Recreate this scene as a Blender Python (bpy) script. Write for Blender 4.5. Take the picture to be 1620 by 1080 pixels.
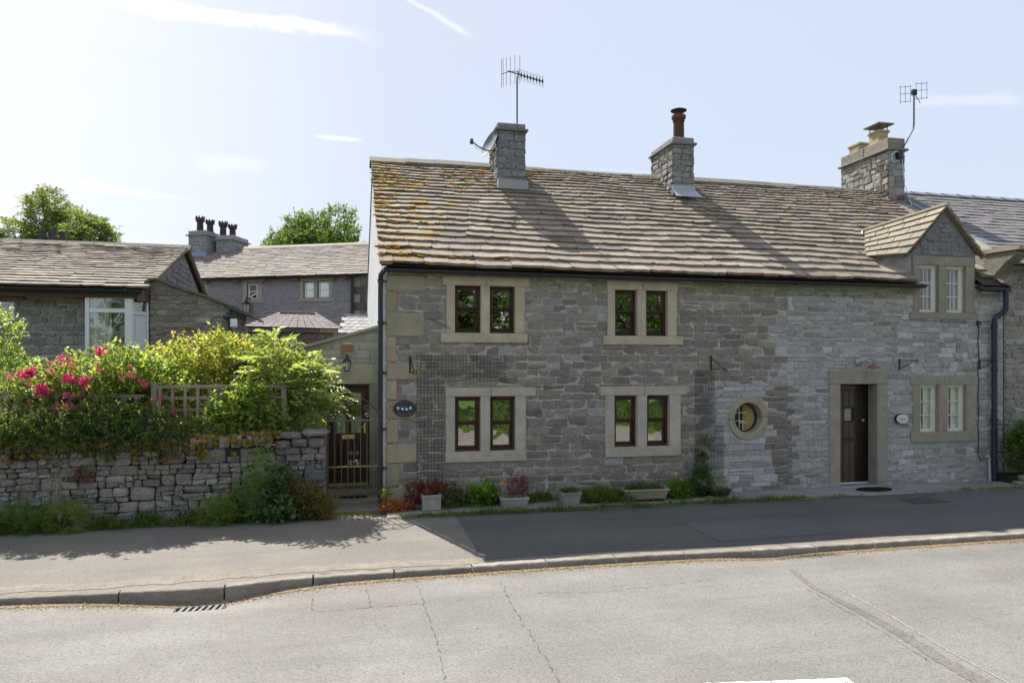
import bpy, math, random
import numpy as np
from mathutils import Vector, Matrix

for o in list(bpy.data.objects):
    bpy.data.objects.remove(o)
S = bpy.context.scene
COL = S.collection
R = math.radians
random.seed(7)

# ------------------------------------------------------------------ camera
cd = bpy.data.cameras.new('camera')
cam = bpy.data.objects.new('camera', cd)
COL.objects.link(cam)
cam.location = (-0.7296, -11.870, 2.25)
cam.rotation_euler = (R(90), 0, R(-13.286))
cd.sensor_width = 36.0
cd.lens = 1150.0 / 1620.0 * 36.0
cd.shift_y = 42.0 / 1620.0
cd.clip_start = 0.05
cd.clip_end = 3000
S.camera = cam

# ------------------------------------------------------------------ view
S.view_settings.view_transform = 'Standard'
S.view_settings.look = 'None'
S.view_settings.gamma = 1
S.view_settings.use_curve_mapping = False
S.view_settings.exposure = 1.50

# ------------------------------------------------------------------ sky + sun
SUN_DIR = Vector((0.38, -1.0, -1.38)).normalized()       # the way the light travels
SUN_EL = math.asin(-SUN_DIR.z)
SUN_AZ = math.atan2(-SUN_DIR.x, -SUN_DIR.y)               # clockwise from +Y
W = bpy.data.worlds.new('World')
S.world = W
W.use_nodes = True
nt = W.node_tree
nt.nodes.clear()


def nd(nt, kind, **kw):
    n = nt.nodes.new(kind)
    for k, v in kw.items():
        if k == 'inp':
            for a, b in v.items():
                n.inputs[a].default_value = b
        else:
            setattr(n, k, v)
    return n


def mth(nt, op, a, b=None, c=None, clamp=False):
    n = nt.nodes.new('ShaderNodeMath')
    n.operation = op
    n.use_clamp = clamp
    for i, v in enumerate((a, b, c)):
        if v is None:
            continue
        if isinstance(v, (int, float)):
            n.inputs[i].default_value = v
        else:
            nt.links.new(v, n.inputs[i])
    return n.outputs[0]


def vdot(nt, a, vec):
    n = nt.nodes.new('ShaderNodeVectorMath')
    n.operation = 'DOT_PRODUCT'
    nt.links.new(a, n.inputs[0])
    n.inputs[1].default_value = vec
    return n.outputs['Value']


def sstep(nt, x, lo, hi, a=0.0, b=1.0):
    n = nt.nodes.new('ShaderNodeMapRange')
    n.interpolation_type = 'SMOOTHSTEP'
    nt.links.new(x, n.inputs[0])
    n.inputs[1].default_value = lo
    n.inputs[2].default_value = hi
    n.inputs[3].default_value = a
    n.inputs[4].default_value = b
    return n.outputs[0]


sky = nd(nt, 'ShaderNodeTexSky', sky_type='NISHITA')
sky.sun_disc = False
sky.sun_elevation = SUN_EL
sky.sun_rotation = SUN_AZ
sky.altitude = 200
sky.air_density = 1.0
sky.dust_density = 1.2
sky.ozone_density = 1.4
tc = nd(nt, 'ShaderNodeTexCoord')
gen = tc.outputs['Generated']
noi = nd(nt, 'ShaderNodeTexNoise', inp={'Scale': 9.0, 'Detail': 9.0, 'Roughness': 0.62})
mp = nd(nt, 'ShaderNodeMapping', inp={'Scale': (1.0, 1.0, 4.5)})
nt.links.new(gen, mp.inputs[0])
nt.links.new(mp.outputs[0], noi.inputs[0])
noi2 = nd(nt, 'ShaderNodeTexNoise', inp={'Scale': 38.0, 'Detail': 6.0, 'Roughness': 0.6})
nt.links.new(gen, noi2.inputs[0])


def sky_dir(a, b):       # azimuth clockwise from +Y, elevation, degrees
    a, b = R(a), R(b)
    return Vector((math.sin(a) * math.cos(b), math.cos(a) * math.cos(b), math.sin(b)))


mask = None
# cirrus streaks: end directions, half width, opacity
for (a0, e0, a1, e1, wd, op) in [(-26, 23.0, 3.0, 23.9, .010, .80), (3.6, 27.3, 10.5, 24.3, .004, .35),
                                 (41.5, 18.2, 49.0, 16.5, .008, .18), (-2.0, 17.1, 1.8, 17.0, .004, .5),
                                 (-10.5, 14.2, -5.0, 14.8, .012, .16), (-24.0, 12.2, -10.0, 12.0, .006, .16)]:
    p, q = sky_dir(a0, e0), sky_dir(a1, e1)
    n_ = p.cross(q).normalized()
    mid = (p + q).normalized()
    t_ = (q - p).normalized()
    half = (q - p).length / 2
    dist = vdot(nt, gen, n_)
    wob = mth(nt, 'MULTIPLY_ADD', noi.outputs[0], wd * 3.2, -wd * 1.6)
    dist = mth(nt, 'ABSOLUTE', mth(nt, 'ADD', dist, wob))
    rag = mth(nt, 'MULTIPLY', noi2.outputs[0], 1.7)
    side = sstep(nt, mth(nt, 'MULTIPLY', dist, rag), 0.15 * wd, wd, 1.0, 0.0)
    al = vdot(nt, gen, t_)
    c0 = mid.dot(t_)
    al = mth(nt, 'ABSOLUTE', mth(nt, 'SUBTRACT', al, c0))
    ends = sstep(nt, al, half * .55, half * 1.05, 1.0, 0.0)
    fwd = sstep(nt, vdot(nt, gen, mid), .6, .7)
    m_ = mth(nt, 'MULTIPLY', mth(nt, 'MULTIPLY', side, ends), mth(nt, 'MULTIPLY', fwd, op))
    mask = m_ if mask is None else mth(nt, 'MAXIMUM', mask, m_)
# a thin veil of high cloud towards the sun
sunv = -SUN_DIR
veil = sstep(nt, vdot(nt, gen, Vector((sunv.x - .45, sunv.y, sunv.z * .3)).normalized()), .60, 1.0, 0.0, .62)
veil = mth(nt, 'MULTIPLY', veil, mth(nt, 'MULTIPLY_ADD', noi.outputs[0], .35, .80))
mask = mth(nt, 'ADD', mask, veil, clamp=True)
mix = nd(nt, 'ShaderNodeMix', data_type='RGBA')
nt.links.new(mask, mix.inputs[0])
# thin haze takes the edge off the glare round the sun: c / (1 + c * k)
lum = vdot(nt, sky.outputs[0], (.25, .45, .30))
den = mth(nt, 'MULTIPLY_ADD', lum, .60, 1.0)
gain = mth(nt, 'DIVIDE', 1.85, den)
soft = nd(nt, 'ShaderNodeVectorMath', operation='SCALE')
nt.links.new(sky.outputs[0], soft.inputs[0])
nt.links.new(gain, soft.inputs['Scale'])
hz = nd(nt, 'ShaderNodeMix', data_type='RGBA')
hz.inputs[0].default_value = .66
nt.links.new(soft.outputs[0], hz.inputs[6])
hz.inputs[7].default_value = (1.76, 1.79, 1.85, 1)
nt.links.new(hz.outputs[2], mix.inputs[6])
mix.inputs[7].default_value = (2.85, 2.88, 2.92, 1)
bg = nd(nt, 'ShaderNodeBackground', inp={'Strength': 0.15})
nt.links.new(mix.outputs[2], bg.inputs[0])
wo = nd(nt, 'ShaderNodeOutputWorld')
nt.links.new(bg.outputs[0], wo.inputs[0])

sl = bpy.data.lights.new('sun', 'SUN')
sl.energy = 3.2
sl.angle = R(0.5)
sl.color = (1.0, 0.945, 0.86)
sun = bpy.data.objects.new('sun', sl)
sun.rotation_euler = SUN_DIR.to_track_quat('-Z', 'Y').to_euler()
sun.location = (-8, 20, 25)
COL.objects.link(sun)


# ------------------------------------------------------------------ materials
def base(name):
    m = bpy.data.materials.new(name)
    m.use_nodes = True
    t = m.node_tree
    t.nodes.clear()
    out = nd(t, 'ShaderNodeOutputMaterial')
    p = nd(t, 'ShaderNodeBsdfPrincipled')
    t.links.new(p.outputs[0], out.inputs[0])
    return m, t, p, out


def mulcol(t, col_socket, fac_socket):
    n = nd(t, 'ShaderNodeVectorMath', operation='SCALE')
    t.links.new(col_socket, n.inputs[0])
    t.links.new(fac_socket, n.inputs['Scale'])
    return n.outputs[0]


def mixc(t, fac, a, b):
    n = nd(t, 'ShaderNodeMix', data_type='RGBA')
    for s, v in ((0, fac), (6, a), (7, b)):
        if isinstance(v, (int, float)):
            n.inputs[s].default_value = v
        elif isinstance(v, tuple):
            n.inputs[s].default_value = v + (1,)
        else:
            t.links.new(v, n.inputs[s])
    return n.outputs[2]


def noise(t, scale, detail=6, rough=.6, vec=None):
    n = nd(t, 'ShaderNodeTexNoise', inp={'Scale': scale, 'Detail': detail, 'Roughness': rough})
    if vec is None:
        c = nd(t, 'ShaderNodeTexCoord')
        vec = c.outputs['Object']
    t.links.new(vec, n.inputs[0])
    return n.outputs[0]


def vc(name, rough=.9, spec=.3, n1=(14, .35), n2=(90, .25), bump=(60, .4, .01), metal=0.0, col=None, lich=0.0):
    """colour attribute 'Col' (or a flat colour) broken up by two noises, with noise bump"""
    m, t, p, out = base(name)
    if col is None:
        a = nd(t, 'ShaderNodeAttribute', attribute_name='Col')
        c = a.outputs['Color']
    else:
        a = nd(t, 'ShaderNodeRGB')
        a.outputs[0].default_value = col + (1,)
        c = a.outputs[0]
    for (sc, am) in (n1, n2):
        if am:
            f = mth(t, 'MULTIPLY_ADD', noise(t, sc, 4), am * 2.4, 1 - am * 1.2)
            c = mulcol(t, c, mth(t, 'MAXIMUM', f, 0.05))
    if lich:                 # crusts of pale lichen and dark algae, each with an outline of its own
        c = mixc(t, sstep(t, noise(t, 34, 5, .72), .55, .62, 0, lich * .7), c, (.50, .49, .45))
        c = mixc(t, sstep(t, noise(t, 21, 5, .75), .57, .66, 0, lich), c, (.055, .052, .045))
    t.links.new(c, p.inputs['Base Color'])
    p.inputs['Roughness'].default_value = rough
    p.inputs['Specular IOR Level'].default_value = spec
    p.inputs['Metallic'].default_value = metal
    if bump:
        b = nd(t, 'ShaderNodeBump', inp={'Strength': bump[1], 'Distance': bump[2]})
        t.links.new(noise(t, bump[0], 4, .65), b.inputs['Height'])
        t.links.new(b.outputs[0], p.inputs['Normal'])
    return m


M = {}
M['stone'] = vc('weathered_stone', .95, .15, (9, .34), (55, .55), (40, 1.0, .035))
M['rubble'] = vc('lichened_rubble', .95, .15, (8, .36), (60, .6), (36, 1.0, .05), lich=.75)
M['facestone'] = vc('weathered_wall_stone', .95, .15, (10, .30), (60, .5), (34, 1.0, .035), lich=.28)
M['mortar'] = vc('lime_mortar', .95, .1, (3, .18), (80, .22), (120, .6, .01))
M['ashlar'] = vc('dressed_sandstone', .9, .2, (4.5, .30), (60, .24), (70, .6, .010), lich=.13)
M['whiterender'] = vc('white_render', .9, .2, (2, .15), (40, .18), (30, .8, .02))
M['paint'] = vc('white_paint', .45, .4, (4, .05), (40, .04), None)
M['wood_dark'] = vc('dark_brown_stained_wood', .35, .45, (8, .15), (60, .12), (60, .15, .003))
M['oldwood'] = vc('grey_weathered_timber', .85, .2, (10, .25), (90, .25), (80, .5, .006))
M['plastic'] = vc('black_plastic', .38, .45, (6, .25), (60, .15), None)
M['iron'] = vc('dark_wrought_iron', .5, .4, (20, .3), (90, .2), None)
M['brass'] = vc('polished_brass', .28, .5, (9, .08), (60, .05), None, .9)
M['lead'] = vc('lead_flashing', .5, .4, (8, .15), (50, .12), (20, .3, .01), .2)
M['clay'] = vc('clay_pot', .8, .25, (8, .3), (50, .2), (60, .3, .005))
M['concrete'] = vc('old_concrete', .95, .15, (5, .32), (70, .45), (60, .8, .014), lich=.30)
M['metal'] = vc('galvanised_metal', .4, .5, (9, .1), (60, .08), None, .7)
M['bark'] = vc('bark', .95, .1, (9, .3), (60, .3), (30, .9, .03))
M['plain'] = vc('matt_paint', .7, .3, (9, .08), (60, .06), None)
M['moss'] = vc('moss', 1.0, .05, (12, .35), (110, .5), (110, 1.0, .03))
M['cloth'] = vc('curtain_cloth', .9, .1, (3, .05), (60, .05), None)
M['soil'] = vc('soil', 1.0, .05, (20, .3), (90, .3), (60, .8, .02))


def leafmat(name, trans=.35, rough=.55, tint=(1.35, 1.4, .75)):
    m = bpy.data.materials.new(name)
    m.use_nodes = True
    t = m.node_tree
    t.nodes.clear()
    out = nd(t, 'ShaderNodeOutputMaterial')
    a = nd(t, 'ShaderNodeAttribute', attribute_name='Col')
    p = nd(t, 'ShaderNodeBsdfPrincipled', inp={'Roughness': rough, 'Specular IOR Level': .5})
    t.links.new(a.outputs['Color'], p.inputs['Base Color'])
    tr = nd(t, 'ShaderNodeBsdfTranslucent')
    c = mixc(t, .0, a.outputs['Color'], (1, 1, 1))
    w = nd(t, 'ShaderNodeVectorMath', operation='MULTIPLY')
    t.links.new(c, w.inputs[0])
    w.inputs[1].default_value = tint
    t.links.new(w.outputs[0], tr.inputs[0])
    mx = nd(t, 'ShaderNodeMixShader', inp={0: trans})
    t.links.new(p.outputs[0], mx.inputs[1])
    t.links.new(tr.outputs[0], mx.inputs[2])
    t.links.new(mx.outputs[0], out.inputs[0])
    return m


M['leaf'] = leafmat('leaf', .58, .38, tint=(1.75, 1.7, .95))
M['leaf_tree'] = leafmat('tree_leaf', .40)
M['petal'] = leafmat('petal', .35, .7)


def glassmat(name, refl, tint=(.9, .92, .92)):
    m = bpy.data.materials.new(name)
    m.use_nodes = True
    t = m.node_tree
    t.nodes.clear()
    out = nd(t, 'ShaderNodeOutputMaterial')
    g = nd(t, 'ShaderNodeBsdfGlossy', inp={'Roughness': .004})
    g.inputs[0].default_value = (.95, .96, .96, 1)
    b = nd(t, 'ShaderNodeBump', inp={'Strength': .5, 'Distance': .006})
    t.links.new(noise(t, 4.2, 1, .4), b.inputs['Height'])
    t.links.new(b.outputs[0], g.inputs['Normal'])
    tr = nd(t, 'ShaderNodeBsdfTransparent')
    tr.inputs[0].default_value = tint + (1,)
    mx = nd(t, 'ShaderNodeMixShader', inp={0: refl})
    t.links.new(tr.outputs[0], mx.inputs[1])
    t.links.new(g.outputs[0], mx.inputs[2])
    t.links.new(mx.outputs[0], out.inputs[0])
    return m


M['glass'] = glassmat('double_glazing', .46)
M['glass4'] = glassmat('curtained_glazing', .13)
M['glass3'] = glassmat('leaded_glazing', .10)
M['glass2'] = glassmat('clear_glazing', .24)


def asphalt(name, c0, c1, agg, rough=.85, cracks=0.0, spec=.35):
    m, t, p, out = base(name)
    big = noise(t, .55, 6, .65)
    c = mixc(t, sstep(t, big, .38, .64), c0, c1)
    # wheel-worn bands run along the road
    cc = nd(t, 'ShaderNodeTexCoord')
    mpn = nd(t, 'ShaderNodeMapping', inp={'Scale': (.12, 1.7, 1)})
    t.links.new(cc.outputs['Object'], mpn.inputs[0])
    band = noise(t, 1.0, 4, .6, mpn.outputs[0])
    c = mulcol(t, c, mth(t, 'MULTIPLY_ADD', band, .62, .69))
    vo = nd(t, 'ShaderNodeTexVoronoi', inp={'Scale': 95.0})
    t.links.new(cc.outputs['Object'], vo.inputs[0])
    sp = nd(t, 'ShaderNodeSeparateColor')
    t.links.new(vo.outputs['Color'], sp.inputs[0])
    c = mulcol(t, c, mth(t, 'MULTIPLY_ADD', sp.outputs[0], agg * 2, 1 - agg))
    c = mulcol(t, c, mth(t, 'MULTIPLY_ADD', noise(t, 28, 8, .7), agg * 2.2, 1 - agg * 1.1))
    if cracks:
        wv = nd(t, 'ShaderNodeTexVoronoi', feature='DISTANCE_TO_EDGE', inp={'Scale': 1.1})
        wob = nd(t, 'ShaderNodeTexNoise', inp={'Scale': 3.0, 'Detail': 6.0})
        t.links.new(cc.outputs['Object'], wob.inputs[0])
        ad = nd(t, 'ShaderNodeMix', data_type='VECTOR', inp={0: .3})
        t.links.new(cc.outputs['Object'], ad.inputs[4])
        t.links.new(wob.outputs['Color'], ad.inputs[5])
        t.links.new(ad.outputs[1], wv.inputs[0])
        cr = sstep(t, wv.outputs['Distance'], 0.0, .012, 1.0, 0.0)
        cr = mth(t, 'MULTIPLY', cr, sstep(t, noise(t, 1.3, 3), .50, .62))
        c = mixc(t, mth(t, 'MULTIPLY', cr, cracks), c, (.08, .075, .065))
    t.links.new(c, p.inputs['Base Color'])
    p.inputs['Roughness'].default_value = rough
    p.inputs['Specular IOR Level'].default_value = spec
    b = nd(t, 'ShaderNodeBump', inp={'Strength': .55, 'Distance': .006})
    t.links.new(vo.outputs['Distance'], b.inputs['Height'])
    t.links.new(b.outputs[0], p.inputs['Normal'])
    return m


M['road'] = asphalt('worn_road_asphalt', (.162, .155, .143), (.196, .189, .175), .24, cracks=.25)
M['pave'] = asphalt('pavement_asphalt', (.158, .146, .127), (.190, .174, .150), .16, cracks=.2)
M['patch'] = asphalt('patched_asphalt', (.125, .118, .108), (.155, .147, .135), .35)
M['shade_pave'] = asphalt('shade_toned_asphalt', (.096, .092, .090), (.114, .109, .105), .16)  # pavement asphalt with the shade put into its colour
M['shade_pave2'] = asphalt('coarse_dark_tarmac', (.105, .102, .100), (.120, .117, .113), .34)


def roofmat(name, lich):
    m, t, p, out = base(name)
    a = nd(t, 'ShaderNodeAttribute', attribute_name='Col')
    c = a.outputs['Color']
    c = mulcol(t, c, mth(t, 'MULTIPLY_ADD', noise(t, 5, 7, .7), .95, .52))
    c = mulcol(t, c, mth(t, 'MULTIPLY_ADD', noise(t, 60, 7, .7), .8, .6))
    # lichen: pale and dark blotches
    c = mixc(t, sstep(t, noise(t, 22, 5, .6), .60, .70, 0, .5), c, (.36, .34, .28))
    c = mixc(t, sstep(t, noise(t, 13, 6, .7), .60, .74, 0, .75), c, (.07, .065, .05))
    if lich:
        cc = nd(t, 'ShaderNodeTexCoord')
        sx = nd(t, 'ShaderNodeSeparateXYZ')
        t.links.new(cc.outputs['Object'], sx.inputs[0])
        near = sstep(t, sx.outputs[0], -.1, 3.4, .20, .0)
        f = mth(t, 'ADD', noise(t, 2.3, 7, .72), near)
        f = sstep(t, f, .66, .74, 0, .85)
        c = mixc(t, f, c, (.27, .17, .03))
    t.links.new(c, p.inputs['Base Color'])
    p.inputs['Roughness'].default_value = .8
    p.inputs['Specular IOR Level'].default_value = .35
    b = nd(t, 'ShaderNodeBump', inp={'Strength': .8, 'Distance': .02})
    t.links.new(noise(t, 30, 8, .7), b.inputs['Height'])
    t.links.new(b.outputs[0], p.inputs['Normal'])
    return m


M['slab'] = roofmat('stone_roof_slabs', True)
M['slab2'] = roofmat('stone_roof_slabs_plain', False)


# ------------------------------------------------------------------ mesh builder
class MB:
    def __init__(s):
        s.v, s.f, s.c = [], [], []

    def face(s, pts, col):
        n = len(s.v)
        s.v.extend([tuple(p) for p in pts])
        s.f.append(tuple(range(n, n + len(pts))))
        s.c.append(col)

    def add(s, verts, faces, col):
        n = len(s.v)
        s.v.extend([tuple(p) for p in verts])
        for f in faces:
            s.f.append(tuple(i + n for i in f))
            s.c.append(col)

    def box(s, x0, x1, y0, y1, z0, z1, col, tf=None):
        v = [(x, y, z) for z in (z0, z1) for y in (y0, y1) for x in (x0, x1)]
        if tf:
            v = [tf(*p) for p in v]
        s.add(v, [(0, 2, 3, 1), (4, 5, 7, 6), (0, 1, 5, 4), (2, 6, 7, 3), (0, 4, 6, 2), (1, 3, 7, 5)], col)

    def bbox(s, x0, x1, y0, y1, z0, z1, col, b=.006, tf=None):
        """box with chamfered edges on every side"""
        v = []
        for sx in (0, 1):
            for sy in (0, 1):
                for sz in (0, 1):
                    X, Y, Z = (x0, x1)[sx], (y0, y1)[sy], (z0, z1)[sz]
                    dx, dy, dz = (b, -b)[sx], (b, -b)[sy], (b, -b)[sz]
                    v += [(X, Y + dy, Z + dz), (X + dx, Y, Z + dz), (X + dx, Y + dy, Z)]
        if tf:
            v = [tf(*p) for p in v]

        def k(sx, sy, sz, a):
            return (sx * 4 + sy * 2 + sz) * 3 + a
        f = []
        f.append((k(0, 0, 0, 0), k(0, 0, 1, 0), k(0, 1, 1, 0), k(0, 1, 0, 0)))
        f.append((k(1, 0, 0, 0), k(1, 1, 0, 0), k(1, 1, 1, 0), k(1, 0, 1, 0)))
        f.append((k(0, 0, 0, 1), k(1, 0, 0, 1), k(1, 0, 1, 1), k(0, 0, 1, 1)))
        f.append((k(0, 1, 0, 1), k(0, 1, 1, 1), k(1, 1, 1, 1), k(1, 1, 0, 1)))
        f.append((k(0, 0, 0, 2), k(0, 1, 0, 2), k(1, 1, 0, 2), k(1, 0, 0, 2)))
        f.append((k(0, 0, 1, 2), k(1, 0, 1, 2), k(1, 1, 1, 2), k(0, 1, 1, 2)))
        for sx in (0, 1):
            for sy in (0, 1):
                f.append((k(sx, sy, 0, 0), k(sx, sy, 1, 0), k(sx, sy, 1, 1), k(sx, sy, 0, 1)))
        for sx in (0, 1):
            for sz in (0, 1):
                f.append((k(sx, 0, sz, 0), k(sx, 1, sz, 0), k(sx, 1, sz, 2), k(sx, 0, sz, 2)))
        for sy in (0, 1):
            for sz in (0, 1):
                f.append((k(0, sy, sz, 1), k(1, sy, sz, 1), k(1, sy, sz, 2), k(0, sy, sz, 2)))
        for sx in (0, 1):
            for sy in (0, 1):
                for sz in (0, 1):
                    f.append((k(sx, sy, sz, 0), k(sx, sy, sz, 1), k(sx, sy, sz, 2)))
        s.add(v, f, col)

    def tube(s, pts, r, col, n=8, cap=True):
        pts = [Vector(p) for p in pts]
        rs = r if isinstance(r, (list, tuple)) else [r] * len(pts)
        rings = []
        up = None
        for i, p in enumerate(pts):
            a = pts[max(i - 1, 0)]
            b = pts[min(i + 1, len(pts) - 1)]
            d = (b - a)
            if d.length < 1e-9:
                d = Vector((0, 0, 1))
            d.normalize()
            if up is None:
                up = Vector((0, 0, 1)) if abs(d.z) < .9 else Vector((1, 0, 0))
            e = d.cross(up)
            if e.length < 1e-6:
                e = d.cross(Vector((0, 1, 0)))
            e.normalize()
            g = e.cross(d).normalized()
            up = g
            rings.append([p + (e * math.cos(2 * math.pi * k / n) + g * math.sin(2 * math.pi * k / n)) * rs[i] for k in range(n)])
        v = [q for ring in rings for q in ring]
        f = []
        for i in range(len(pts) - 1):
            for k in range(n):
                a, b = i * n + k, i * n + (k + 1) % n
                f.append((a, b, b + n, a + n))
        if cap:
            f.append(tuple(range(n)))
            f.append(tuple(range((len(pts) - 1) * n, len(pts) * n)))
        s.add(v, f, col)

    def lathe(s, prof, cx, cy, cz, col, n=20, axis='Z', sx=1, sy=1):
        v = []
        for (r, h) in prof:
            for k in range(n):
                a = 2 * math.pi * k / n
                u, w = r * math.cos(a) * sx, r * math.sin(a) * sy
                if axis == 'Z':
                    v.append((cx + u, cy + w, cz + h))
                elif axis == 'Y':
                    v.append((cx + u, cy + h, cz + w))
                else:
                    v.append((cx + h, cy + u, cz + w))
        f = []
        for i in range(len(prof) - 1):
            for k in range(n):
                a, b = i * n + k, i * n + (k + 1) % n
                f.append((a, b, b + n, a + n))
        f.append(tuple(range(n)))
        f.append(tuple(range((len(prof) - 1) * n, len(prof) * n)))
        s.add(v, f, col)

    def prism(s, poly, d0, d1, col, tf=None):
        """poly in (u, w), extruded from d0 to d1; tf(u, d, w)"""
        tf = tf or (lambda u, d, w: (u, d, w))
        n = len(poly)
        v = [tf(u, d0, w) for u, w in poly] + [tf(u, d1, w) for u, w in poly]
        f = [tuple(range(n)), tuple(range(2 * n - 1, n - 1, -1))]
        for i in range(n):
            j = (i + 1) % n
            f.append((i, j, j + n, i + n))
        s.add(v, f, col)

    def build(s, name, mat, parent=None, smooth=False, loc=None, rotz=0):
        me = bpy.data.meshes.new(name)
        me.from_pydata(s.v, [], s.f)
        ca = me.color_attributes.new('Col', 'FLOAT_COLOR', 'CORNER')
        arr = np.ones((len(me.loops), 4), dtype=np.float32)
        cnt = [len(f) for f in s.f]
        arr[:, :3] = np.repeat(np.array(s.c, dtype=np.float32).reshape(-1, 3), cnt, axis=0)
        ca.data.foreach_set('color', arr.ravel())
        me.materials.append(M[mat] if isinstance(mat, str) else mat)
        if smooth:
            me.polygons.foreach_set('use_smooth', [True] * len(me.polygons))
        o = bpy.data.objects.new(name, me)
        COL.objects.link(o)
        if parent:
            o.parent = parent
        if loc:
            o.location = loc
        o.rotation_euler.z = rotz
        return o


def tag(o, label, cat, group=None, kind=None):
    o['label'] = label
    o['category'] = cat
    if group:
        o['group'] = group
    if kind:
        o['kind'] = kind
    return o


def struct(o):
    o['kind'] = 'structure'
    return o


def thing(name, label, cat, loc=(0, 0, 0), rotz=0, group=None):
    o = bpy.data.objects.new(name, None)
    COL.objects.link(o)
    o.location = loc
    o.rotation_euler.z = rotz
    o.empty_display_size = .2
    return tag(o, label, cat, group)


rnd = random.Random(11)


def jit(c, a=.06, hue=.015):
    k = 1 + rnd.uniform(-a, a)
    return tuple(max(.005, v * k + rnd.uniform(-hue, hue) * v) for v in c)


# ------------------------------------------------------------------ masonry
def stone(mb, tf, u0, u1, w0, w1, depth, col, irr=.012):
    """one wall stone: rough outline, chamfered rim and a dished, uneven face (d is outwards)"""
    du, dw = u1 - u0, w1 - w0
    if du < .015 or dw < .012:
        return
    irr = min(irr, du * .18, dw * .18)
    k = min(.3 * dw, .3 * du, .014)
    per = [(u0 + k, w0), (u0 + du * .5, w0), (u1 - k, w0), (u1, w0 + k), (u1, w0 + dw * .5), (u1, w1 - k),
           (u1 - k, w1), (u0 + du * .5, w1), (u0 + k, w1), (u0, w1 - k), (u0, w0 + dw * .5), (u0, w0 + k)]
    per = [(a + rnd.uniform(-irr, irr), b + rnd.uniform(-irr, irr)) for a, b in per]
    cu, cw = (u0 + u1) / 2, (w0 + w1) / 2
    ins = min(.014, dw * .14, du * .14)
    tu, tw = rnd.uniform(-.010, .010), rnd.uniform(-.012, .012)

    def dd(a, b):
        return depth + tu * (a - cu) / du * 2 + tw * (b - cw) / dw * 2 + rnd.uniform(-.004, .004)
    r0 = [tf(a, -.01, b) for a, b in per]
    r1 = [tf(a, dd(a, b) * .62, b) for a, b in per]
    inn = []
    for a, b in per:
        L = math.hypot(a - cu, b - cw) + 1e-6
        inn.append((a - (a - cu) / L * ins * 1.3, b - (b - cw) / L * ins))
    r2 = [tf(a, dd(a, b), b) for a, b in inn]
    n = 12
    v = r0 + r1 + r2 + [tf(cu + rnd.uniform(-.1, .1) * du, depth + rnd.uniform(-.003, .008), cw)]
    f = []
    for i in range(n):
        j = (i + 1) % n
        f += [(i, j, j + n, i + n), (i + n, j + n, j + 2 * n, i + 2 * n), (i + 2 * n, j + 2 * n, 3 * n)]
    mb.add(v, f, col)


def cut(r, holes):
    out = [r]
    for h in holes:
        nx = []
        for (a, b, c, d) in out:
            if h[1] <= a or h[0] >= b or h[3] <= c or h[2] >= d:
                nx.append((a, b, c, d))
                continue
            if h[0] > a:
                nx.append((a, h[0], c, d))
            if h[1] < b:
                nx.append((h[1], b, c, d))
            m0, m1 = max(a, h[0]), min(b, h[1])
            if h[2] > c:
                nx.append((m0, m1, c, h[2]))
            if h[3] < d:
                nx.append((m0, m1, h[3], d))
        out = nx
    return out


def courses(mb, tf, u0, u1, w0, w1, hf, lf, cf, holes=(), gap=.012, depth=.022, irr=.008, wave=.0, inside=None):
    w = w0
    ph = rnd.uniform(0, 6)
    while w < w1 - .02:
        h = hf(w)
        if w + h > w1 - .03:
            h = w1 - w
        u = u0 - rnd.uniform(0, .1)
        while u < u1 - .01:
            L = lf(u, w)
            a, b = max(u, u0), min(u + L, u1)
            if u1 - b < .06:
                b = u1
            dz = wave * math.sin(u * 1.3 + ph + w * 2)
            cells = [(a, b, w, w + h)]
            if rnd.random() < .06 and h > .11 and b - a > .16:
                m = w + h * rnd.uniform(.4, .6)
                cells = [(a, b, w, m), (a, b, m, w + h)]
            for c in cells:
                for q in cut(c, holes):
                    if q[1] - q[0] < .03 or q[3] - q[2] < .03:
                        continue
                    cu, cw = (q[0] + q[1]) / 2, (q[2] + q[3]) / 2
                    if inside and not inside(cu, cw, q):
                        continue
                    g = gap * rnd.uniform(.7, 1.3)
                    stone(mb, tf, q[0] + g / 2, q[1] - g / 2, q[2] + g / 2 + dz, q[3] - g / 2 + dz,
                          depth * rnd.uniform(.6, 1.3), cf(cu, cw), irr)
            u = b if b < u1 else u1
            if b >= u1:
                break
        w += h


def wall(mb, tf, u0, u1, w0, w1, holes, thick, col, inside_col=(.05, .05, .05)):
    """flat wall sheet with real openings and their reveals; d points outwards"""
    us = sorted(set([u0, u1] + [x for h in holes for x in h[:2] if u0 < x < u1]))
    ws = sorted(set([w0, w1] + [x for h in holes for x in h[2:] if w0 < x < w1]))
    for a, b in zip(us[:-1], us[1:]):
        for c, d in zip(ws[:-1], ws[1:]):
            mu, mw = (a + b) / 2, (c + d) / 2
            if any(h[0] < mu < h[1] and h[2] < mw < h[3] for h in holes):
                continue
            mb.face([tf(a, 0, c), tf(b, 0, c), tf(b, 0, d), tf(a, 0, d)], col)
            mb.face([tf(a, -thick, c), tf(a, -thick, d), tf(b, -thick, d), tf(b, -thick, c)], inside_col)
    for h in holes:
        a, b, c, d = h
        mb.face([tf(a, 0, c), tf(a, 0, d), tf(a, -thick, d), tf(a, -thick, c)], col)
        mb.face([tf(b, 0, c), tf(b, -thick, c), tf(b, -thick, d), tf(b, 0, d)], col)
        mb.face([tf(a, 0, c), tf(a, -thick, c), tf(b, -thick, c), tf(b, 0, c)], col)
        mb.face([tf(a, 0, d), tf(b, 0, d), tf(b, -thick, d), tf(a, -thick, d)], col)


def TFY(y):
    return lambda u, d, w: (u, y - d, w)            # a wall facing -Y


def TFX(x, s):
    return lambda u, d, w: (x + s * d, u, w)        # a wall facing s*X; u runs along Y


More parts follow.
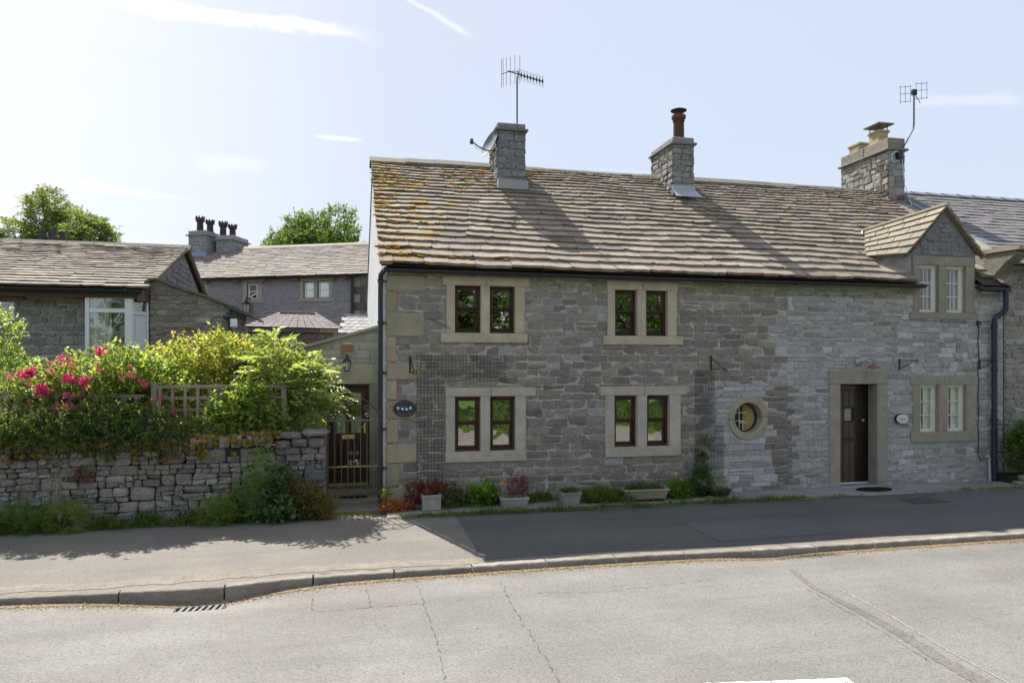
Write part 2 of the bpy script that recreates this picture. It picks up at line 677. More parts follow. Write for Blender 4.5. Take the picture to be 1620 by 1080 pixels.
# ------------------------------------------------------------------ slab roofs
def slabs(mb, P, u0, u1, L, rows, lf, cf, thick, skip=None, lip=.0, lift=.02, irr=.012, seam=.008):
    """rows: exposed lengths from the eave up. P(u, s, n) -> world"""
    s = 0.0
    for ri, ex in enumerate(rows):
        u = u0 - rnd.uniform(.0, .25)
        over = .05 + ex * .35
        sag = rnd.uniform(-.006, .006)
        while u < u1:
            w = lf(ex)
            a, b = max(u, u0) - (lip if u <= u0 else 0), min(u + w, u1)
            if u1 - b < .07:
                b = u1
            u = u + w if b < u1 else u1
            if b - a < .04:
                continue
            if skip and skip((a + b) / 2, s, a, b):
                continue
            t = thick * rnd.uniform(.75, 1.25)
            n0 = lift + thick * .9 + rnd.uniform(-.004, .010)
            n1 = .0 + rnd.uniform(0, .006)
            k = 4
            lo = []
            for i in range(k + 1):
                x = a + seam / 2 + (b - a - seam) * i / k
                e = rnd.uniform(-irr, irr) + sag
                if i in (0, k):
                    e += abs(rnd.gauss(0, irr))
                lo.append((x, s + e))
            s1 = min(s + ex + over, L)
            top = [P(x, y, n0 + rnd.uniform(-.003, .003)) for x, y in lo]
            bot = [P(x, y + .004, n0 - t) for x, y in lo]
            ut = [P(lo[0][0], s1, n1 + t * .3), P(lo[-1][0], s1, n1 + t * .3)]
            ub = [P(lo[0][0], s1, n1 - t * .5), P(lo[-1][0], s1, n1 - t * .5)]
            v = top + bot + ut + ub
            T, B, U, D = 0, k + 1, 2 * k + 2, 2 * k + 4
            f = [tuple(list(range(T, T + k + 1)) + [U + 1, U])]
            for i in range(k):
                f.append((B + i, B + i + 1, T + i + 1, T + i))
            f.append((T, U, D, B))
            f.append((T + k, B + k, D + 1, U + 1))
            mb.add(v, f, cf((a + b) / 2, s))
        s += ex


# ------------------------------------------------------------------ foliage
def leafmesh(name, mat, base_, dirs, nrm, ln, wd, cols, parent=None):
    """one folded lozenge per leaf, all arrays are numpy"""
    n = len(base_)
    side = np.cross(dirs, nrm)
    side /= np.linalg.norm(side, axis=1)[:, None] + 1e-9
    nn = np.cross(side, dirs)
    ln, wd = ln[:, None], wd[:, None]
    v = np.empty((n, 4, 3), dtype=np.float32)
    v[:, 0] = base_
    v[:, 1] = base_ + dirs * ln * .45 + side * wd * .5 + nn * wd * .15
    v[:, 2] = base_ + dirs * ln - nn * ln * .12
    v[:, 3] = base_ + dirs * ln * .45 - side * wd * .5 + nn * wd * .15
    me = bpy.data.meshes.new(name)
    me.vertices.add(n * 4)
    me.vertices.foreach_set('co', v.ravel())
    idx = np.arange(n * 4, dtype=np.int32).reshape(n, 4)
    tri = np.stack([idx[:, 0], idx[:, 1], idx[:, 2], idx[:, 0], idx[:, 2], idx[:, 3]], axis=1).ravel()
    me.loops.add(n * 6)
    me.loops.foreach_set('vertex_index', tri.astype(np.int32))
    me.polygons.add(n * 2)
    me.polygons.foreach_set('loop_start', np.arange(0, n * 6, 3, dtype=np.int32))
    me.update(calc_edges=True)
    ca = me.color_attributes.new('Col', 'FLOAT_COLOR', 'CORNER')
    c = np.ones((n, 6, 4), dtype=np.float32)
    c[:, :, :3] = cols[:, None, :]
    ca.data.foreach_set('color', c.ravel())
    me.materials.append(M[mat])
    o = bpy.data.objects.new(name, me)
    COL.objects.link(o)
    if parent:
        o.parent = parent
    return o


def unit(a):
    return a / (np.linalg.norm(a, axis=1)[:, None] + 1e-9)


def sprays(name, clumps, twigs, per, tlen, leaf, wid, pal, seed, parent=None, up=.3, shell=.55, spread=.9,
           mat='leaf', pinnate=False, droop=0.0, floor=None, var=.3):
    """leafy twigs growing out of a set of ellipsoids (x, y, z, rx, ry, rz)"""
    g = np.random.default_rng(seed)
    cl = np.array(clumps, dtype=float)
    wgt = (cl[:, 3] * cl[:, 4] * cl[:, 5]) ** (2 / 3)
    ci = g.choice(len(cl), twigs, p=wgt / wgt.sum())
    d = unit(g.normal(size=(twigs, 3)))
    rad = shell + (1 - shell) * g.random(twigs) ** .6
    org = cl[ci, :3] + d * cl[ci, 3:] * rad[:, None]
    td = unit(d * 1.0 + g.normal(size=(twigs, 3)) * spread * .6 + np.array([0, 0, up]))
    tl = tlen * g.uniform(.5, 1.3, twigs)
    k = np.tile(np.arange(per), twigs)
    ti = np.repeat(np.arange(twigs), per)
    fr = (k + g.random(len(k)) * .5) / per
    pos = org[ti] + td[ti] * (tl[ti] * fr)[:, None]
    pos[:, 2] -= droop * (fr ** 2) * tl[ti]
    if pinnate:
        s_ = unit(np.cross(td, np.array([0, 0, 1.0]) + g.normal(size=(twigs, 3)) * .3))
        sg = np.where(k % 2 == 0, 1.0, -1.0)[:, None]
        ld = unit(s_[ti] * sg + td[ti] * .55 + g.normal(size=(len(k), 3)) * .12)
        ld[:, 2] -= .15
        ld = unit(ld)
        nn = unit(np.cross(s_, td))[ti] + g.normal(size=(len(k), 3)) * .25
    else:
        ld = unit(td[ti] * .6 + g.normal(size=(len(k), 3)) * spread * .7)
        nn = g.normal(size=(len(k), 3)) * .7 + np.array([0, 0, 1.0])
    nn = unit(nn)
    L = leaf * g.uniform(.6, 1.25, len(k))
    Wd = wid * g.uniform(.7, 1.2, len(k))
    pal = np.array(pal)
    pc = pal[g.integers(0, len(pal), twigs)][ti] * .6 + pal[g.integers(0, len(pal), len(k))] * .4
    pc = pc * g.uniform(1 - var, 1 + var, len(k))[:, None]
    if floor is not None:
        keep = pos[:, 2] > floor
        pos, ld, nn, L, Wd, pc = pos[keep], ld[keep], nn[keep], L[keep], Wd[keep], pc[keep]
    return leafmesh(name, mat, pos, ld, nn, L, Wd, pc, parent)


def stems(name, paths, r0, col, parent, mat='bark'):
    mb = MB()
    for p in paths:
        n = len(p)
        mb.tube(p, [r0 * (1 - .75 * i / (n - 1)) for i in range(n)], col, 5)
    return mb.build(name, mat, parent)


def bush_stems(clumps, foot, n, seed):
    g = random.Random(seed)
    out = []
    for i in range(n):
        c = clumps[g.randrange(len(clumps))]
        f = (foot[0] + g.uniform(-.1, .1), foot[1] + g.uniform(-.05, .05), foot[2])
        e = (c[0] + g.uniform(-.5, .5) * c[3], c[1] + g.uniform(-.5, .5) * c[4], c[2] + g.uniform(-.3, .7) * c[5])
        m = tuple((f[j] * .5 + e[j] * .5) + g.uniform(-.04, .04) for j in range(3))
        out.append([f, m, e])
    return out


# palettes (real leaf reflectances)
G_DARK = [(.045, .08, .025), (.065, .11, .03), (.035, .06, .02)]
G_MID = [(.12, .21, .045), (.15, .25, .055), (.09, .16, .035)]
G_LIGHT = [(.21, .29, .08), (.27, .34, .11), (.16, .23, .06)]
G_YEL = [(.36, .38, .06), (.42, .41, .09), (.28, .35, .06), (.40, .30, .08)]
C_RED = [(.16, .03, .025), (.22, .05, .035), (.10, .02, .02), (.26, .09, .05)]

# ================================================================== GROUND
def road_z(x, y):
    d = math.hypot((x + 2.12) / 1.0, (y + 3.64) / .38)
    z = -.182 - .085 * math.exp(-d * d)
    if 3.6 < x < 5.7:
        z -= .03 * math.exp(-((x - 4.67) / .5) ** 2) * math.exp(-((y + 3.48) / .35) ** 2)
    return z


KERB = [(-63, -3.43), (-12.6, -3.40), (-6.28, -3.37), (-4.07, -3.40), (-3.02, -3.475), (-2.23, -3.528), (-1.91, -3.507), (-1.33, -3.39), (-.59, -3.349),
        (.35, -3.349), (1.62, -3.328), (2.88, -3.338), (4.46, -3.412), (5.52, -3.433), (6.78, -3.433), (8.78, -3.433), (14.8, -3.454), (84, -3.475)]


def kerb_y(x):
    for (a, ya), (b, yb) in zip(KERB[:-1], KERB[1:]):
        if a <= x <= b:
            return ya + (yb - ya) * (x - a) / (b - a)
    return -3.86


def pz(x, y):
    """the pavement falls towards the kerb"""
    return .004 * math.sin(x * 1.7 + y) - .12 * max(0.0, -y - .9) / 2.45


def sheet(name, xs, yf, zf, mat, col=(.3, .3, .3)):
    """grid sheet; yf(x, t) gives y for t in 0..1"""
    mb = MB()
    nt_ = len(yf(xs[0]))
    v = [(x, y, zf(x, y)) for x in xs for y in yf(x)]
    f = []
    for i in range(len(xs) - 1):
        for j in range(nt_ - 1):
            a = i * nt_ + j
            f.append((a, a + 1, a + nt_ + 1, a + nt_))
    mb.add(v, f, col)
    return mb.build(name, mat, smooth=True)


XS = [-90, -40, -20, -12, -9] + [-8 + .2 * i for i in range(101)] + [13, 15, 20, 30, 50, 90]
struct(sheet('road', XS, lambda x: [kerb_y(x) + .03 - 7.3 * (i / 44) ** 1.4 for i in range(45)], road_z, 'road'))
struct(sheet('pavement', XS, lambda x: [.6, -.2] + [-.9 + (kerb_y(x) + .12 + .9) * i / 12 for i in range(13)],
             pz, 'pave'))
g = MB()
g.face([(-1500, -1500, -.30), (1500, -1500, -.30), (1500, 1500, -.30), (-1500, 1500, -.30)], (.07, .10, .03))
struct(g.build('ground', 'plain'))
struct(sheet('garden_ground', [-60, -30, -12, -8, -4, -1.45], lambda x: [-.12, 1, 3, 8, 60], lambda x, y: .93, 'soil', (.09, .08, .05)))
struct(sheet('yard_ground', [-1.45, 0, 40], lambda x: [6.2, 8, 20, 90], lambda x, y: .10, 'plain', (.08, .12, .04)))

# kerb stones
mb = MB()
xs = [-60.0]
x = -60.0
while x < 70:
    x += .92 if -9 < x < 14 else 4
    xs.append(x)
marks = [-8.1, -6.4, -4.8, -3.0, -1.95, -1.03, -.12, .80, 1.72, 2.62, 3.55, 4.48, 5.4, 6.3, 7.2, 8.15, 9.1, 10.0, 11, 12, 13.5]
xs = [-60, -30, -14, -10] + marks + [20, 40, 80]
for a, b in zip(xs[:-1], xs[1:]):
    n = 16
    c = jit((.25, .228, .195), .24)
    top_off = rnd.uniform(-.004, .004)
    prev = None
    for i in range(n + 1):
        x = a + .009 + (b - a - .018) * i / n
        y = kerb_y(x)
        zt = .0 + top_off
        zb = road_z(x, y - .02) - .04
        y += rnd.uniform(-.004, .004)
        zt = -.112 + top_off + .0025 * math.sin(x * 23) + rnd.uniform(-.002, .002)
        prof = [(x, y + .135, -.2), (x, y + .13, zt - .001), (x, y + .07, zt + .001), (x, y + .012, zt - .001), (x, y + .001, zt - .010), (x, y - .004, zt - .03), (x, y - .010, zb)]
        if prev:
            k = len(prof)
            mb.add(prev + prof, [(j, j + k, j + k + 1, j + 1) for j in range(k - 1)], c)
        elif True:
            mb.face(prof, c)
        prev = prof
    mb.face(prev, c)
struct(mb.build('kerb', 'concrete'))

# grit and leaf litter gathered in the gutter
g = np.random.default_rng(5)
n = 24000
lx = g.uniform(-7, 12, n)
off = np.abs(g.normal(0, .075, n))
ly = np.array([kerb_y(a) for a in lx]) - .02 - off
lz = np.array([road_z(a, b) for a, b in zip(lx, ly)]) + .004
wd = unit(np.c_[g.normal(size=(n, 2)), g.normal(size=n) * .12])
nn = unit(np.c_[g.normal(size=(n, 2)) * .3, np.ones(n)])
pal = np.array([(.30, .21, .12), (.24, .17, .10), (.36, .27, .17), (.18, .13, .08), (.33, .28, .22)])
lt = leafmesh('leaf_litter', 'leaf', np.c_[lx, ly, lz], wd, nn, g.uniform(.010, .034, n), g.uniform(.007, .018, n), pal[g.integers(0, 5, n)])
tag(lt, 'brown grit and dry leaf litter gathered along the foot of the kerb', 'leaf litter', kind='stuff')


n = 5200
lx = g.uniform(-6, 9, n)
ly = g.uniform(-8.5, -1.0, n)
ok = np.abs(ly + 3.4) > .12
lx, ly = lx[ok], ly[ok]
n = len(lx)
lz = np.array([(road_z(a, b) if b < -3.45 else pz(a, b)) + .010 for a, b in zip(lx, ly)])
wd = unit(np.c_[g.normal(size=(n, 2)), g.normal(size=n) * .10])
nn = unit(np.c_[g.normal(size=(n, 2)) * .25, np.ones(n)])
lt2 = leafmesh('loose_grit', 'soil', np.c_[lx, ly, lz], wd, nn, g.uniform(.006, .018, n), g.uniform(.005, .012, n), np.array([(.10, .09, .08), (.30, .27, .22), (.20, .16, .11), (.42, .40, .37)])[g.integers(0, 4, n)])
tag(lt2, 'loose grit and small crumbs scattered over the road and pavement', 'grit', kind='stuff')


# markings, trench patch, cracks on the road
def strip(name, pts, w, mat, col, dz=.005, jag=.0, seg=40, zf=road_z):
    mb = MB()
    P = [Vector((a, b, 0)) for a, b in pts]
    Ls = [(P[i + 1] - P[i]).length for i in range(len(P) - 1)]
    tot = sum(Ls)
    prev = None
    for i in range(seg + 1):
        t = tot * i / seg
        j = 0
        while j < len(Ls) - 1 and t > Ls[j]:
            t -= Ls[j]
            j += 1
        p = P[j].lerp(P[j + 1], t / Ls[j])
        d = (P[j + 1] - P[j]).normalized()
        nrm = Vector((-d.y, d.x, 0))
        ww = w if isinstance(w, (int, float)) else w[0] + (w[1] - w[0]) * i / seg
        p = p + nrm * rnd.uniform(-jag, jag)
        a = p + nrm * (ww / 2 + rnd.uniform(-jag, jag) * .3)
        b = p - nrm * (ww / 2 + rnd.uniform(-jag, jag) * .3)
        cur = [(a.x, a.y, zf(a.x, a.y) + dz), (b.x, b.y, zf(b.x, b.y) + dz)]
        if prev:
            mb.add(prev + cur, [(0, 1, 3, 2)], col)
        prev = cur
    return struct(mb.build(name, mat))


def marking():
    m, t, p, out = base('worn_road_paint')
    p.inputs['Base Color'].default_value = (.78, .78, .76, 1)
    p.inputs['Roughness'].default_value = .7
    tr = nd(t, 'ShaderNodeBsdfTransparent')
    mx = nd(t, 'ShaderNodeMixShader')
    f = sstep(t, noise(t, 26, 8, .8), .42, .49)
    t.links.new(f, mx.inputs[0])
    t.links.new(tr.outputs[0], mx.inputs[1])
    t.links.new(p.outputs[0], mx.inputs[2])
    t.links.new(mx.outputs[0], out.inputs[0])
    return m


M['marking'] = marking()
strip('road_marking', [(.2, -6.55), (3.13, -6.985)], .12, 'marking', (.8, .8, .8), .006, .006, 90)
strip('road_trench_patch', [(4.57, -4.1), (4.38, -4.82), (4.31, -5.94), (4.15, -6.83), (4.0, -8.5)], (.06, .20), 'patch', (.2, .2, .2), .004, .012, 90)
strip('road_trench_edge', [(4.62, -4.9), (4.52, -5.82), (4.36, -6.65), (4.15, -8.5)], .012, 'concrete', (.36, .34, .31), .005, .006, 90)


def crack(pts, wd=.009):
    """a crack breaks up: short ragged runs with gaps between them"""
    for a, b in zip(pts[:-1], pts[1:]):
        L = math.hypot(b[0] - a[0], b[1] - a[1])
        t = 0.0
        while t < L:
            e = min(L, t + rnd.uniform(.08, .28))
            p = (a[0] + (b[0] - a[0]) * t / L + rnd.uniform(-.015, .015), a[1] + (b[1] - a[1]) * t / L)
            q = (a[0] + (b[0] - a[0]) * e / L + rnd.uniform(-.015, .015), a[1] + (b[1] - a[1]) * e / L)
            yield p, q
            t = e + rnd.uniform(0, .05)


cm = MB()
for pts in ([(.12, -3.7), (.105, -4.47), (.11, -5.36), (.06, -6.3), (.0, -7.4)], [(1.05, -3.8), (.97, -4.67), (.965, -5.4), (.93, -6.13), (.9, -7.4)],
            [(-1.02, -3.78), (-1.0, -4.37), (-.6, -4.35), (.07, -4.36)], [(-.45, -3.7), (-.42, -4.35)],
            [(1.35, -4.27), (1.88, -4.40), (2.47, -4.38), (3.47, -4.24)], [(4.27, -4.8), (4.17, -5.9), (4.03, -6.8)]):
    for p, q in crack(pts):
        n_ = 5
        d = Vector((q[0] - p[0], q[1] - p[1], 0)).normalized()
        sd_ = Vector((-d.y, d.x, 0))
        prev = None
        for i in range(n_ + 1):
            w_ = .0042 * math.sin(math.pi * (i + .3) / (n_ + .6)) * rnd.uniform(.5, 1.4)
            c_ = Vector((p[0] + (q[0] - p[0]) * i / n_, p[1] + (q[1] - p[1]) * i / n_, 0)) + sd_ * rnd.uniform(-.012, .012)
            a_, b_ = c_ + sd_ * w_, c_ - sd_ * w_
            cur = [(a_.x, a_.y, road_z(a_.x, a_.y) + .0045), (b_.x, b_.y, road_z(b_.x, b_.y) + .0045)]
            if prev:
                cm.add(prev + cur, [(0, 1, 3, 2)], (.14, .13, .113))
            prev = cur
struct(cm.build('road_cracks', 'soil'))
strip('gutter_silt', [(x_, kerb_y(x_) - .055) for x_ in [-7 + .5 * k_ for k_ in range(40)]], .10, 'concrete', (.25, .205, .15), .0045, .016, 500)
struct(sheet('shade_toned_pavement', [.98, 1.0] + [1.1 + .25 * k_ for k_ in range(60)] + [20, 40], lambda x: [-.86 + (kerb_y(x) + .27 + .86) * i / 10 for i in range(11)],
             lambda x, y: pz(x, y) + .004, 'shade_pave'))  # darker sheet: pavement shade painted in, kerb strip left pale
strip('pavement_patch', [(4.25, -2.42), (6.1, -2.36)], 1.05, 'shade_pave2', (.2, .2, .2), .008, .01, 30, pz)
strip('pavement_edge_gravel', [(-5.5, -3.10), (-3, -3.14), (-1, -3.05), (.9, -3.08)], .22, 'concrete', (.24, .215, .18), .004, .03, 60, pz)

# stone flags at the foot of the cottage
mb = MB()
x = -.05
while x < 13:
    w = rnd.uniform(.7, 1.3)
    if 8.2 < x + w / 2 < 9.6:
        pass
    y0 = -.88 + rnd.uniform(-.05, .04) + (.0 if x < 7.5 else .08)
    mb.bbox(x + .01, x + w - .01, y0, .0, -.05, .022 + rnd.uniform(-.005, .006), jit((.27, .26, .25), .12), .012)
    x += w
struct(mb.build('stone_flag_path', 'concrete'))

# the far side of the road, behind the camera (mirrored in the windows)
struct(sheet('opposite_pavement', [-90, -10, 0, 10, 90], lambda x: [-10.38, -10.39, -10.40, -12.6], lambda x, y: -.30 if y > -10.385 else -.08, 'pave'))
struct(sheet('grass_bank', [-90 + 4.5 * i for i in range(41)], lambda x: [-12.6, -13.5, -15, -17, -20, -40, -200],
             lambda x, y: -.06 + .35 * min(1, (-12.6 - y) / 6) + (.12 * math.sin(x * .9) * math.cos(y) if y > -30 and y < -13 else 0), 'soil', (.075, .125, .025)))


# ================================================================== COTTAGE
cott = thing('stone_cottage', 'long low stone cottage with mossy stone slate roof, round window and small dormer', 'cottage')
K = .765
PC = math.atan(K)
cP, sP = math.cos(PC), math.sin(PC)


def PR(u, s, n):
    return (u, -.2 + s * cP - n * sP, 3.885 + s * sP + n * cP)


HOLES = [(1.10, 1.545, 2.825, 3.62), (1.685, 2.128, 2.825, 3.62), (3.90, 4.322, 2.805, 3.615), (4.477, 4.897, 2.805, 3.615),
         (1.10, 1.54, .865, 1.785), (1.69, 2.133, .865, 1.785), (3.89, 4.322, .87, 1.778), (4.495, 4.933, .87, 1.778),
         (10.161, 10.598, 1.007, 1.93), (10.797, 11.25, 1.007, 1.93), (8.39, 9.206, .03, 1.953), (6.195, 6.755, 1.065, 1.625)]
UPH = [(10.146, 10.60, 3.325, 4.25), (10.767, 11.236, 3.325, 4.25)]


def facade_col(u, w):
    n = math.sin(u * 3.1 + w * 1.7) * math.sin(u * 1.3 - w * 4.1)
    if w > 3.60 and u < 9.9:
        return jit((.30, .28, .20), .18)
    edge = 7.05 + .18 * math.sin(w * 6.0)
    if u < edge and not (5.72 + .1 * math.sin(w * 9) < u and w < 2.02):
        c = rnd.choice([(.272, .246, .216), (.298, .268, .23), (.25, .228, .205), (.315, .28, .236), (.26, .238, .22), (.222, .203, .183)])
        if rnd.random() < .05:
            c = (.36, .355, .35)
        if w > 2.6 and 2.4 < u < 3.6 and rnd.random() < .45:
            c = (.31, .295, .275)
        return jit(c, .12)
    if 6.95 < u < 7.42 and w < 1.95:
        return jit((.25, .225, .195), .18)
    if u < 7.4:
        return jit(rnd.choice([(.44, .435, .43), (.38, .375, .37), (.50, .495, .485)]), .12)
    c = rnd.choice([(.41, .405, .39), (.37, .365, .355), (.44, .435, .42), (.385, .375, .36)] if rnd.random() < .85 else [(.52, .51, .495), (.30, .285, .265)])
    if u > 9.6 and w > 1.9 and rnd.random() < .25:
        c = (.54, .535, .52)
    return jit(c, .09)


def hz(w):
    return rnd.choice([.115, .13, .145, .155, .125])


mb = MB()
LEFT = 7.1
wall(mb, TFY(0), 0, LEFT, -.2, 3.90, [h for h in HOLES], .32, (.42, .395, .35))
wall(mb, TFY(0), LEFT, 12.15, -.2, 3.90, HOLES + UPH, .32, (.42, .41, .39))
sheetwall = mb.build('front_wall', 'mortar', cott)
mb = MB()
solid = [(a - .02, b + .02, c - .02, d + .02) for a, b, c, d in HOLES + UPH]
courses(mb, TFY(0), .0, 7.3, .0, 3.86, hz, lambda u, w: rnd.choice([.19, .24, .3, .34, .28, .22, .38]), facade_col, solid, .014, .009, .007, .005,
        inside=lambda u, w, q: not (w < 2.02 and u > 5.72))
courses(mb, TFY(0), 5.68, 7.3, .0, 2.02, lambda w: rnd.choice([.09, .11, .13]), lambda u, w: rnd.choice([.22, .3, .4, .5]), facade_col, solid, .010, .012, .006, .003)
courses(mb, TFY(0), 7.28, 12.13, .0, 3.86, lambda w: rnd.choice([.075, .09, .105, .12]), lambda u, w: rnd.choice([.14, .2, .27, .34]), facade_col, solid, .010, .012, .010, .005)
mb.build('wall_stones', 'facestone', sheetwall)
mb = MB()
for a, b, L in [(3.49, 3.76, .62), (3.155, 3.48, .17), (2.755, 3.145, .60), (2.345, 2.745, .15), (2.055, 2.335, .54), (1.735, 2.045, .16),
                (1.42, 1.725, .46), (1.035, 1.41, .18), (.71, 1.025, .48), (.335, .70, .20), (0, .325, .49)]:
    mb.bbox(-.018, L, -.024, .30, a + .005, b - .005, jit(rnd.choice([(.33, .29, .20), (.29, .265, .195), (.36, .32, .225)]), .1), .014)
mb.build('quoins', 'ashlar', cott)

# gable, back, right walls
mb = MB()
D = 6.4
zr = 3.885 + 3.4 * K
mb.prism([(0, -.2), (D, -.2), (D, 3.85), (3.2, zr - .03), (0, 3.86)], -.078, .0, (.62, .63, .64), lambda u, d, w: (d, u, w))
mb.face([(-.0, D, -.2), (12.15, D, -.2), (12.15, D, 3.85), (-.0, D, 3.85)], (.4, .4, .4))
mb.face([(12.15, 0, -.2), (12.15, D, -.2), (12.15, D, 3.85), (12.15, 3.2, zr - .02), (12.15, 0, 3.9)], (.3, .3, .3))
for (xa, xb) in ((-.05, 9.97), (11.46, 12.15)):
    mb.face([(xa, .0, 3.84), (xb, .0, 3.84), (xb, -.185, 3.86), (xa, -.185, 3.86)], (.05, .05, .05))
for xx in (-.10, 12.10):
    for (ya, yb) in ((-.19, 3.2), (D + .2, 3.2)):
        e = 0.0 if xx < 0 else 12.15
        mb.face([(xx, ya, 3.868), (e, ya, 3.868), (e, yb, zr - .018), (xx, yb, zr - .018)], (.3, .3, .3))
for (xx, sg) in ((0.0, 1), (12.15, 1)):
    mb.face([(xx, -.19, 3.80), (xx, 0, 3.80), (xx, 0, 4.0), (xx, -.19, 3.875)], (.3, .3, .3))
mb.build('gable_wall', 'whiterender', cott)
mb = MB()
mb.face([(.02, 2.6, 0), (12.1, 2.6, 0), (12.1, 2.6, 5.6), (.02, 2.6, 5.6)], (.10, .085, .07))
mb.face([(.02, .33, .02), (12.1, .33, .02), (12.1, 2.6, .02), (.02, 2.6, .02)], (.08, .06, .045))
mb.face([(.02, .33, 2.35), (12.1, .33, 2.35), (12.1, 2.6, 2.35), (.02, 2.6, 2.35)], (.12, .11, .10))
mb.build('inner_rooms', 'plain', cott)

# roof: a solid sheet under the slabs
mb = MB()
for (y0, z0, y1, z1) in ((-.19, 3.87, 3.2, zr - .015), (D + .2, 3.87, 3.2, zr - .015)):
    cuts = ((-.10, 9.97), (11.46, 12.1)) if y0 < 0 else ((-.10, 12.1),)
    for xa, xb in cuts:
        mb.face([(xa, y0, z0), (xb, y0, z0), (xb, y1, z1), (xa, y1, z1)], (.06, .055, .045))
    if y0 < 0:
        yb_ = .75
        mb.face([(9.97, yb_, z0 + (z1 - z0) * (yb_ - y0) / (y1 - y0)), (11.46, yb_, z0 + (z1 - z0) * (yb_ - y0) / (y1 - y0)), (11.46, y1, z1), (9.97, y1, z1)], (.06, .055, .045))
roof = mb.build('roof', 'plain', cott)
mb = MB()
rows = [.255 - .0062 * i for i in range(24)]
tot = sum(rows)
rows = [r * 4.255 / tot for r in rows]


def slab_col(u, s):
    c = rnd.choice([(.255, .208, .162), (.285, .235, .185), (.22, .185, .152), (.27, .222, .178), (.30, .255, .205), (.18, .152, .126)])
    if s < .5:
        c = tuple(v * 1.08 for v in c)
    return jit(c, .16, .012)


def skipd(u, s, a, b):
    y = -.2 + s * cP
    if y < .45 and b > 9.99 and a < 11.45 or (y < .14 and b > 9.98 and a < 11.46):
        return True
    return False


RW = .004


def PRw(u, s, n):        # an old roof is never flat
    n += .02 * math.sin(u * .9 + 1) * math.sin(s * 1.4) + .008 * math.sin(u * 3.1 + s * 2.2)
    return PR(u, s, n)


slabs(mb, PRw, -.13, 12.02, 4.27, rows, lambda ex: rnd.uniform(.24, .62) * (ex / .2) ** .7, slab_col, .054, skipd, irr=.016)
mb.build('roof_slabs', 'slab', roof)
mb = MB()
x = -.15
while x < 11.6:
    w = rnd.uniform(.45, .75)
    c = jit((.15, .135, .105), .15)
    h = zr + .075 + .015 * math.sin(x) + rnd.uniform(-.008, .008)
    for s_ in (-1, 1):
        v = [(x + .004, 3.2, h), (x + w, 3.2, h), (x + w, 3.2 + s_ * .20, h - .135), (x + .004, 3.2 + s_ * .20, h - .135),
             (x + .004, 3.2, h - .06), (x + w, 3.2, h - .06), (x + w, 3.2 + s_ * .20, h - .19), (x + .004, 3.2 + s_ * .20, h - .19)]
        mb.add(v, [(0, 1, 2, 3), (3, 2, 6, 7), (0, 3, 7, 4), (1, 5, 6, 2)], c)
    x += w
mb.build('ridge_stones', 'slab2', roof)
# eaves: corbel stones and dark gap between wall head and slabs
mb = MB()
x = .1
while x < 9.8:
    w = rnd.uniform(.25, .8)
    if rnd.random() < .62:
        mb.bbox(x, x + w, -.07, .05, 3.79, 3.875, jit((.20, .19, .13), .2), .01)
    x += w + .02
mb.build('wall_head', 'stone', cott)['kind'] = 'stuff'


# moss cushions along the left verge and here and there
def moss_cushions(name, spots, parent, col, seed, long=1.0):
    g_ = random.Random(seed)
    mb = MB()
    for (p, r, h, nrm) in spots:
        n, m = 9, 3
        nr = Vector(nrm).normalized()
        f = nr.cross(Vector((1, 0, 0))).normalized()
        e = f.cross(nr) * (long * g_.uniform(.7, 1.3) if long > 1 else 1)
        vs = []
        ph = [g_.uniform(.65, 1.25) for _ in range(n)]
        for j in range(m):
            t = j / m * math.pi / 2
            for k in range(n):
                a = 2 * math.pi * k / n
                rr = r * math.cos(t) * ph[k]
                vs.append(Vector(p) + e * rr * math.cos(a) + f * rr * math.sin(a) + nr * h * math.sin(t) * g_.uniform(.8, 1.1))
        vs.append(Vector(p) + nr * h)
        fs = []
        for j in range(m - 1):
            for k in range(n):
                fs.append((j * n + k, j * n + (k + 1) % n, (j + 1) * n + (k + 1) % n, (j + 1) * n + k))
        for k in range(n):
            fs.append(((m - 1) * n + k, (m - 1) * n + (k + 1) % n, m * n))
        c = g_.choice(col)
        k_ = g_.uniform(.75, 1.25)
        mb.add(vs, fs, tuple(x * k_ for x in c))
    return mb.build(name, 'moss', parent, smooth=True)


spots = []
g_ = random.Random(3)
cum = [0]
for r_ in rows:
    cum.append(cum[-1] + r_)
for i in range(950):
    k = g_.randrange(24)
    s_ = cum[k] + g_.gauss(-.005, .022)
    q = g_.random()
    if q < .62:
        u = -.1 + abs(g_.gauss(0, .42)) * (1.4 - .5 * k / 24)
        if math.sin(s_ * 4.3 + .5) + g_.uniform(-.5, .5) < 0.1 and u > .25:
            continue
    elif q < .72:
        u = 1.9 + g_.gauss(0, .28)
        s_ = 3.45 + g_.gauss(0, .25)
    elif q < .86:
        u = 2.9 + g_.gauss(0, .25)
        s_ = 3.9 + g_.gauss(0, .12)
    else:
        u = g_.uniform(0, 11.8)
        if g_.random() < .6:
            continue
    if s_ < .02 or s_ > 4.1 or (u > 9.6 and s_ < 2):
        continue
    spots.append((PRw(u, s_, .055), g_.uniform(.018, .050), g_.uniform(.008, .020), (0, -sP, cP)))
moss_cushions('roof_moss', spots, roof, [(.30, .17, .03), (.22, .14, .03), (.34, .21, .045), (.16, .12, .03), (.10, .10, .03), (.19, .13, .06)], 4, 1.7)['kind'] = 'stuff'


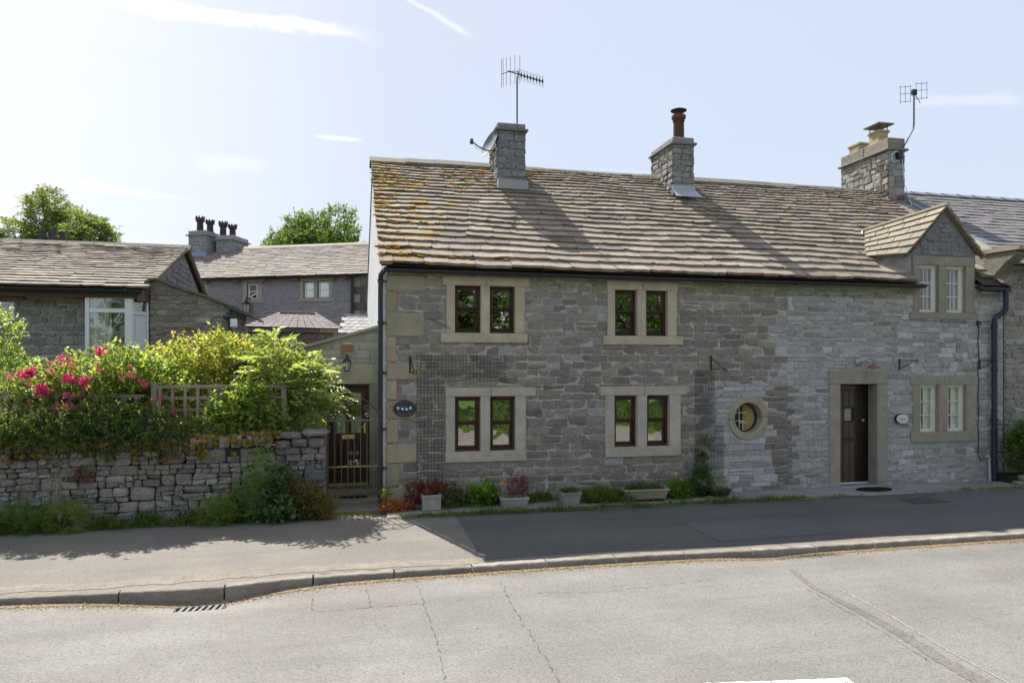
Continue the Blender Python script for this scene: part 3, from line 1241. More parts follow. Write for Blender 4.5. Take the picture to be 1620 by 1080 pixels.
# ---------------- windows
def surround(mb, col, lint, sill, jl, jr, mull, z0, z1, proud=.030, joint=None):
    """lint/sill: (x0, x1, z0, z1)"""
    jx = joint if joint else (lint[0] + lint[1]) / 2
    lint = (lint[0], lint[1], lint[2] - .005, lint[3])
    sill = (sill[0], sill[1], sill[2], sill[3] + .005)
    mb.bbox(lint[0], jx - .002, -proud, .17, lint[2], lint[3], jit(col, .05), .006)
    mb.bbox(jx + .002, lint[1], -proud, .17, lint[2], lint[3], jit(col, .05), .006)
    e = .004
    for (a, b) in ((jl[0], jl[1] + e), (mull[0] - e, mull[1] + e), (jr[0] - e, jr[1])):
        mb.bbox(a, b, -proud + .003, .17, z0 + .006, z1 - .006, jit(col, .07, .03), .006)
    mb.bbox(sill[0], sill[1], -proud - .008, .17, sill[2], sill[3], jit(col, .05), .008)


def bar(mb, x0, x1, y0, y1, z0, z1, col, b=.004):
    mb.bbox(x0, x1, y0, y1, z0, z1, col, b)


def frame_rect(mb, x0, x1, z0, z1, y0, y1, t, col, tr=None, tb=None):
    tr = tr or t
    tb = tb or t
    bar(mb, x0, x0 + t, y0, y1, z0, z1, col)
    bar(mb, x1 - tr, x1, y0, y1, z0, z1, col)
    bar(mb, x0 + t, x1 - tr, y0, y1, z1 - t, z1, col)
    bar(mb, x0 + t, x1 - tr, y0, y1, z0, z0 + tb, col)


BR = (.050, .020, .013)


def sash_window(h1, h2, sur):
    col, lint, sill, jl, jr = sur
    z0, z1 = h1[2], h1[3]
    m1 = MB()
    for h in (h1, h2):
        frame_rect(m1, h[0] + .002, h[1] - .002, z0 + .002, z1 - .002, .075, .15, .042, BR, tb=.05)
        bar(m1, h[0] + .05, h[1] - .05, .068, .085, z1 - .052, z1 - .043, (.09, .035, .02), .002)
    w = m1.build('window', 'wood_dark', cott)
    s1 = MB()
    surround(s1, col, lint, sill, jl, jr, (h1[1], h2[0]), z0, z1)
    s1.build('surround', 'ashlar', w)
    for h in (h1, h2):
        zm = (z0 + z1) / 2 + .015
        s2 = MB()
        frame_rect(s2, h[0] + .046, h[1] - .046, zm - .002, z1 - .046, .085, .115, .036, BR)
        s2.build('sash', 'wood_dark', w)
        s2 = MB()
        frame_rect(s2, h[0] + .046, h[1] - .046, z0 + .055, zm - .004, .118, .146, .038, BR)
        s2.build('sash', 'wood_dark', w)
        for (a, b, y) in ((zm + .03, z1 - .078, .10), (z0 + .09, zm - .04, .132)):
            p = MB()
            tl, tt = rnd.uniform(-.004, .004), rnd.uniform(-.003, .002)
            x0, x1 = h[0] + .078, h[1] - .078
            p.face([(x0, y + tl, a), (x1, y - tl, a), (x1, y - tl + tt, b), (x0, y + tl + tt, b)], (.5, .5, .5))
            p.build('pane', 'glass', w)
    return w


BUFF, GREYB, BROWN = (.46, .40, .30), (.42, .385, .32), (.28, .25, .205)
w1 = sash_window(HOLES[0], HOLES[1], (BUFF, (.905, 2.37, 3.62, 3.765), (.87, 2.335, 2.67, 2.825), (.965, 1.10), (2.128, 2.29)))
w2 = sash_window(HOLES[2], HOLES[3], (BUFF, (3.76, 5.09, 3.615, 3.765), (3.69, 5.185, 2.655, 2.805), (3.765, 3.90), (4.897, 5.065)))
w3 = sash_window(HOLES[4], HOLES[5], (GREYB, (.945, 2.48, 1.785, 1.928), (.945, 2.315, .695, .865), (.955, 1.10), (2.133, 2.31)))
w4 = sash_window(HOLES[6], HOLES[7], (GREYB, (3.635, 5.262, 1.778, 1.93), (3.725, 5.145, .705, .87), (3.725, 3.89), (4.933, 5.14)))
w1['label'] = 'upper left pair of dark brown sash windows under the gutter'
w2['label'] = 'upper middle pair of dark brown sash windows under the gutter'
w3['label'] = 'lower left pair of dark brown sash windows'
w4['label'] = 'lower middle pair of dark brown sash windows'

CR = (.66, .65, .58)


def casement(h1, h2, surf, label, curtain):
    z0, z1 = h1[2], h1[3]
    m1 = MB()
    for h in (h1, h2):
        frame_rect(m1, h[0] + .002, h[1] - .002, z0 + .002, z1 - .04, .06, .13, .03, CR, tr=.10, tb=.055)
        bar(m1, h[0] - .0, h[1] + .0, .03, .12, z1 - .042, z1 - .002, (.70, .68, .60))
        x0, x1, a, b = h[0] + .032, h[1] - .10, z0 + .057, z1 - .072
        bar(m1, (x0 + x1) / 2 - .011, (x0 + x1) / 2 + .011, .085, .11, a, b, CR, .003)
        for k in (1, 2):
            zz = a + (b - a) * k / 3
            bar(m1, x0, (x0 + x1) / 2 - .012, .086, .109, zz - .011, zz + .011, CR, .003)
            bar(m1, (x0 + x1) / 2 + .012, x1, .086, .109, zz - .011, zz + .011, CR, .003)
    w = m1.build('window', 'paint', cott)
    w['label'] = label
    surf(w)
    for h in (h1, h2):
        p = MB()
        x0, x1, a, b = h[0] + .03, h[1] - .098, z0 + .055, z1 - .07
        p.face([(x0, .098, a), (x1, .098, a), (x1, .098, b), (x0, .098, b)], (.5, .5, .5))
        p.build('pane', 'glass4', w)
        c = MB()
        for (ca, cb) in ((x0 - .02, x0 + (x1 - x0) * curtain[0]), (x0 + (x1 - x0) * curtain[1], x1 + .1)):
            n = 14
            pr = None
            for i in range(n + 1):
                xx = ca + (cb - ca) * i / n
                cur = [(xx, .145 + .012 * math.sin(i * 1.9), a - .03), (xx, .145 + .012 * math.sin(i * 1.9 + .3), b + .03)]
                if pr:
                    c.face([pr[0], cur[0], cur[1], pr[1]], curtain[2])
                pr = cur
        c.build('curtain', 'cloth', w)
    return w


def sur_r(w):
    s = MB()
    surround(s, BROWN, (9.95, 11.51, 1.93, 2.105), (9.95, 11.50, .815, 1.007), (10.005, 10.161), (11.25, 11.46), (10.598, 10.797), 1.007, 1.93)
    s.build('surround', 'ashlar', w)


def sur_d(w):
    s = MB()
    surround(s, BROWN, (10.00, 11.43, 4.25, 4.42), (9.93, 11.51, 3.20, 3.325), (10.02, 10.146), (11.236, 11.43), (10.60, 10.767), 3.325, 4.25)
    s.build('surround', 'ashlar', w)


casement(HOLES[8], HOLES[9], sur_r, 'lower right pair of cream small paned windows in brown stone', (.52, .58, (.85, .83, .80)))
casement(UPH[0], UPH[1], sur_d, 'cream small paned windows of the dormer', (.15, .85, (.55, .50, .48)))

# round window
m1 = MB()
n = 48
cx_, cz_, ro, ri = 6.475, 1.345, .400, .277
for i in range(n):
    a, b = 2 * math.pi * i / n, 2 * math.pi * (i + 1) / n
    pr = []
    for t in (a, b):
        c_, s_ = math.cos(t), math.sin(t)
        pr.append([(cx_ + ro * c_, .0, cz_ + ro * s_), (cx_ + (ro - .002) * c_, -.028, cz_ + (ro - .002) * s_), (cx_ + (ro - .010) * c_, -.034, cz_ + (ro - .010) * s_),
                   (cx_ + (ri + .008) * c_, -.034, cz_ + (ri + .008) * s_), (cx_ + ri * c_, -.026, cz_ + ri * s_), (cx_ + (ri - .02) * c_, .20, cz_ + (ri - .02) * s_)])
    cc = (.34, .305, .225)
    if i in (0, 24):
        cc = (.24, .21, .15)
    for k in range(5):
        m1.face([pr[0][k], pr[1][k], pr[1][k + 1], pr[0][k + 1]], cc)
rw = m1.build('round_window', 'ashlar', cott, smooth=False)
m1 = MB()
for i in range(n):
    a, b = 2 * math.pi * i / n, 2 * math.pi * (i + 1) / n
    for (r0, y0, r1, y1) in ((.262, .12, .236, .12), (.236, .12, .236, .15), (.262, .12, .265, .16)):
        m1.face([(cx_ + r0 * math.cos(a), y0, cz_ + r0 * math.sin(a)), (cx_ + r0 * math.cos(b), y0, cz_ + r0 * math.sin(b)),
                 (cx_ + r1 * math.cos(b), y1, cz_ + r1 * math.sin(b)), (cx_ + r1 * math.cos(a), y1, cz_ + r1 * math.sin(a))], (.05, .04, .035))
for (xa, za, xb, zb) in ((-.1, -.21, -.1, .21), (-.235, .09, .06, .09), (-.23, -.06, 0.0, -.06), (-.03, -.235, -.03, -.09), (-.1, -.09, .06, -.09)):
    m1.tube([(cx_ + xa, .125, cz_ + za), (cx_ + xb, .125, cz_ + zb)], .007, (.75, .75, .75), 5)
m1.build('frame', 'plain', rw)
m1 = MB()
m1.face([(cx_ + .25 * math.cos(2 * math.pi * i / n), .14, cz_ + .25 * math.sin(2 * math.pi * i / n)) for i in range(n)], (.5, .5, .5))
m1.build('pane', 'glass3', rw)
m1 = MB()
pr = None
for i in range(25):
    xx = cx_ + .02 + .26 * i / 24
    cur = [(xx, .21 + .022 * math.sin(i * 1.5), cz_ - .3), (xx, .21 + .022 * math.sin(i * 1.5), cz_ + .3)]
    if pr:
        m1.face([pr[0], cur[0], cur[1], pr[1]], (.75, .55, .28))
    pr = cur
m1.build('curtain', 'cloth', rw)

# plank door in its stone surround
m1 = MB()
bds = [8.40, 8.53, 8.66, 8.79, 8.92, 9.05, 9.195]
for i, (a, b) in enumerate(zip(bds[:-1], bds[1:])):
    c = jit((.085, .05, .035), .1) if i < 4 else (.012, .009, .008)  # right-hand boards near black: doorway shadow put into the colour
    zs = [(.06, 1.83)] if not (i in (2, 3)) else [(.06, 1.21), (1.50, 1.83)]
    for (za, zb) in zs:
        m1.bbox(a + .004, b - .004, .245, .29, za, zb, c, .006)
m1.bbox(8.40, 8.92, .240, .29, 1.832, 1.925, (.085, .05, .035), .004)
m1.bbox(8.92, 9.195, .240, .29, 1.832, 1.925, (.02, .013, .01), .004)  # head board carries the same painted shadow on its right
m1.box(8.40, 9.195, .262, .285, .05, 1.93, (.03, .02, .015))
door = m1.build('door', 'wood_dark', cott)
m1 = MB()
frame_rect(m1, 8.655, 8.925, 1.21, 1.50, .236, .262, .028, (.05, .03, .022))
m1.build('window_frame', 'wood_dark', door)
m1 = MB()
m1.face([(8.68, .255, 1.235), (8.84, .255, 1.235), (8.84, .255, 1.475), (8.68, .255, 1.475)], (.30, .29, .26))
m1.build('frosted_pane', 'plain', door)
m1 = MB()
m1.bbox(8.66, 8.92, .228, .246, .84, .94, (.06, .045, .045), .006)
m1.bbox(8.70, 8.88, .222, .230, .87, .91, (.03, .02, .02), .003)
m1.build('letterbox', 'iron', door)
m1 = MB()
m1.lathe([(.012, 0), (.012, -.03), (.027, -.04), (.032, -.055), (.024, -.07), (.0, -.073)], 9.07, .262, 1.25, (.7, .65, .55), 14, 'Y')
m1.build('handle', 'brass', door)
m1 = MB()
m1.bbox(8.142, 8.40, -.014, .24, 1.953, 2.215, jit(GREYB, .05), .01)
m1.bbox(8.40, 9.43, -.014, .24, 1.953, 2.215, (.255, .225, .175), .01)
m1.v = []
m1.f = []
m1.c = []
m1.bbox(8.142, 9.432, -.036, .24, 1.947, 2.215, (.30, .275, .225), .012)
m1.bbox(8.158, 8.395, -.033, .24, .0, 1.946, (.31, .29, .245), .012)
m1.bbox(9.201, 9.43, -.033, .24, .0, 1.946, (.30, .275, .225), .012)
m1.build('surround', 'ashlar', door)
m1 = MB()
m1.bbox(8.36, 9.24, -.10, .26, -.02, .032, (.30, .29, .28), .012)
m1.build('door_step', 'concrete', cott)
m1 = MB()
m1.bbox(8.40, 9.20, .225, .244, .034, .058, (.80, .80, .80), .004)
m1.build('threshold', 'paint', door)

# ---------------- dormer
mb = MB()
gz = lambda x: 5.30 - abs(x - 10.73) * 1.10
tfd = TFY(0)
DC = (.22, .22, .225)
for poly in ([(9.97, 3.90), (10.14, 3.90), (10.14, 4.42), (9.97, 4.42)], [(11.242, 3.90), (11.47, 3.90), (11.47, 4.42), (11.242, 4.42)],
             [(10.606, 3.90), (10.761, 3.90), (10.761, 4.25), (10.606, 4.25)],
             [(9.97, 4.421), (11.47, 4.421), (11.47, 4.50), (10.73, 5.30), (9.97, 4.46)]):
    mb.prism([(u, w) for u, w in poly], .0, .15, DC)
# cheeks: left one splays towards the roof
mb.face([(9.97, 0, 3.88), (9.52, .40, 4.2), (9.50, .45, 4.50), (9.97, 0, 4.48)], (.34, .335, .31))
mb.face([(9.52, .40, 4.2), (9.50, 1.2, 4.9), (9.50, .45, 4.50)], (.34, .335, .31))
mb.face([(11.47, 0, 3.88), (11.47, 1.4, 5.0), (11.47, 0, 4.48)], (.28, .275, .26))
dorm = mb.build('dormer', 'stone', cott)
mb = MB()


def inside_g(u, w, q):
    return w < gz(u) - .06 and q[3] < gz(q[0]) + .02 and q[3] < gz(q[1]) + .02


courses(mb, TFY(0), 9.99, 11.45, 4.44, 5.3, lambda w: .09, lambda u, w: rnd.choice([.14, .2, .3]), lambda u, w: jit((.235, .235, .245), .08), [], .008, .012, .010, 0, inside_g)
mb.build('gable_stones', 'stone', dorm)
mb = MB()
# the two slopes of the dormer roof, laid in slabs
E0, E1 = Vector((9.80, -.10, 4.42)), Vector((9.36, .52, 4.44))       # left eave, front and back
A0, A1 = Vector((10.73, -.10, 5.40)), Vector((10.0, 1.30, 5.12))     # ridge, front and back
F0, F1 = Vector((11.60, -.10, 4.44)), Vector((11.60, .65, 4.60))     # right eave


def dslope(e0, e1, a0, a1, nrows, seed, flip):
    nn_ = (e1 - e0).cross(a0 - e0).normalized()
    if nn_.z < 0:
        nn_ = -nn_
    for i in range(nrows):
        t0, t1 = i / nrows, min(1.0, (i + 1.35) / nrows)
        k = 0.0
        while k < 1.0:
            w = rnd.uniform(.18, .34)
            k1 = min(1, k + w)
            if 1 - k1 < .08:
                k1 = 1
            k0 = k
            k = k1

            def Q(t, kk, n):
                f = e0.lerp(a0, t)
                b = e1.lerp(a1, t)
                return f.lerp(b, kk) + nn_ * n
            th = .034
            up_ = .045 + rnd.uniform(-.004, .006)
            v = [Q(t0, k0 + .006, up_), Q(t0, k1 - .006, up_), Q(t1, k1 - .006, .012), Q(t1, k0 + .006, .012),
                 Q(t0, k0 + .006, up_ - th), Q(t0, k1 - .006, up_ - th), Q(t1, k1 - .006, -.02), Q(t1, k0 + .006, -.02)]
            mb.add(v, [(0, 1, 2, 3), (0, 4, 5, 1), (0, 3, 7, 4), (1, 5, 6, 2), (4, 7, 6, 5)], jit((.27, .235, .18), .14, .012))


dslope(E0, E1, A0, A1, 6, 1, False)
dslope(F0, F1, A0, A1, 7, 2, True)
# gable verge undercloak
for (p, q) in ((E0, A0), (F0, A0)):
    a, b = p + Vector((0, .0, -.03)), q + Vector((0, .0, -.03))
    mb.tube([a + Vector((0, .06, 0)), b + Vector((0, .06, 0))], .035, (.12, .10, .07), 4)
mb.tube([A0 + Vector((0, 0, .02)), A1 + Vector((0, 0, .02))], .045, (.30, .26, .19), 6)
mb.build('dormer_roof', 'slab2', dorm)
mb = MB()
mb.face([E1 + Vector((-.02, .0, -.02)), A1 + Vector((-.05, 0, .0)), A1 + Vector((-.0, .12, .07)), E1 + Vector((-.16, .05, .02))], (.35, .37, .40))
mb.face([(9.50, .46, 4.44), (9.46, .36, 4.36), (9.90, -.06, 3.93), (9.97, -.02, 3.98)], (.5, .5, .5))
mb.build('lead_flashing', 'lead', dorm)


# ---------------- chimneys
def chimney(name, x0, x1, y0, y1, zb, zt, parent, col, cap=.06, band=.16, tf=None, cmort=(.24, .24, .24), st=None, quo=None):
    mb = MB()
    mb.box(x0 + .01, x1 - .01, y0 + .01, y1 - .01, zb, zt - .02, cmort)
    ch = mb.build(name, 'mortar', parent)
    mb = MB()
    st = st or ((lambda w: rnd.choice([.12, .14, .155])), (lambda u, w: rnd.choice([.17, .25, .33])))
    zt2 = zt - band
    cf = (lambda u, w: jit(col, .12)) if not callable(col) else col
    courses(mb, TFY(y0), x0, x1, zb, zt2, st[0], st[1], cf, [], .013, .016, .010)
    courses(mb, TFX(x0, -1), y0, y1, zb, zt2, st[0], st[1], cf, [], .013, .020, .012)
    courses(mb, TFX(x1, 1), y0, y1, zb, zt2, st[0], st[1], cf, [], .013, .016, .010)
    mb.bbox(x0 - cap, x1 + cap, y0 - cap, y1 + cap, zt2, zt2 + .05, tuple(v * .85 for v in (cf(0, 0))), .012)
    m = (y0 + y1) / 2
    mb.bbox(x0 - .01, x1 + .01, y0 - .01, m - .004, zt2 + .05, zt, jit(cf(0, 0), .1), .016)
    mb.bbox(x0 - .01, x1 + .01, m + .004, y1 + .01, zt2 + .05, zt - .01, jit(cf(0, 0), .1), .016)
    mb.build('chimney_stones', 'rubble', ch)
    return ch


c1 = chimney('chimney', 2.335, 2.89, 2.32, 3.12, 5.55, 7.155, cott, (.26, .26, .27))
c1['label'] = 'short crumbling chimney carrying the dish and tall aerial'
mb = MB()
mb.prism([(2.31, 5.80), (2.92, 5.80), (2.92, 5.98), (2.31, 6.0)], 2.17, 2.32, (.33, .33, .33))
mb.build('mortar_fillet', 'mortar', c1)
c2 = chimney('chimney', 6.145, 6.62, 2.36, 3.46, 5.55, 7.16, cott, (.30, .295, .285), st=(lambda w: .125, lambda u, w: rnd.choice([.2, .28, .35])))
c2['label'] = 'squared stone chimney with a red clay pot'
mb = MB()
mb.box(6.125, 6.64, 2.325, 2.36, 5.93, 6.13, (.36, .38, .42))
mb.add([(6.12, 2.32, 6.03), (6.645, 2.32, 6.03), (6.70, 2.10, 5.74 + .10), (6.08, 2.10, 5.74 + .10)], [(0, 1, 2, 3)], (.36, .38, .42))
mb.build('lead_flashing', 'lead', c2)
mb = MB()
mb.lathe([(.16, 0), (.15, .03), (.125, .05), (.118, .10), (.115, .42), (.13, .43), (.13, .46), (.10, .47), (.10, .44)], 6.40, 2.62, 7.15, (.09, .045, .038), 20)
pot = mb.build('chimney_pot', 'clay', c2, smooth=False)
mb = MB()
mb.lathe([(.13, .47), (.155, .50), (.155, .55), (.12, .57), (.12, .53)], 6.40, 2.62, 7.15, (.15, .05, .04), 20)
mb.lathe([(.05, .66), (.17, .655), (.175, .67), (.10, .70), (.0, .71)], 6.40, 2.62, 7.15, (.03, .03, .035), 20)
for k in range(4):
    a = k * math.pi / 2 + .5
    mb.tube([(6.40 + .12 * math.cos(a), 2.62 + .12 * math.sin(a), 7.68), (6.40 + .12 * math.cos(a), 2.62 + .12 * math.sin(a), 7.82)], .008, (.05, .05, .05), 5)
mb.build('cowl', 'plain', pot)

# ---------------- gutters and downpipes of the cottage


def gutter(name, x0, x1, y, z, r, col, parent, mat='plastic', sag=0.0):
    mb = MB()
    n = 8
    segs = 12
    for sgi in range(segs):
        a, b = x0 + (x1 - x0) * sgi / segs, x0 + (x1 - x0) * (sgi + 1) / segs
        za = z - sag * math.sin(math.pi * sgi / segs)
        zb = z - sag * math.sin(math.pi * (sgi + 1) / segs)
        for k in range(n):
            t0, t1 = math.pi + math.pi * k / n, math.pi + math.pi * (k + 1) / n
            for rr in (r, r * .86):
                mb.face([(a, y + rr * math.cos(t0), za + rr * math.sin(t0)), (b, y + rr * math.cos(t0), zb + rr * math.sin(t0)),
                         (b, y + rr * math.cos(t1), zb + rr * math.sin(t1)), (a, y + rr * math.cos(t1), za + rr * math.sin(t1))], col)
        mb.face([(a, y - r, za), (b, y - r, zb), (b, y - r * .86, zb), (a, y - r * .86, za)], col)
    for e in (x0, x1):
        mb.face([(e, y + r * math.cos(math.pi + math.pi * k / n), z + r * math.sin(math.pi + math.pi * k / n)) for k in range(n + 1)], col)
    x = x0 + .4
    while x < x1 - .1:
        t_ = (x - x0) / (x1 - x0)
        zz = z - sag * math.sin(math.pi * t_)
        ring = [(x, y + r * 1.12 * math.cos(math.pi + math.pi * k / n), zz + .004 + r * 1.12 * math.sin(math.pi + math.pi * k / n)) for k in range(n + 1)]
        mb.tube(ring, .009, col, 4)
        x += 1.0
    return mb.build(name, mat, parent)


BK = (.022, .024, .030)
gutter('gutter', -.06, 10.16, -.155, 3.835, .058, BK, cott, sag=.012)
gutter('gutter', 11.43, 12.10, -.17, 3.80, .058, BK, cott)
mb = MB()
mb.tube([(-.06, -.155, 3.79), (-.10, -.12, 3.74), (-.105, -.07, 3.66), (-.105, -.055, 3.3), (-.105, -.055, .22), (-.10, -.13, .14)], .040, BK, 12)
for z in (3.62, 2.95, 2.15, 1.25, .62):
    mb.tube([(-.103, -.055, z), (-.103, -.055, z + .05)], .050, BK, 12)
    mb.box(-.103, .0, -.035, -.015, z + .01, z + .035, BK)
mb.build('downpipe', 'plastic', cott)
NV = (.018, .026, .05)
mb = MB()
mb.tube([(12.03, -.17, 3.77), (12.03, -.17, 3.42), (11.99, -.14, 3.34), (11.86, -.10, 3.24), (11.83, -.10, 3.15), (11.83, -.10, .02)], .052, NV, 12)
for z in (3.05, 2.2, 1.2, .35):
    mb.tube([(11.83, -.10, z), (11.83, -.10, z + .06)], .064, NV, 12)
mb.build('downpipe', 'plastic', cott)
mb = MB()
mb.box(11.46, 12.10, -.12, .02, 3.80, 3.86, (.03, .035, .045))
mb.box(.0, 9.95, -.05, .01, 3.865, 3.89, (.05, .045, .035))
mb.build('fascia_board', 'plastic', cott)
mb = MB()
# black cable tacked down the wall
mb.tube([(9.67, -.025, 3.235), (9.75, -.03, 3.17), (10.4, -.03, 3.165), (11.0, -.03, 3.15), (11.50, -.03, 3.155)], .006, (.05, .045, .045), 5)
mb.tube([(11.50, -.03, 3.155), (11.80, -.03, 3.18)], .006, (.05, .045, .045), 5)
pts = [(11.52 + .012 * math.sin(i * 1.7), -.03, 3.15 - .145 * i) for i in range(19)]
mb.tube(pts, .009, (.03, .03, .035), 6)
mb.tube([(11.53, -.03, .54), (11.57, -.03, .42), (11.66, -.03, .47), (11.73, -.03, .50)], .007, (.03, .03, .035), 5)
mb.bbox(11.47, 11.56, -.07, -.02, 3.10, 3.18, (.02, .02, .025), .008)
mb.build('cable', 'plastic', cott)
mb = MB()
mb.tube([(11.66, -.05, .50), (11.74, -.05, .51), (11.76, -.05, .46), (11.77, -.05, .0)], .028, (.42, .43, .45), 10)
mb.build('waste_pipe', 'paint', cott)

# ================================================================== NEIGHBOURING HOUSE (right)
nb = thing('neighbouring_house', 'pale rubble house at the right edge with grey slate roof and big chimney', 'house')
K2 = .640
P2 = math.atan(K2)
c2_, s2_ = math.cos(P2), math.sin(P2)


def PN(u, s, n):
    return (u, -.28 + s * c2_ - n * s2_, 4.27 + s * s2_ + n * c2_)


mb = MB()
wall(mb, TFY(-.02), 12.15, 24, -.2, 4.3, [], .3, (.36, .345, .31))
mb.face([(24, 0, -.2), (24, 6.6, -.2), (24, 6.6, 4.3), (24, 3.2, 6.4), (24, 0, 4.3)], (.3, .3, .3))
mb.face([(12.15, 6.6, -.2), (24, 6.6, -.2), (24, 6.6, 4.3), (12.15, 6.6, 4.3)], (.3, .3, .3))
nw = mb.build('front_wall', 'mortar', nb)
mb = MB()
courses(mb, TFY(-.02), 12.16, 19.5, .0, 4.22, lambda w: rnd.choice([.10, .13, .16]), lambda u, w: rnd.choice([.14, .2, .27, .34]),
        lambda u, w: jit(rnd.choice([(.36, .34, .30), (.30, .285, .25), (.40, .385, .35)]), .1), [], .016, .022, .016, .01)
mb.build('wall_stones', 'rubble', nw)
mb = MB()
mb.face([(12.1, -.28, 4.25), (24, -.28, 4.25), (24, 3.25, 4.25 + 3.53 * K2), (12.1, 3.25, 4.25 + 3.53 * K2)], (.06, .06, .06))
mb.face([(12.1, 6.8, 4.25), (24, 6.8, 4.25), (24, 3.25, 4.25 + 3.53 * K2), (12.1, 3.25, 4.25 + 3.53 * K2)], (.06, .06, .06))
nroof = mb.build('roof', 'plain', nb)
mb = MB()
slabs(mb, PN, 11.9, 23.8, 4.19, [.20] * 21, lambda ex: rnd.uniform(.24, .34), lambda u, s: jit((.185, .175, .178), .10), .016, lift=.012, irr=.003, seam=.004)
mb.build('roof_slates', 'slab2', nroof)
mb = MB()
x = 12.0
while x < 23.5:
    h = 6.53
    for s_ in (-1, 1):
        v = [(x, 3.25, h + .06), (x + .44, 3.25, h + .045), (x + .44, 3.25 + s_ * .16, h - .05), (x, 3.25 + s_ * .16, h - .035)]
        mb.add(v, [(0, 1, 2, 3)], jit((.20, .21, .23), .1))
        mb.add([v[3], v[2], (v[2][0], v[2][1], v[2][2] - .03), (v[3][0], v[3][1], v[3][2] - .03)], [(0, 1, 2, 3)], (.15, .15, .16))
    x += .45
mb.build('ridge_tiles', 'slab2', nroof)
gutter('gutter', 12.30, 23.8, -.36, 4.24, .058, BK, nb)
# parapet with coping and projecting kneeler
mb = MB()
tfp = lambda u, d, w: (11.92 + d, u, w)
mb.prism([(.2, 4.0), (.2, 4.54), (3.15, 6.36), (3.15, 5.9)], .0, .24, (.33, .30, .25), tfp)
mb.prism([(.22, 4.02), (.22, 4.53), (-.50, 4.50), (-.46, 4.42), (-.25, 4.30), (-.04, 4.10), (-.03, 3.85), (.22, 3.85)], -.02, .30, (.24, .225, .19), tfp)
pw = mb.build('parapet', 'stone', nb)
mb = MB()
n_ = 5
for i in range(n_):
    a, b = i / n_, (i + 1) / n_
    y0, y1 = .20 + 2.9 * a + .005, .20 + 2.9 * b - .005
    z0, z1 = 4.54 + 2.9 * .627 * a, 4.54 + 2.9 * .627 * b
    mb.prism([(y0, z0), (y0, z0 + .085), (y1, z1 + .085), (y1, z1)], -.05, .30, jit((.36, .32, .25), .07), tfp)
mb.prism([(-.60, 4.52), (-.60, 4.60), (.195, 4.63), (.195, 4.54)], -.05, .34, (.32, .27, .20), tfp)
mb.build('coping', 'ashlar', pw)
mb = MB()
mb.add([(12.22, .35, 4.72), (12.22, 2.6, 6.16), (12.50, 2.6, 6.12), (12.50, .35, 4.68)], [(0, 1, 2, 3)], (.20, .23, .30))
mb.build('lead_valley', 'lead', pw)


def c3col(u, w):
    if (w * 7.3 + math.sin(u * 9)) % 2 < .65 and (abs(u - 2.72) < .3 or abs(u - 12.2) < .12 or abs(u - 11.8) < .1 or abs(u - 4.2) < .2):
        return jit((.12, .10, .08), .25)
    return jit(rnd.choice([(.36, .35, .34), (.30, .28, .24), (.40, .39, .385)]), .10)


c3 = chimney('chimney', 11.79, 12.23, 2.70, 4.35, 5.4, 7.66, nb, c3col, cap=.07, band=.30, cmort=(.36, .34, .30),
             st=(lambda w: rnd.choice([.12, .15, .17]), lambda u, w: rnd.choice([.18, .25, .32])))
mb = MB()
mb.bbox(11.83, 12.10, 3.05, 3.42, 7.64, 7.93, (.40, .33, .20), .03)
mb.bbox(11.81, 12.12, 3.03, 3.44, 7.90, 7.96, (.36, .30, .19), .01)
p1 = mb.build('chimney_pot', 'ashlar', c3)
mb = MB()
for (a, b) in ((11.85, 3.08), (12.08, 3.08), (11.85, 3.39), (12.08, 3.39)):
    mb.tube([(a, b, 7.94), (a, b, 8.09)], .012, (.06, .06, .06), 5)
mb.bbox(11.74, 12.19, 2.97, 3.50, 8.08, 8.115, (.20, .18, .15), .008)
mb.build('cowl', 'plain', p1)
mb = MB()
mb.bbox(11.84, 12.12, 3.75, 4.15, 7.64, 7.84, (.38, .31, .19), .03)
mb.bbox(11.82, 12.14, 3.73, 4.17, 7.81, 7.87, (.34, .29, .18), .01)
mb.build('chimney_pot', 'ashlar', c3)


# ================================================================== AERIALS, DISH
t = thing('television_aerial', 'tall yagi television aerial with curved rod reflector on the short crumbling chimney', 'aerial', (2.80, 2.62, 7.10))
mb = MB()
mb.tube([(0, 0, -.4), (0, 0, 1.12)], .018, (.13, .14, .17), 8)
mb.build('mast', 'metal', t)
AL = (.10, .11, .13)
mb = MB()
b0, b1 = Vector((-.20, -.02, 1.21)), Vector((.48, -.22, .98))
mb.tube([b0, b1], .013, AL, 6)
mb.build('boom', 'metal', t)
mb = MB()
dirb = (b1 - b0).normalized()
for i in range(9):
    p = b0.lerp(b1, .30 + .70 * i / 8)
    mb.box(p.x - .011, p.x + .011, p.y - .02, p.y + .02, p.z - .035, p.z + .035, (.02, .02, .02))
    for s_ in (-1, 1):
        mb.tube([p + Vector((-.015, 0, s_ * .12)), p + Vector((.015, .02, -s_ * .02))], .0035, AL, 4)
        mb.tube([p + Vector((.02, 0, s_ * .11)), p], .0035, AL, 4)
mb.build('director', 'metal', t)
mb = MB()
for i, xo in enumerate((-.34, -.30, -.23, -.14, -.04, .07)):
    zc = 1.15 + .035 * i
    mb.tube([(xo, -.05 + .02 * i, zc - .31), (xo, -.05 + .02 * i, zc + .27)], .0055, AL, 5)
mb.tube([(-.34, -.05, 1.12), (-.23, -.02, 1.18), (-.04, .02, 1.24), (.07, .05, 1.24)], .007, AL, 5)
mb.build('reflector', 'metal', t)

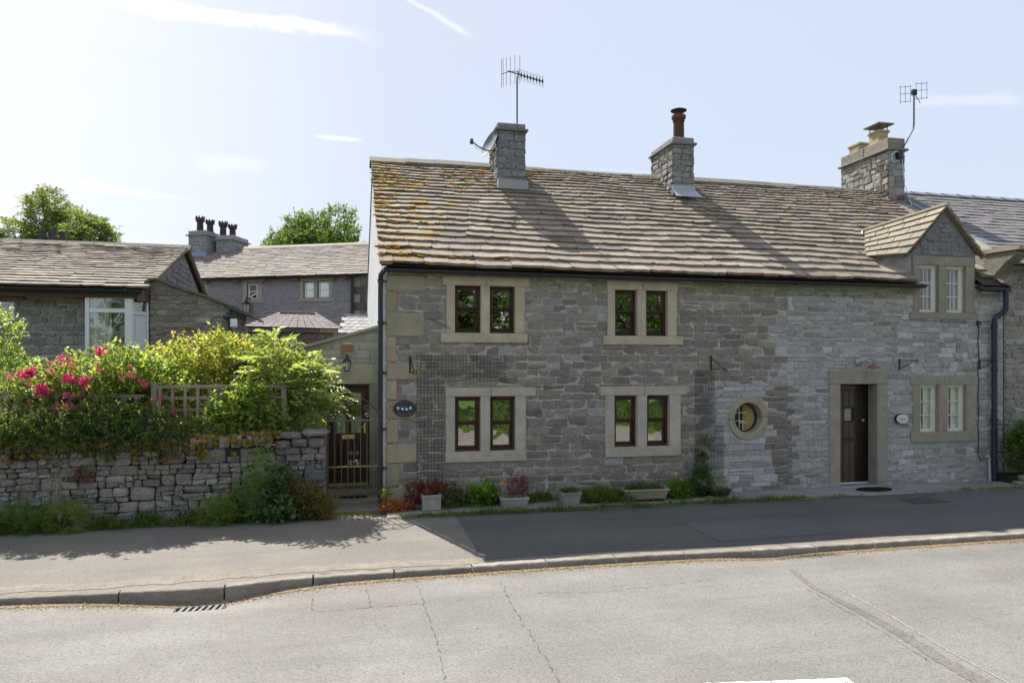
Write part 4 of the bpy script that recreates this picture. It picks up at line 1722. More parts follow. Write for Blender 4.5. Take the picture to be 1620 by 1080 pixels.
t = thing('television_aerial', 'twin grid television aerial on a bent spiral mast fixed to the big right chimney', 'aerial', (12.10, 2.68, 7.20))
mb = MB()
mast = [(-.03, -.02, .03), (0.02, -.02, .16), (.28, -.01, .58), (.36, 0, .70), (.375, 0, .90), (.38, 0, 1.62)]
mb.tube(mast, .016, (.10, .11, .14), 8)
for i in range(14):
    mb.tube([(.375, 0, .78 + .06 * i), (.375, 0, .80 + .06 * i)], .022, (.03, .03, .04), 6)
mb.build('mast', 'metal', t)
mb = MB()
for (x0, x1, zc) in ((-.02, .26, 1.46), (.42, .72, 1.58)):
    for xx in (x0, (x0 + x1) / 2, x1):
        k = (xx - x0) * .15
        mb.tube([(xx, -.02, zc - .20 + k), (xx, -.02, zc + .22 + k)], .006, (.08, .09, .14), 4)
    for zz in (-.17, .02, .18):
        mb.tube([(x0 - .02, -.02, zc + zz), (x1 + .02, -.02, zc + zz + .05)], .006, (.08, .09, .14), 4)
mb.box(.32, .42, -.05, .03, 1.50, 1.62, (.02, .02, .03))
mb.tube([(.40, -.02, 1.5), (.50, -.06, 1.30)], .008, (.05, .05, .06), 5)
mb.build('reflector_grid', 'metal', t)
mb = MB()
mb.tube([(-.32, -.10, -.10), (-.34, -.14, .02), (-.25, -.16, .09), (-.05, -.05, .10)], .010, (.55, .55, .56), 6)
mb.tube([(-.32, -.10, -.10), (-.30, -.12, -.16), (-.1, -.08, -.10), (-.02, -.02, -.04)], .010, (.55, .55, .56), 6)
mb.bbox(-.13, -.02, -.10, .02, -.05, .10, (.03, .035, .06), .01)
mb.tube([(.0, -.06, -.05), (.03, -.08, -.6), (.10, -.25, -1.2)], .008, (.6, .6, .6), 5)
mb.build('mast_bracket', 'metal', t)

t = thing('satellite_dish', 'grey satellite dish on the left side of the short crumbling chimney', 'satellite dish', (2.22, 2.45, 6.68))
mb = MB()
R_ = .30
q = Matrix.Rotation(R(-38), 4, 'Z') @ Matrix.Rotation(R(22), 4, 'Y')
ax = Vector((-.86, -.28, .38)).normalized()
e = ax.cross(Vector((0, 0, 1))).normalized()
f = e.cross(ax)
ring = []
for j in range(6):
    r_ = R_ * j / 5
    ring.append([Vector((.02, .02, .06)) + (e * math.cos(2 * math.pi * k / 24) * .9 + f * math.sin(2 * math.pi * k / 24)) * r_ + ax * (r_ * r_ * .75) for k in range(24)])
for off in (0, -.008):
    vs = [p + ax * off for rr in ring for p in rr]
    fs = [(j * 24 + k, j * 24 + (k + 1) % 24, (j + 1) * 24 + (k + 1) % 24, (j + 1) * 24 + k) for j in range(5) for k in range(24)]
    mb.add(vs, fs, (.16, .17, .20))
mb.build('reflector', 'plain', t, smooth=True)
mb = MB()
mb.tube([(.12, .02, -.05), (-.10, -.04, -.08), (-.28, -.10, -.03), (-.38, -.13, .03)], .013, (.08, .09, .12), 6)
mb.tube([(-.36, -.13, .02), (-.34, -.12, -.07), (-.26, -.10, -.08), (-.2, -.06, -.05)], .005, (.5, .5, .52), 5)
mb.build('arm', 'metal', t)
mb = MB()
mb.lathe([(.0, 0), (.035, .0), (.04, .04), (.028, .10), (.0, .10)], -.42, -.14, .0, (.05, .05, .07), 10)
mb.build('receiver', 'plastic', t)

# ================================================================== WALL FIXTURES ON THE COTTAGE


def bracket(name, x, z, label, arm, flip=False, tilt=0.0, lng=.24, h=.24):
    t = thing(name, label, 'bracket', (x, -.015, z), 0, 'hanging basket brackets on the cottage')
    mb = MB()
    IR = (.018, .018, .02)
    mb.box(-.014, .014, -.012, 0, -h / 2, h / 2, IR)
    mb.build('wall_plate', 'iron', t)
    mb = MB()
    dx, dy = arm
    za = h / 2 - .02 if not flip else -h / 2 + .01
    zb = -h / 2 + .01 if not flip else h / 2 - .02
    mb.tube([(0, -.008, za), (dx, dy, za)], .007, IR, 5)
    mb.tube([(0, -.008, zb), (dx * .92, dy * .92, za)], .008, IR, 5)
    cur = [(dx + .03 * math.sin(a) * (1 if not flip else 1), dy - .0, za + .03 * math.cos(a) * (1 if not flip else 1)) for a in [i * .7 for i in range(9)]]
    mb.tube(cur, .007, IR, 5)
    mb.build('arm', 'iron', t)
    return t


bracket('basket_bracket', .37, 2.31, 'black iron bracket seen end on, by the corner stones above the dark oval plaque', (.05, -.22), True, h=.28)
bracket('basket_bracket', 5.73, 2.34, 'black iron basket bracket with low arm, above and left of the round window', (.22, -.12), True, h=.25)
bracket('basket_bracket', 9.70, 2.32, 'black iron basket bracket between the doorway and the white window', (.28, -.13), h=.20)
bracket('basket_bracket', 11.56, 2.32, 'black iron basket bracket beside the navy drainpipe', (.26, -.13), h=.20)

t = thing('name_plaque', 'dark oval cast plaque with four white blossoms and raised lettering', 'plaque', (.283, -.03, 1.594))
mb = MB()


def oval(mb, rx, rz, y0, y1, col, n=40, rim=0.0):
    out = [(rx * math.cos(2 * math.pi * i / n), rz * math.sin(2 * math.pi * i / n)) for i in range(n)]
    mb.prism(out, y0, y1, col)


oval(mb, .183, .137, -.012, .005, (.03, .035, .05))
mb.build('plate', 'iron', t)
mb = MB()
for (r_, w_) in ((1.0, .007), (.72, .003)):
    pts = [(.176 * r_ * math.cos(a), -.014, .130 * r_ * math.sin(a)) for a in [2 * math.pi * i / 40 for i in range(41)]]
    mb.tube(pts, w_ * .8, (.055, .05, .045), 5)
for i in range(11):            # worn, unreadable characters round the top
    a = math.pi * (.12 + .76 * i / 10)
    x, z = .152 * math.cos(a), .110 * math.sin(a)
    mb.tube([(x - .004, -.015, z - .008), (x + .003, -.015, z + .008)], .0022, (.30, .24, .17), 4)
    if i % 2:
        mb.tube([(x - .004, -.015, z), (x + .006, -.015, z + .002)], .0020, (.30, .24, .17), 4)
mb.build('border', 'iron', t)
mb = MB()
for (x, z) in ((-.108, .012), (-.038, -.001), (.028, -.010), (.092, .012)):
    for k in range(5):
        a = 2 * math.pi * k / 5
        mb.lathe([(.011, 0), (.009, -.004), (0, -.005)], x + .011 * math.cos(a), -.013, z + .010 * math.sin(a), (.75, .78, .82), 7, 'Y')
for (x, z) in ((-.10, -.02), (-.06, .03), (0, .034), (.03, .03), (.06, -.014), (.10, -.02), (-.02, -.025)):
    mb.tube([(x - .014, -.014, z - .004), (x, -.015, z + .005), (x + .014, -.014, z)], .0028, (.28, .33, .38), 4)
mb.build('blossom', 'plain', t)


def letters(word, size, col, place, parent, mat='plain', name='lettering', ext=.002):
    """place(i, n) -> (x, y, z, rotation about Y)"""
    mbx = MB()
    for i, ch in enumerate(word):
        cu = bpy.data.curves.new('tmp', 'FONT')
        cu.body = ch
        cu.size = size
        cu.extrude = ext
        cu.align_x = 'CENTER'
        cu.align_y = 'CENTER'
        to = bpy.data.objects.new('tmp', cu)
        COL.objects.link(to)
        dg = bpy.context.evaluated_depsgraph_get()
        me = bpy.data.meshes.new_from_object(to.evaluated_get(dg))
        x, y, z, r_ = place(i, len(word))
        c_, s_ = math.cos(r_), math.sin(r_)
        vs = [(x + v.co.x * c_ - v.co.y * s_, y - v.co.z, z + v.co.x * s_ + v.co.y * c_) for v in me.vertices]
        mbx.add(vs, [tuple(p.vertices) for p in me.polygons], col)
        bpy.data.objects.remove(to)
        bpy.data.curves.remove(cu)
        bpy.data.meshes.remove(me)
    return mbx.build(name, mat, parent)


def pl(i, n):
    a = -math.pi / 2 + (i - (n - 1) / 2) * .235
    return (.150 * math.cos(a), -.014, .106 * math.sin(a), (a + math.pi / 2) * .9)


letters('COTTAGE', .034, (.33, .27, .20), pl, t)

t = thing('house_name_sign', 'small cream oval name sign standing off the wall right of the doorway', 'sign', (9.72, -.02, 1.28))
mb = MB()
oval(mb, .135, .095, -.04, .01, (.02, .022, .025), 32)
mb.build('backing', 'plastic', t)
mb = MB()
oval(mb, .128, .088, -.058, -.041, (.62, .61, .54), 32)
mb.build('face', 'paint', t)
mb = MB()
mb.tube([(-.085 + .17 * i / 24, -.060, .004 + .011 * math.sin(i * 1.55) * (1 - .02 * i)) for i in range(25)], .0032, (.07, .08, .07), 4)
mb.tube([(-.055 + .11 * i / 12, -.060, -.034 + .006 * math.sin(i * 2.1)) for i in range(13)], .0022, (.15, .16, .14), 4)
mb.build('script', 'plain', t)

t = thing('door_lamp', 'swan neck lamp with a rusty shade over the plank door', 'wall lamp', (8.82, -.02, 2.36))
mb = MB()
mb.lathe([(.07, 0), (.07, -.015), (.045, -.035), (.02, -.045)], -.04, 0, 0, (.33, .35, .38), 18, 'Y')
mb.build('wall_plate', 'metal', t)
mb = MB()
mb.tube([(-.04, -.03, 0), (-.02, -.12, .0), (.03, -.18, .05), (.09, -.20, .06), (.13, -.205, .02), (.135, -.205, -.03)], .011, (.25, .26, .30), 8)
mb.build('arm', 'metal', t)
mb = MB()
mb.lathe([(.025, .0), (.03, -.02), (.05, -.035), (.12, -.085), (.135, -.105), (.12, -.10), (.04, -.04), (.0, -.03)], .135, -.205, -.02, (.20, .12, .08), 20)
mb.build('shade', 'clay', t)
mb = MB()
mb.lathe([(.0, -.06), (.04, -.075), (.05, -.105), (.045, -.15), (.0, -.165)], .135, -.205, -.02, (.62, .55, .42), 14)
mb.build('lamp_glass', 'plain', t)

mb = MB()


def grid(mb, x0, x1, z0, z1, y, st, r, col, ragged=0.0):
    x = x0
    while x <= x1 + 1e-6:
        a = z0 + rnd.uniform(0, ragged)
        mb.tube([(x, y + rnd.uniform(-.003, .003), a), (x + rnd.uniform(-.004, .004), y, z1)], r, col, 3, False)
        x += st
    z = z0
    while z <= z1 + 1e-6:
        mb.tube([(x0, y, z), (x1, y, z + rnd.uniform(-.004, .004))], r, col, 3, False)
        z += st


GM = (.035, .042, .035)
grid(mb, .48, 1.985, 2.04, 2.49, -.036, .058, .0034, GM)
grid(mb, .48, .93, .44, 2.035, -.036, .058, .0034, GM, .03)
tag(mb.build('climber_mesh', 'iron'), 'black square mesh for climbing plants running from the left doorside down past the oval plaque', 'plant mesh', 'climbing plant meshes')
mb = MB()
grid(mb, 5.42, 5.80, .30, 2.22, -.030, .040, .0030, GM, .1)
grid(mb, 5.80, 5.98, .30, 1.3, -.030, .040, .0028, GM, .1)
tag(mb.build('climber_mesh', 'iron'), 'narrow faded climbing plant mesh on the wall left of the round window', 'plant mesh', 'climbing plant meshes')
# small nails and wires left in the wall
mb = MB()
mb.tube([(.68, -.03, 3.06), (.95, -.035, 2.93), (1.03, -.035, 2.90)], .005, (.05, .05, .05), 4)
tag(mb.build('loose_wire', 'iron'), 'short slanting piece of old wire left of the upper left window', 'wire')
mb = MB()
for (x, z) in ((.605, 1.33), (5.93, 1.75), (6.95, 1.76), (6.0, .86), (6.98, .83), (7.32, 1.50), (2.9, 3.62), (4.4, 3.70), (1.72, 3.71)):
    mb.lathe([(.010, 0), (.012, -.02), (.0, -.022)], x, -.015, z, (.02, .018, .015), 7, 'Y')
mb.build('wall_nails', 'iron', cott)['kind'] = 'stuff'

# ================================================================== LEAN-TO PORCH BETWEEN COTTAGE AND GARDEN WALL
po = thing('porch', 'low sandstone lean-to porch with a brown glazed door in the gap beside the cottage', 'porch')
mb = MB()
DH = (-.945, -.225, .14, 1.96)
PY = 1.40
ztop = lambda x: 2.60 + (x + 1.36) * .285
wall(mb, TFY(PY), -1.75, -.01, 0, 2.48, [DH], .25, (.33, .31, .25))
mb.prism([(-1.75, 2.48), (-.01, 2.48), (-.01, ztop(-.01)), (-1.75, ztop(-1.75) - .0)], PY, PY + .25, (.33, .31, .25))
pwall = mb.build('front_wall', 'mortar', po)
mb = MB()
courses(mb, TFY(PY), -1.75, -.01, .05, 2.98, lambda w: .148, lambda u, w: rnd.choice([.3, .38, .46]), lambda u, w: jit(rnd.choice([(.39, .37, .31), (.34, .33, .29), (.42, .385, .30)]), .08),
        [(-.97, -.20, .0, 1.98), (-1.02, -.01, 1.96, 2.32), (-1.6, -.945, 0, 2.34), (-.71, -.49, 2.53, 2.66)], .010, .010, .004, 0,
        inside=lambda u, w, q: q[3] < ztop(q[0]) + .01)
mb.bbox(-1.02, -.02, PY - .022, PY + .05, 1.962, 2.315, (.46, .42, .31), .01)
mb.bbox(-1.6, -1.03, PY - .018, PY + .05, 1.965, 2.315, (.36, .33, .25), .01)
for k in range(4):
    mb.bbox(-1.6, -.95, PY - .02, PY + .05, .02 + k * .485, .50 + k * .485, jit((.33, .30, .235), .08), .01)
    mb.bbox(-.222, -.02, PY - .02, PY + .05, .16 + k * .45, .605 + k * .45, jit((.36, .33, .26), .08), .01)
mb.build('wall_stones', 'ashlar', pwall)
mb = MB()
mb.prism([(-1.85, ztop(-1.85) + .0), (-1.85, ztop(-1.85) + .05), (-.005, ztop(-.005) + .05), (-.005, ztop(-.005))], PY - .07, PY + .26, (.33, .31, .26))
mb.build('coping', 'ashlar', po)
mb = MB()
mb.prism([(-1.85, ztop(-1.85) - .05), (-1.85, ztop(-1.85) + .0), (-.005, ztop(-.005) + .0), (-.005, ztop(-.005) - .05)], PY + .26, 5.2, (.10, .10, .11))
mb.box(-1.72, -1.5, 1.66, 5.2, 0, 2.45, (.3, .28, .25))
mb.build('roof', 'slab2', po)
mb = MB()
mb.bbox(-.715, -.495, PY - .024, PY + .02, 2.535, 2.655, (.42, .24, .13), .004)
for i in range(9):
    for j in range(3):
        mb.box(-.70 + i * .0225, -.70 + i * .0225 + .012, PY - .026, PY - .02, 2.553 + j * .033, 2.553 + j * .033 + .018, (.04, .03, .02))
mb.build('air_brick', 'clay', po)
mb = MB()
# door: frame, stiles, glazed top, panelled bottom
DB = (.042, .014, .011)
frame_rect(mb, -.943, -.227, .17, 1.955, PY + .03, PY + .12, .045, DB)
frame_rect(mb, -.895, -.275, .20, 1.90, PY + .05, PY + .095, .085, DB, tb=.20)
bar(mb, -.625, -.545, PY + .052, PY + .093, .40, 1.815, DB)
bar(mb, -.81, -.36, PY + .051, PY + .094, .94, 1.09, DB)
for (a, b) in ((-.80, -.635), (-.535, -.37)):
    mb.bbox(a + .02, b - .02, PY + .055, PY + .09, .43, .91, (.035, .012, .010), .02)
    mb.box(a - .02, b + .02, PY + .072, PY + .085, .39, .95, (.03, .010, .009))
pd = mb.build('door', 'wood_dark', po)
mb = MB()
for (a, b) in ((-.81, -.625), (-.545, -.36)):
    mb.face([(a, PY + .075, 1.09), (b, PY + .075, 1.09), (b, PY + .075, 1.815), (a, PY + .075, 1.815)], (.4, .4, .4))
mb.build('pane', 'glass2', pd)
mb = MB()
for (a, b) in ((-.83, -.60), (-.56, -.34)):
    pr = None
    for i in range(13):
        xx = a + (b - a) * i / 12
        cur = [(xx, PY + .15 + .012 * math.sin(i * 1.8), 1.02), (xx, PY + .15 + .012 * math.sin(i * 1.8), 1.38)]
        if pr:
            mb.face([pr[0], cur[0], cur[1], pr[1]], (.62, .62, .55))
        pr = cur
mb.build('curtain', 'cloth', pd)
mb = MB()
mb.box(-.50, -.37, PY + .082, PY + .086, 1.66, 1.78, (.45, .50, .42))
mb.build('notice', 'cloth', pd)
mb = MB()
mb.bbox(-.70, -.47, PY + .030, PY + .052, .985, 1.055, (.75, .55, .22), .006)
mb.bbox(-.665, -.505, PY + .024, PY + .032, 1.005, 1.035, (.45, .30, .10), .004)
mb.build('letterbox', 'brass', pd)
mb = MB()
mb.bbox(-.322, -.288, PY + .03, PY + .052, 1.08, 1.27, (.80, .60, .22), .005)
mb.tube([(-.305, PY + .03, 1.20), (-.305, PY + .0, 1.20), (-.36, PY - .005, 1.20)], .009, (.8, .6, .22), 8)
mb.build('handle', 'brass', pd)
mb = MB()
mb.bbox(-.93, -.24, PY - .03, PY + .03, .15, .20, (.42, .38, .20), .008)
mb.build('sill', 'ashlar', pd)
mb = MB()
mb.box(-1.7, .0, 3.0, 3.05, 0, 2.5, (.05, .05, .05))
mb.box(-1.7, .0, PY + .25, 3.0, .10, .14, (.10, .09, .08))
mb.build('inner_room', 'plain', po)
# steps and side walling of the passage
mb = MB()
mb.bbox(-1.0, -.01, .95, 1.39, -.1, .10, (.30, .28, .24), .012)
mb.bbox(-1.0, -.01, .35, .94, -.1, .055, (.26, .25, .22), .012)
mb.bbox(-1.0, -.01, -.30, .34, -.1, .035, (.23, .22, .19), .012)
struct(mb.build('entrance_steps', 'concrete'))
mb = MB()
mb.bbox(-.75, -.28, .50, .86, .056, .068, (.035, .032, .03), .004)
tag(mb.build('doormat', 'soil'), 'dark doormat on the step behind the iron gate', 'doormat')
mb = MB()
n = 26
mb.lathe([(.34, 0), (.36, .012), (.33, .022), (0, .020)], 8.80, -.42, .022, (.018, .018, .018), n, 'Z', 1.0, .52)
tag(mb.build('doormat', 'soil'), 'black oval rubber mat before the plank door', 'doormat')

t = thing('wall_lantern', 'small black lantern above the brown porch door', 'wall lamp', (-.615, PY - .03, 2.34))


def lantern(t, s=1.0):
    mb = MB()
    IR = (.03, .03, .035)
    mb.box(-.012 * s, .012 * s, .0, .02, -.03 * s, .16 * s, IR)
    mb.tube([(0, .0, .10 * s), (0, -.07 * s, .14 * s), (0, -.10 * s, .10 * s)], .007 * s, IR, 6)
    mb.lathe([(.008 * s, .16 * s), (.015 * s, .12 * s), (.02 * s, .09 * s), (.085 * s, .03 * s), (.07 * s, .025 * s)], 0, -.10 * s, 0, IR, 6)
    for k in range(6):
        a = 2 * math.pi * k / 6
        mb.tube([(.066 * s * math.cos(a), -.10 * s + .066 * s * math.sin(a), .03 * s), (.045 * s * math.cos(a), -.10 * s + .045 * s * math.sin(a), -.14 * s)], .005 * s, IR, 4)
    mb.lathe([(.05 * s, -.135 * s), (.045 * s, -.15 * s), (0, -.155 * s)], 0, -.10 * s, 0, IR, 6)
    mb.build('frame', 'iron', t)
    mb = MB()
    mb.lathe([(.060 * s, .026 * s), (.040 * s, -.135 * s)], 0, -.10 * s, 0, (.42, .42, .36), 6)
    mb.build('glass', 'plain', t)


lantern(t)

t = thing('garden_gate', 'black wrought iron gate with arched scrolled top between dry stone wall and cottage', 'gate', (-.93, -.16, 0))
IR = (.055, .05, .04)
mb = MB()
for z in (.185, .70, 1.425):
    mb.box(0, .815, -.008, .008, z - .012, z + .012, (.18, .16, .08) if z < 1 else (.12, .11, .08))
for x in (.012, .80):
    mb.box(x - .011, x + .011, -.011, .011, .10, 1.56 if x > .5 else 1.50, IR)
mb.build('frame', 'iron', t)
mb = MB()
for i in range(7):
    x = .115 + i * .099
    top = 1.42
    mb.tube([(x, 0, .19), (x, 0, top)], .0080, (.11, .10, .06), 6)
mb.build('bars', 'iron', t)
mb = MB()
arch = []
for i in range(13):
    a = i / 12
    arch.append((.0 + .405 * a, 0, 1.50 + .305 * math.sin(a * math.pi / 2) ** .9))
mb.tube(arch, .011, IR, 6)
mb.tube([(.81 - x, y, z) for x, y, z in arch], .011, IR, 6)
mb.build('arch', 'iron', t)
mb = MB()


def scroll(mb, cx, cz, r, turns, a0, sg, wd=.0075):
    pts = []
    n = int(14 * turns)
    for i in range(n + 1):
        k = i / n
        rr = r * (1 - .85 * k)
        a = a0 + sg * 2 * math.pi * turns * k
        pts.append((cx + rr * math.cos(a), 0, cz + rr * math.sin(a)))
    mb.tube(pts, wd, (.12, .11, .085), 5)


for (cx, cz, r_, tn, a0, sg) in ((.08, 1.48, .045, 1.3, 3.1, 1), (.73, 1.48, .045, 1.3, 0, -1), (.20, 1.50, .04, 1.2, 0, 1), (.61, 1.50, .04, 1.2, 3.1, -1),
                                 (.20, 1.60, .06, 1.4, -1.5, -1), (.60, 1.62, .06, 1.4, -1.5, 1), (.34, 1.70, .045, 1.2, 1.5, 1), (.47, 1.70, .045, 1.2, 1.5, -1),
                                 (.355, .76, .045, 1.3, 0, 1), (.46, .76, .045, 1.3, 3.14, -1), (.36, .92, .035, 1.3, 0, -1), (.46, .92, .035, 1.3, 3.14, 1)):
    scroll(mb, cx, cz, r_, tn, a0, sg)
mb.tube([(.405, 0, .70), (.405, 0, .95)], .006, IR, 5)
mb.tube([(.25, 0, 1.44), (.33, 0, 1.6), (.36, 0, 1.74)], .005, IR, 5)
mb.tube([(.56, 0, 1.44), (.48, 0, 1.6), (.45, 0, 1.74)], .005, IR, 5)
mb.build('scrolls', 'iron', t)

# covers and grates in the ground


def grate(name, label, x, y, w, d, z, rot, bars, col, cat, fr=(.10, .10, .10), slant=0.0, gapc=(.004, .004, .004)):
    t = thing(name, label, cat, (x, y, z), rot)
    mb = MB()
    frame_rect_flat = [(-w / 2, w / 2, -d / 2, -d / 2 + .02), (-w / 2, w / 2, d / 2 - .02, d / 2), (-w / 2, -w / 2 + .02, -d / 2, d / 2), (w / 2 - .02, w / 2, -d / 2, d / 2)]
    for (a, b, c, e) in frame_rect_flat[:2]:
        mb.box(a, b, c, e, -.02, .008, fr)
    for (a, b, c, e) in frame_rect_flat[2:]:
        mb.box(a, b, c + .02, e - .02, -.02, .008, fr)
    mb.build('frame', 'concrete', t)
    mb = MB()
    mb.face([(-w / 2 + .02, -d / 2 + .02, -.0), (w / 2 - .02, -d / 2 + .02, -.0), (w / 2 - .02, d / 2 - .02, -.0), (-w / 2 + .02, d / 2 - .02, -.0)], gapc)
    mb.build('pit', 'soil', t)
    mb = MB()
    n, m = bars
    if n:
        st = (w - .04) / n
        for i in range(n):
            a = -w / 2 + .02 + st * (i + .30)
            b = a + st * .5
            mb.prism([(a - slant, -d / 2 + .02), (b - slant, -d / 2 + .02), (b + slant, d / 2 - .02), (a + slant, d / 2 - .02)], .001, .008, col, lambda u, dd, v: (u, v, dd))
    if m:
        st = (d - .04) / m
        for i in range(m):
            a = -d / 2 + .02 + st * (i + .3)
            mb.box(-w / 2 + .02, w / 2 - .02, a, a + st * .4, .009, .012, col)
    mb.build('bars', 'concrete', t)
    return t


grate('drain_grate', 'slatted street drain grate in the gutter below the dropped kerb', -2.14, -3.86, .50, .30, -.243, R(4), (7, 0), (.25, .24, .225), 'drain grate', slant=.03)
grate('grid_cover', 'rusty square grid cover set in the pavement right of the plank door', 8.98, -1.27, .70, .62, -.012, 0, (14, 6), (.13, .10, .09), 'drain cover', (.10, .10, .10), gapc=(.03, .025, .025))
grate('utility_cover', 'light concrete ribbed cover in the pavement before the iron gate', -.52, -.74, .50, .46, .008, 0, (5, 0), (.27, .25, .20), 'access cover', (.27, .25, .21), gapc=(.19, .175, .145))

# ================================================================== DRY STONE WALL
dw = thing('dry_stone_wall', 'rough dry stone garden wall with mossy upright cope stones, left of the gate', 'garden wall')


def rock(mb, c, s, col, seed, pw=3.2, nz=.10):
    """split stone: blocky, chipped and uneven"""
    g_ = random.Random(seed)
    nu, nv = 14, 8
    ph = [g_.uniform(0, 6.3) for _ in range(9)]
    sk, sz = g_.uniform(-.18, .18), g_.uniform(-.10, .10)
    vs = []
    e = 2 / pw

    def se(x, p):
        return math.copysign(abs(x) ** p, x)
    for j in range(nv + 1):
        v = -math.pi / 2 + math.pi * j / nv
        for i in range(nu):
            u = 2 * math.pi * i / nu
            x = se(math.cos(v), e) * se(math.cos(u), e)
            y = se(math.cos(v), e) * se(math.sin(u), e)
            z = se(math.sin(v), e)
            k = 1 + nz * (math.sin(2 * x + 3 * z + ph[0]) * .6 + math.sin(4 * x - 2 * y + ph[1]) * .45 + math.sin(5 * z + ph[2]) * .4 + g_.uniform(-.5, .5))
            X = x * k + sk * z * .5
            Z = z * k * (1 + sz * x) + sz * x
            vs.append((c[0] + X * s[0], c[1] + y * s[1] * (k + g_.uniform(-.04, .04)), c[2] + Z * s[2]))
    fs = []
    for j in range(nv):
        for i in range(nu):
            fs.append((j * nu + i, j * nu + (i + 1) % nu, (j + 1) * nu + (i + 1) % nu, (j + 1) * nu + i))
    mb.add(vs, fs, col)


def wtop(x):
    return 1.06 if x < -3.3 else 1.02 + .10 * max(0, min(1, (x + 3.3) / 2))


mb = MB()
mb.box(-9.5, -1.0, -.30, -.14, -.1, 1.0, (.035, .033, .028))
mb.box(-9.5, -1.0, -.42, -.20, .94, 1.07, (.06, .055, .045))
core = mb.build('core', 'soil', dw)
mb = MB()
sd = 0
prof_ = {}


def lay(x0, x1, z0, h, d=0):
    """fill a strip with stones, splitting and merging so that the courses break"""
    global sd
    x = x0
    while x < x1 - .02:
        w = min(h, .11) * rnd.uniform(1.1, 3.6)
        w = min(max(w, .07), .36)
        xb = x + w
        if x1 - xb < .07:
            xb = x1
        q = rnd.random()
        if h > .115 and q < .62 and d < 3:
            xb = min(x1, x + rnd.uniform(.18, .4))
            f = rnd.uniform(.35, .65)
            lay(x, xb, z0, h * f, d + 1)
            lay(x, xb, z0 + h * f, h * (1 - f), d + 1)
        else:
            col = rnd.choice([(.30, .285, .255), (.235, .225, .20), (.35, .335, .30), (.26, .25, .225), (.40, .385, .35), (.31, .28, .235)])
            if rnd.random() < .015:
                col = (.27, .21, .13)
            if x > -1.8:
                col = rnd.choice([(.19, .19, .195), (.23, .225, .22), (.28, .26, .23)])
            sd += 1
            rock(mb, ((x + xb) / 2, -.40 + rnd.uniform(-.045, .035) + .10 * z0, z0 + h / 2), ((xb - x) / 2 * .985, .13, h / 2 * rnd.uniform(.95, 1.03)),
                 jit(col, .2), sd, rnd.uniform(4.0, 10), .075)
        x = xb


z = -.02
while z < 1.0:
    h = rnd.choice([.12, .17, .21, .14])
    lay(-9.5, -.95, z, h)
    z += h
mb.build('stones', 'rubble', dw)
mb = MB()
# squared pier of larger blocks at the gate end
for (a, b, c, d) in ((-1.45, -1.20, 1.06, 1.20), (-1.21, -.95, 1.04, 1.21), (-1.7, -1.44, 1.04, 1.17)):
    sd += 1
    rock(mb, ((a + b) / 2, -.33, (c + d) / 2), ((b - a) / 2, .20, (d - c) / 2 * .95), jit((.20, .19, .18), .1), sd, 4.5, .05)
sd += 1
rock(mb, (-1.10, -.34, 1.27), (.20, .22, .055), (.26, .25, .23), sd, 3.5, .06)
rock(mb, (-1.45, -.34, 1.235), (.17, .21, .05), (.22, .21, .20), sd + 1, 3.5, .06)
x = -9.5
while x < -1.75:
    w = rnd.uniform(.045, .11)
    if x > -2.6 and rnd.random() < .35:
        w = rnd.uniform(.12, .22)
    h = rnd.uniform(.13, .19)
    sd += 1
    rock(mb, (x + w / 2, -.32 + rnd.uniform(-.02, .02), wtop(x) + h / 2), (w / 2 * 1.02, .17, h / 2), jit(rnd.choice([(.27, .26, .235), (.19, .185, .175), (.34, .325, .30)]), .15), sd, 5, .07)
    x += w + .005
mb.build('cope_stones', 'rubble', dw)
g_ = random.Random(21)
sp = []
for i in range(900):
    x = -9.3 + 7.7 * g_.random() ** .6
    zt = wtop(x) + .155 + g_.uniform(-.02, .03)
    yy = -.34 + g_.gauss(0, .09)
    if yy < -.45:
        zt -= .06
    sp.append(((x, yy, zt), g_.uniform(.035, .075), g_.uniform(.025, .05), (0, -.35, 1)))
for i in range(160):
    x = g_.uniform(-9, -1.7)
    sp.append(((x, -.50 + g_.uniform(0, .03), wtop(x) + g_.uniform(-.12, .10)), g_.uniform(.02, .05), .03, (0, -1, .3)))
mm = moss_cushions('moss', sp, dw, [(.30, .19, .045), (.20, .15, .04), (.36, .25, .06), (.15, .14, .035), (.24, .14, .05)], 8)
mm['kind'] = 'stuff'

# ================================================================== TRELLIS FENCES


def trellis(name, label, x0, x1, z0, z1, y, posts):
    t = thing(name, label, 'fence', (x0, y, 0), 0, 'trellis panels along the garden wall')
    TW = (.24, .205, .16)
    L = x1 - x0
    mb = MB()
    mb.bbox(0, L, -.025, .025, z1 - .045, z1, jit(TW), .004)
    mb.bbox(0, L, -.020, .020, z0, z0 + .035, jit(TW), .004)
    mb.build('rail', 'oldwood', t)
    mb = MB()
    x = .06
    while x < L - .02:
        mb.box(x - .022, x + .022, -.020, -.004, z0 + .036, z1 - .046, jit(TW, .15))
        x += .175
    z = z1 - .19
    while z > z0 + .05:
        mb.box(.0, L, -.003, .014, z - .021, z + .021, jit(TW, .15))
        z -= .175
    mb.build('lattice', 'oldwood', t)
    for p in posts:
        mb = MB()
        mb.bbox(p - x0 - .04, p - x0 + .04, -.03, .05, z0 - .25, z1 + .05, jit(TW, .1), .006)
        mb.build('post', 'oldwood', t)
    return t


trellis('trellis_fence', 'weathered square trellis panel half hidden by the rambling green shrub near the gate', -3.40, -1.62, 1.32, 1.99, -.14, (-3.42, -1.58))
trellis('trellis_fence', 'weathered trellis panel at the left edge, mostly buried under roses', -7.4, -3.55, 1.25, 1.86, -.14, (-5.36, -7.4))

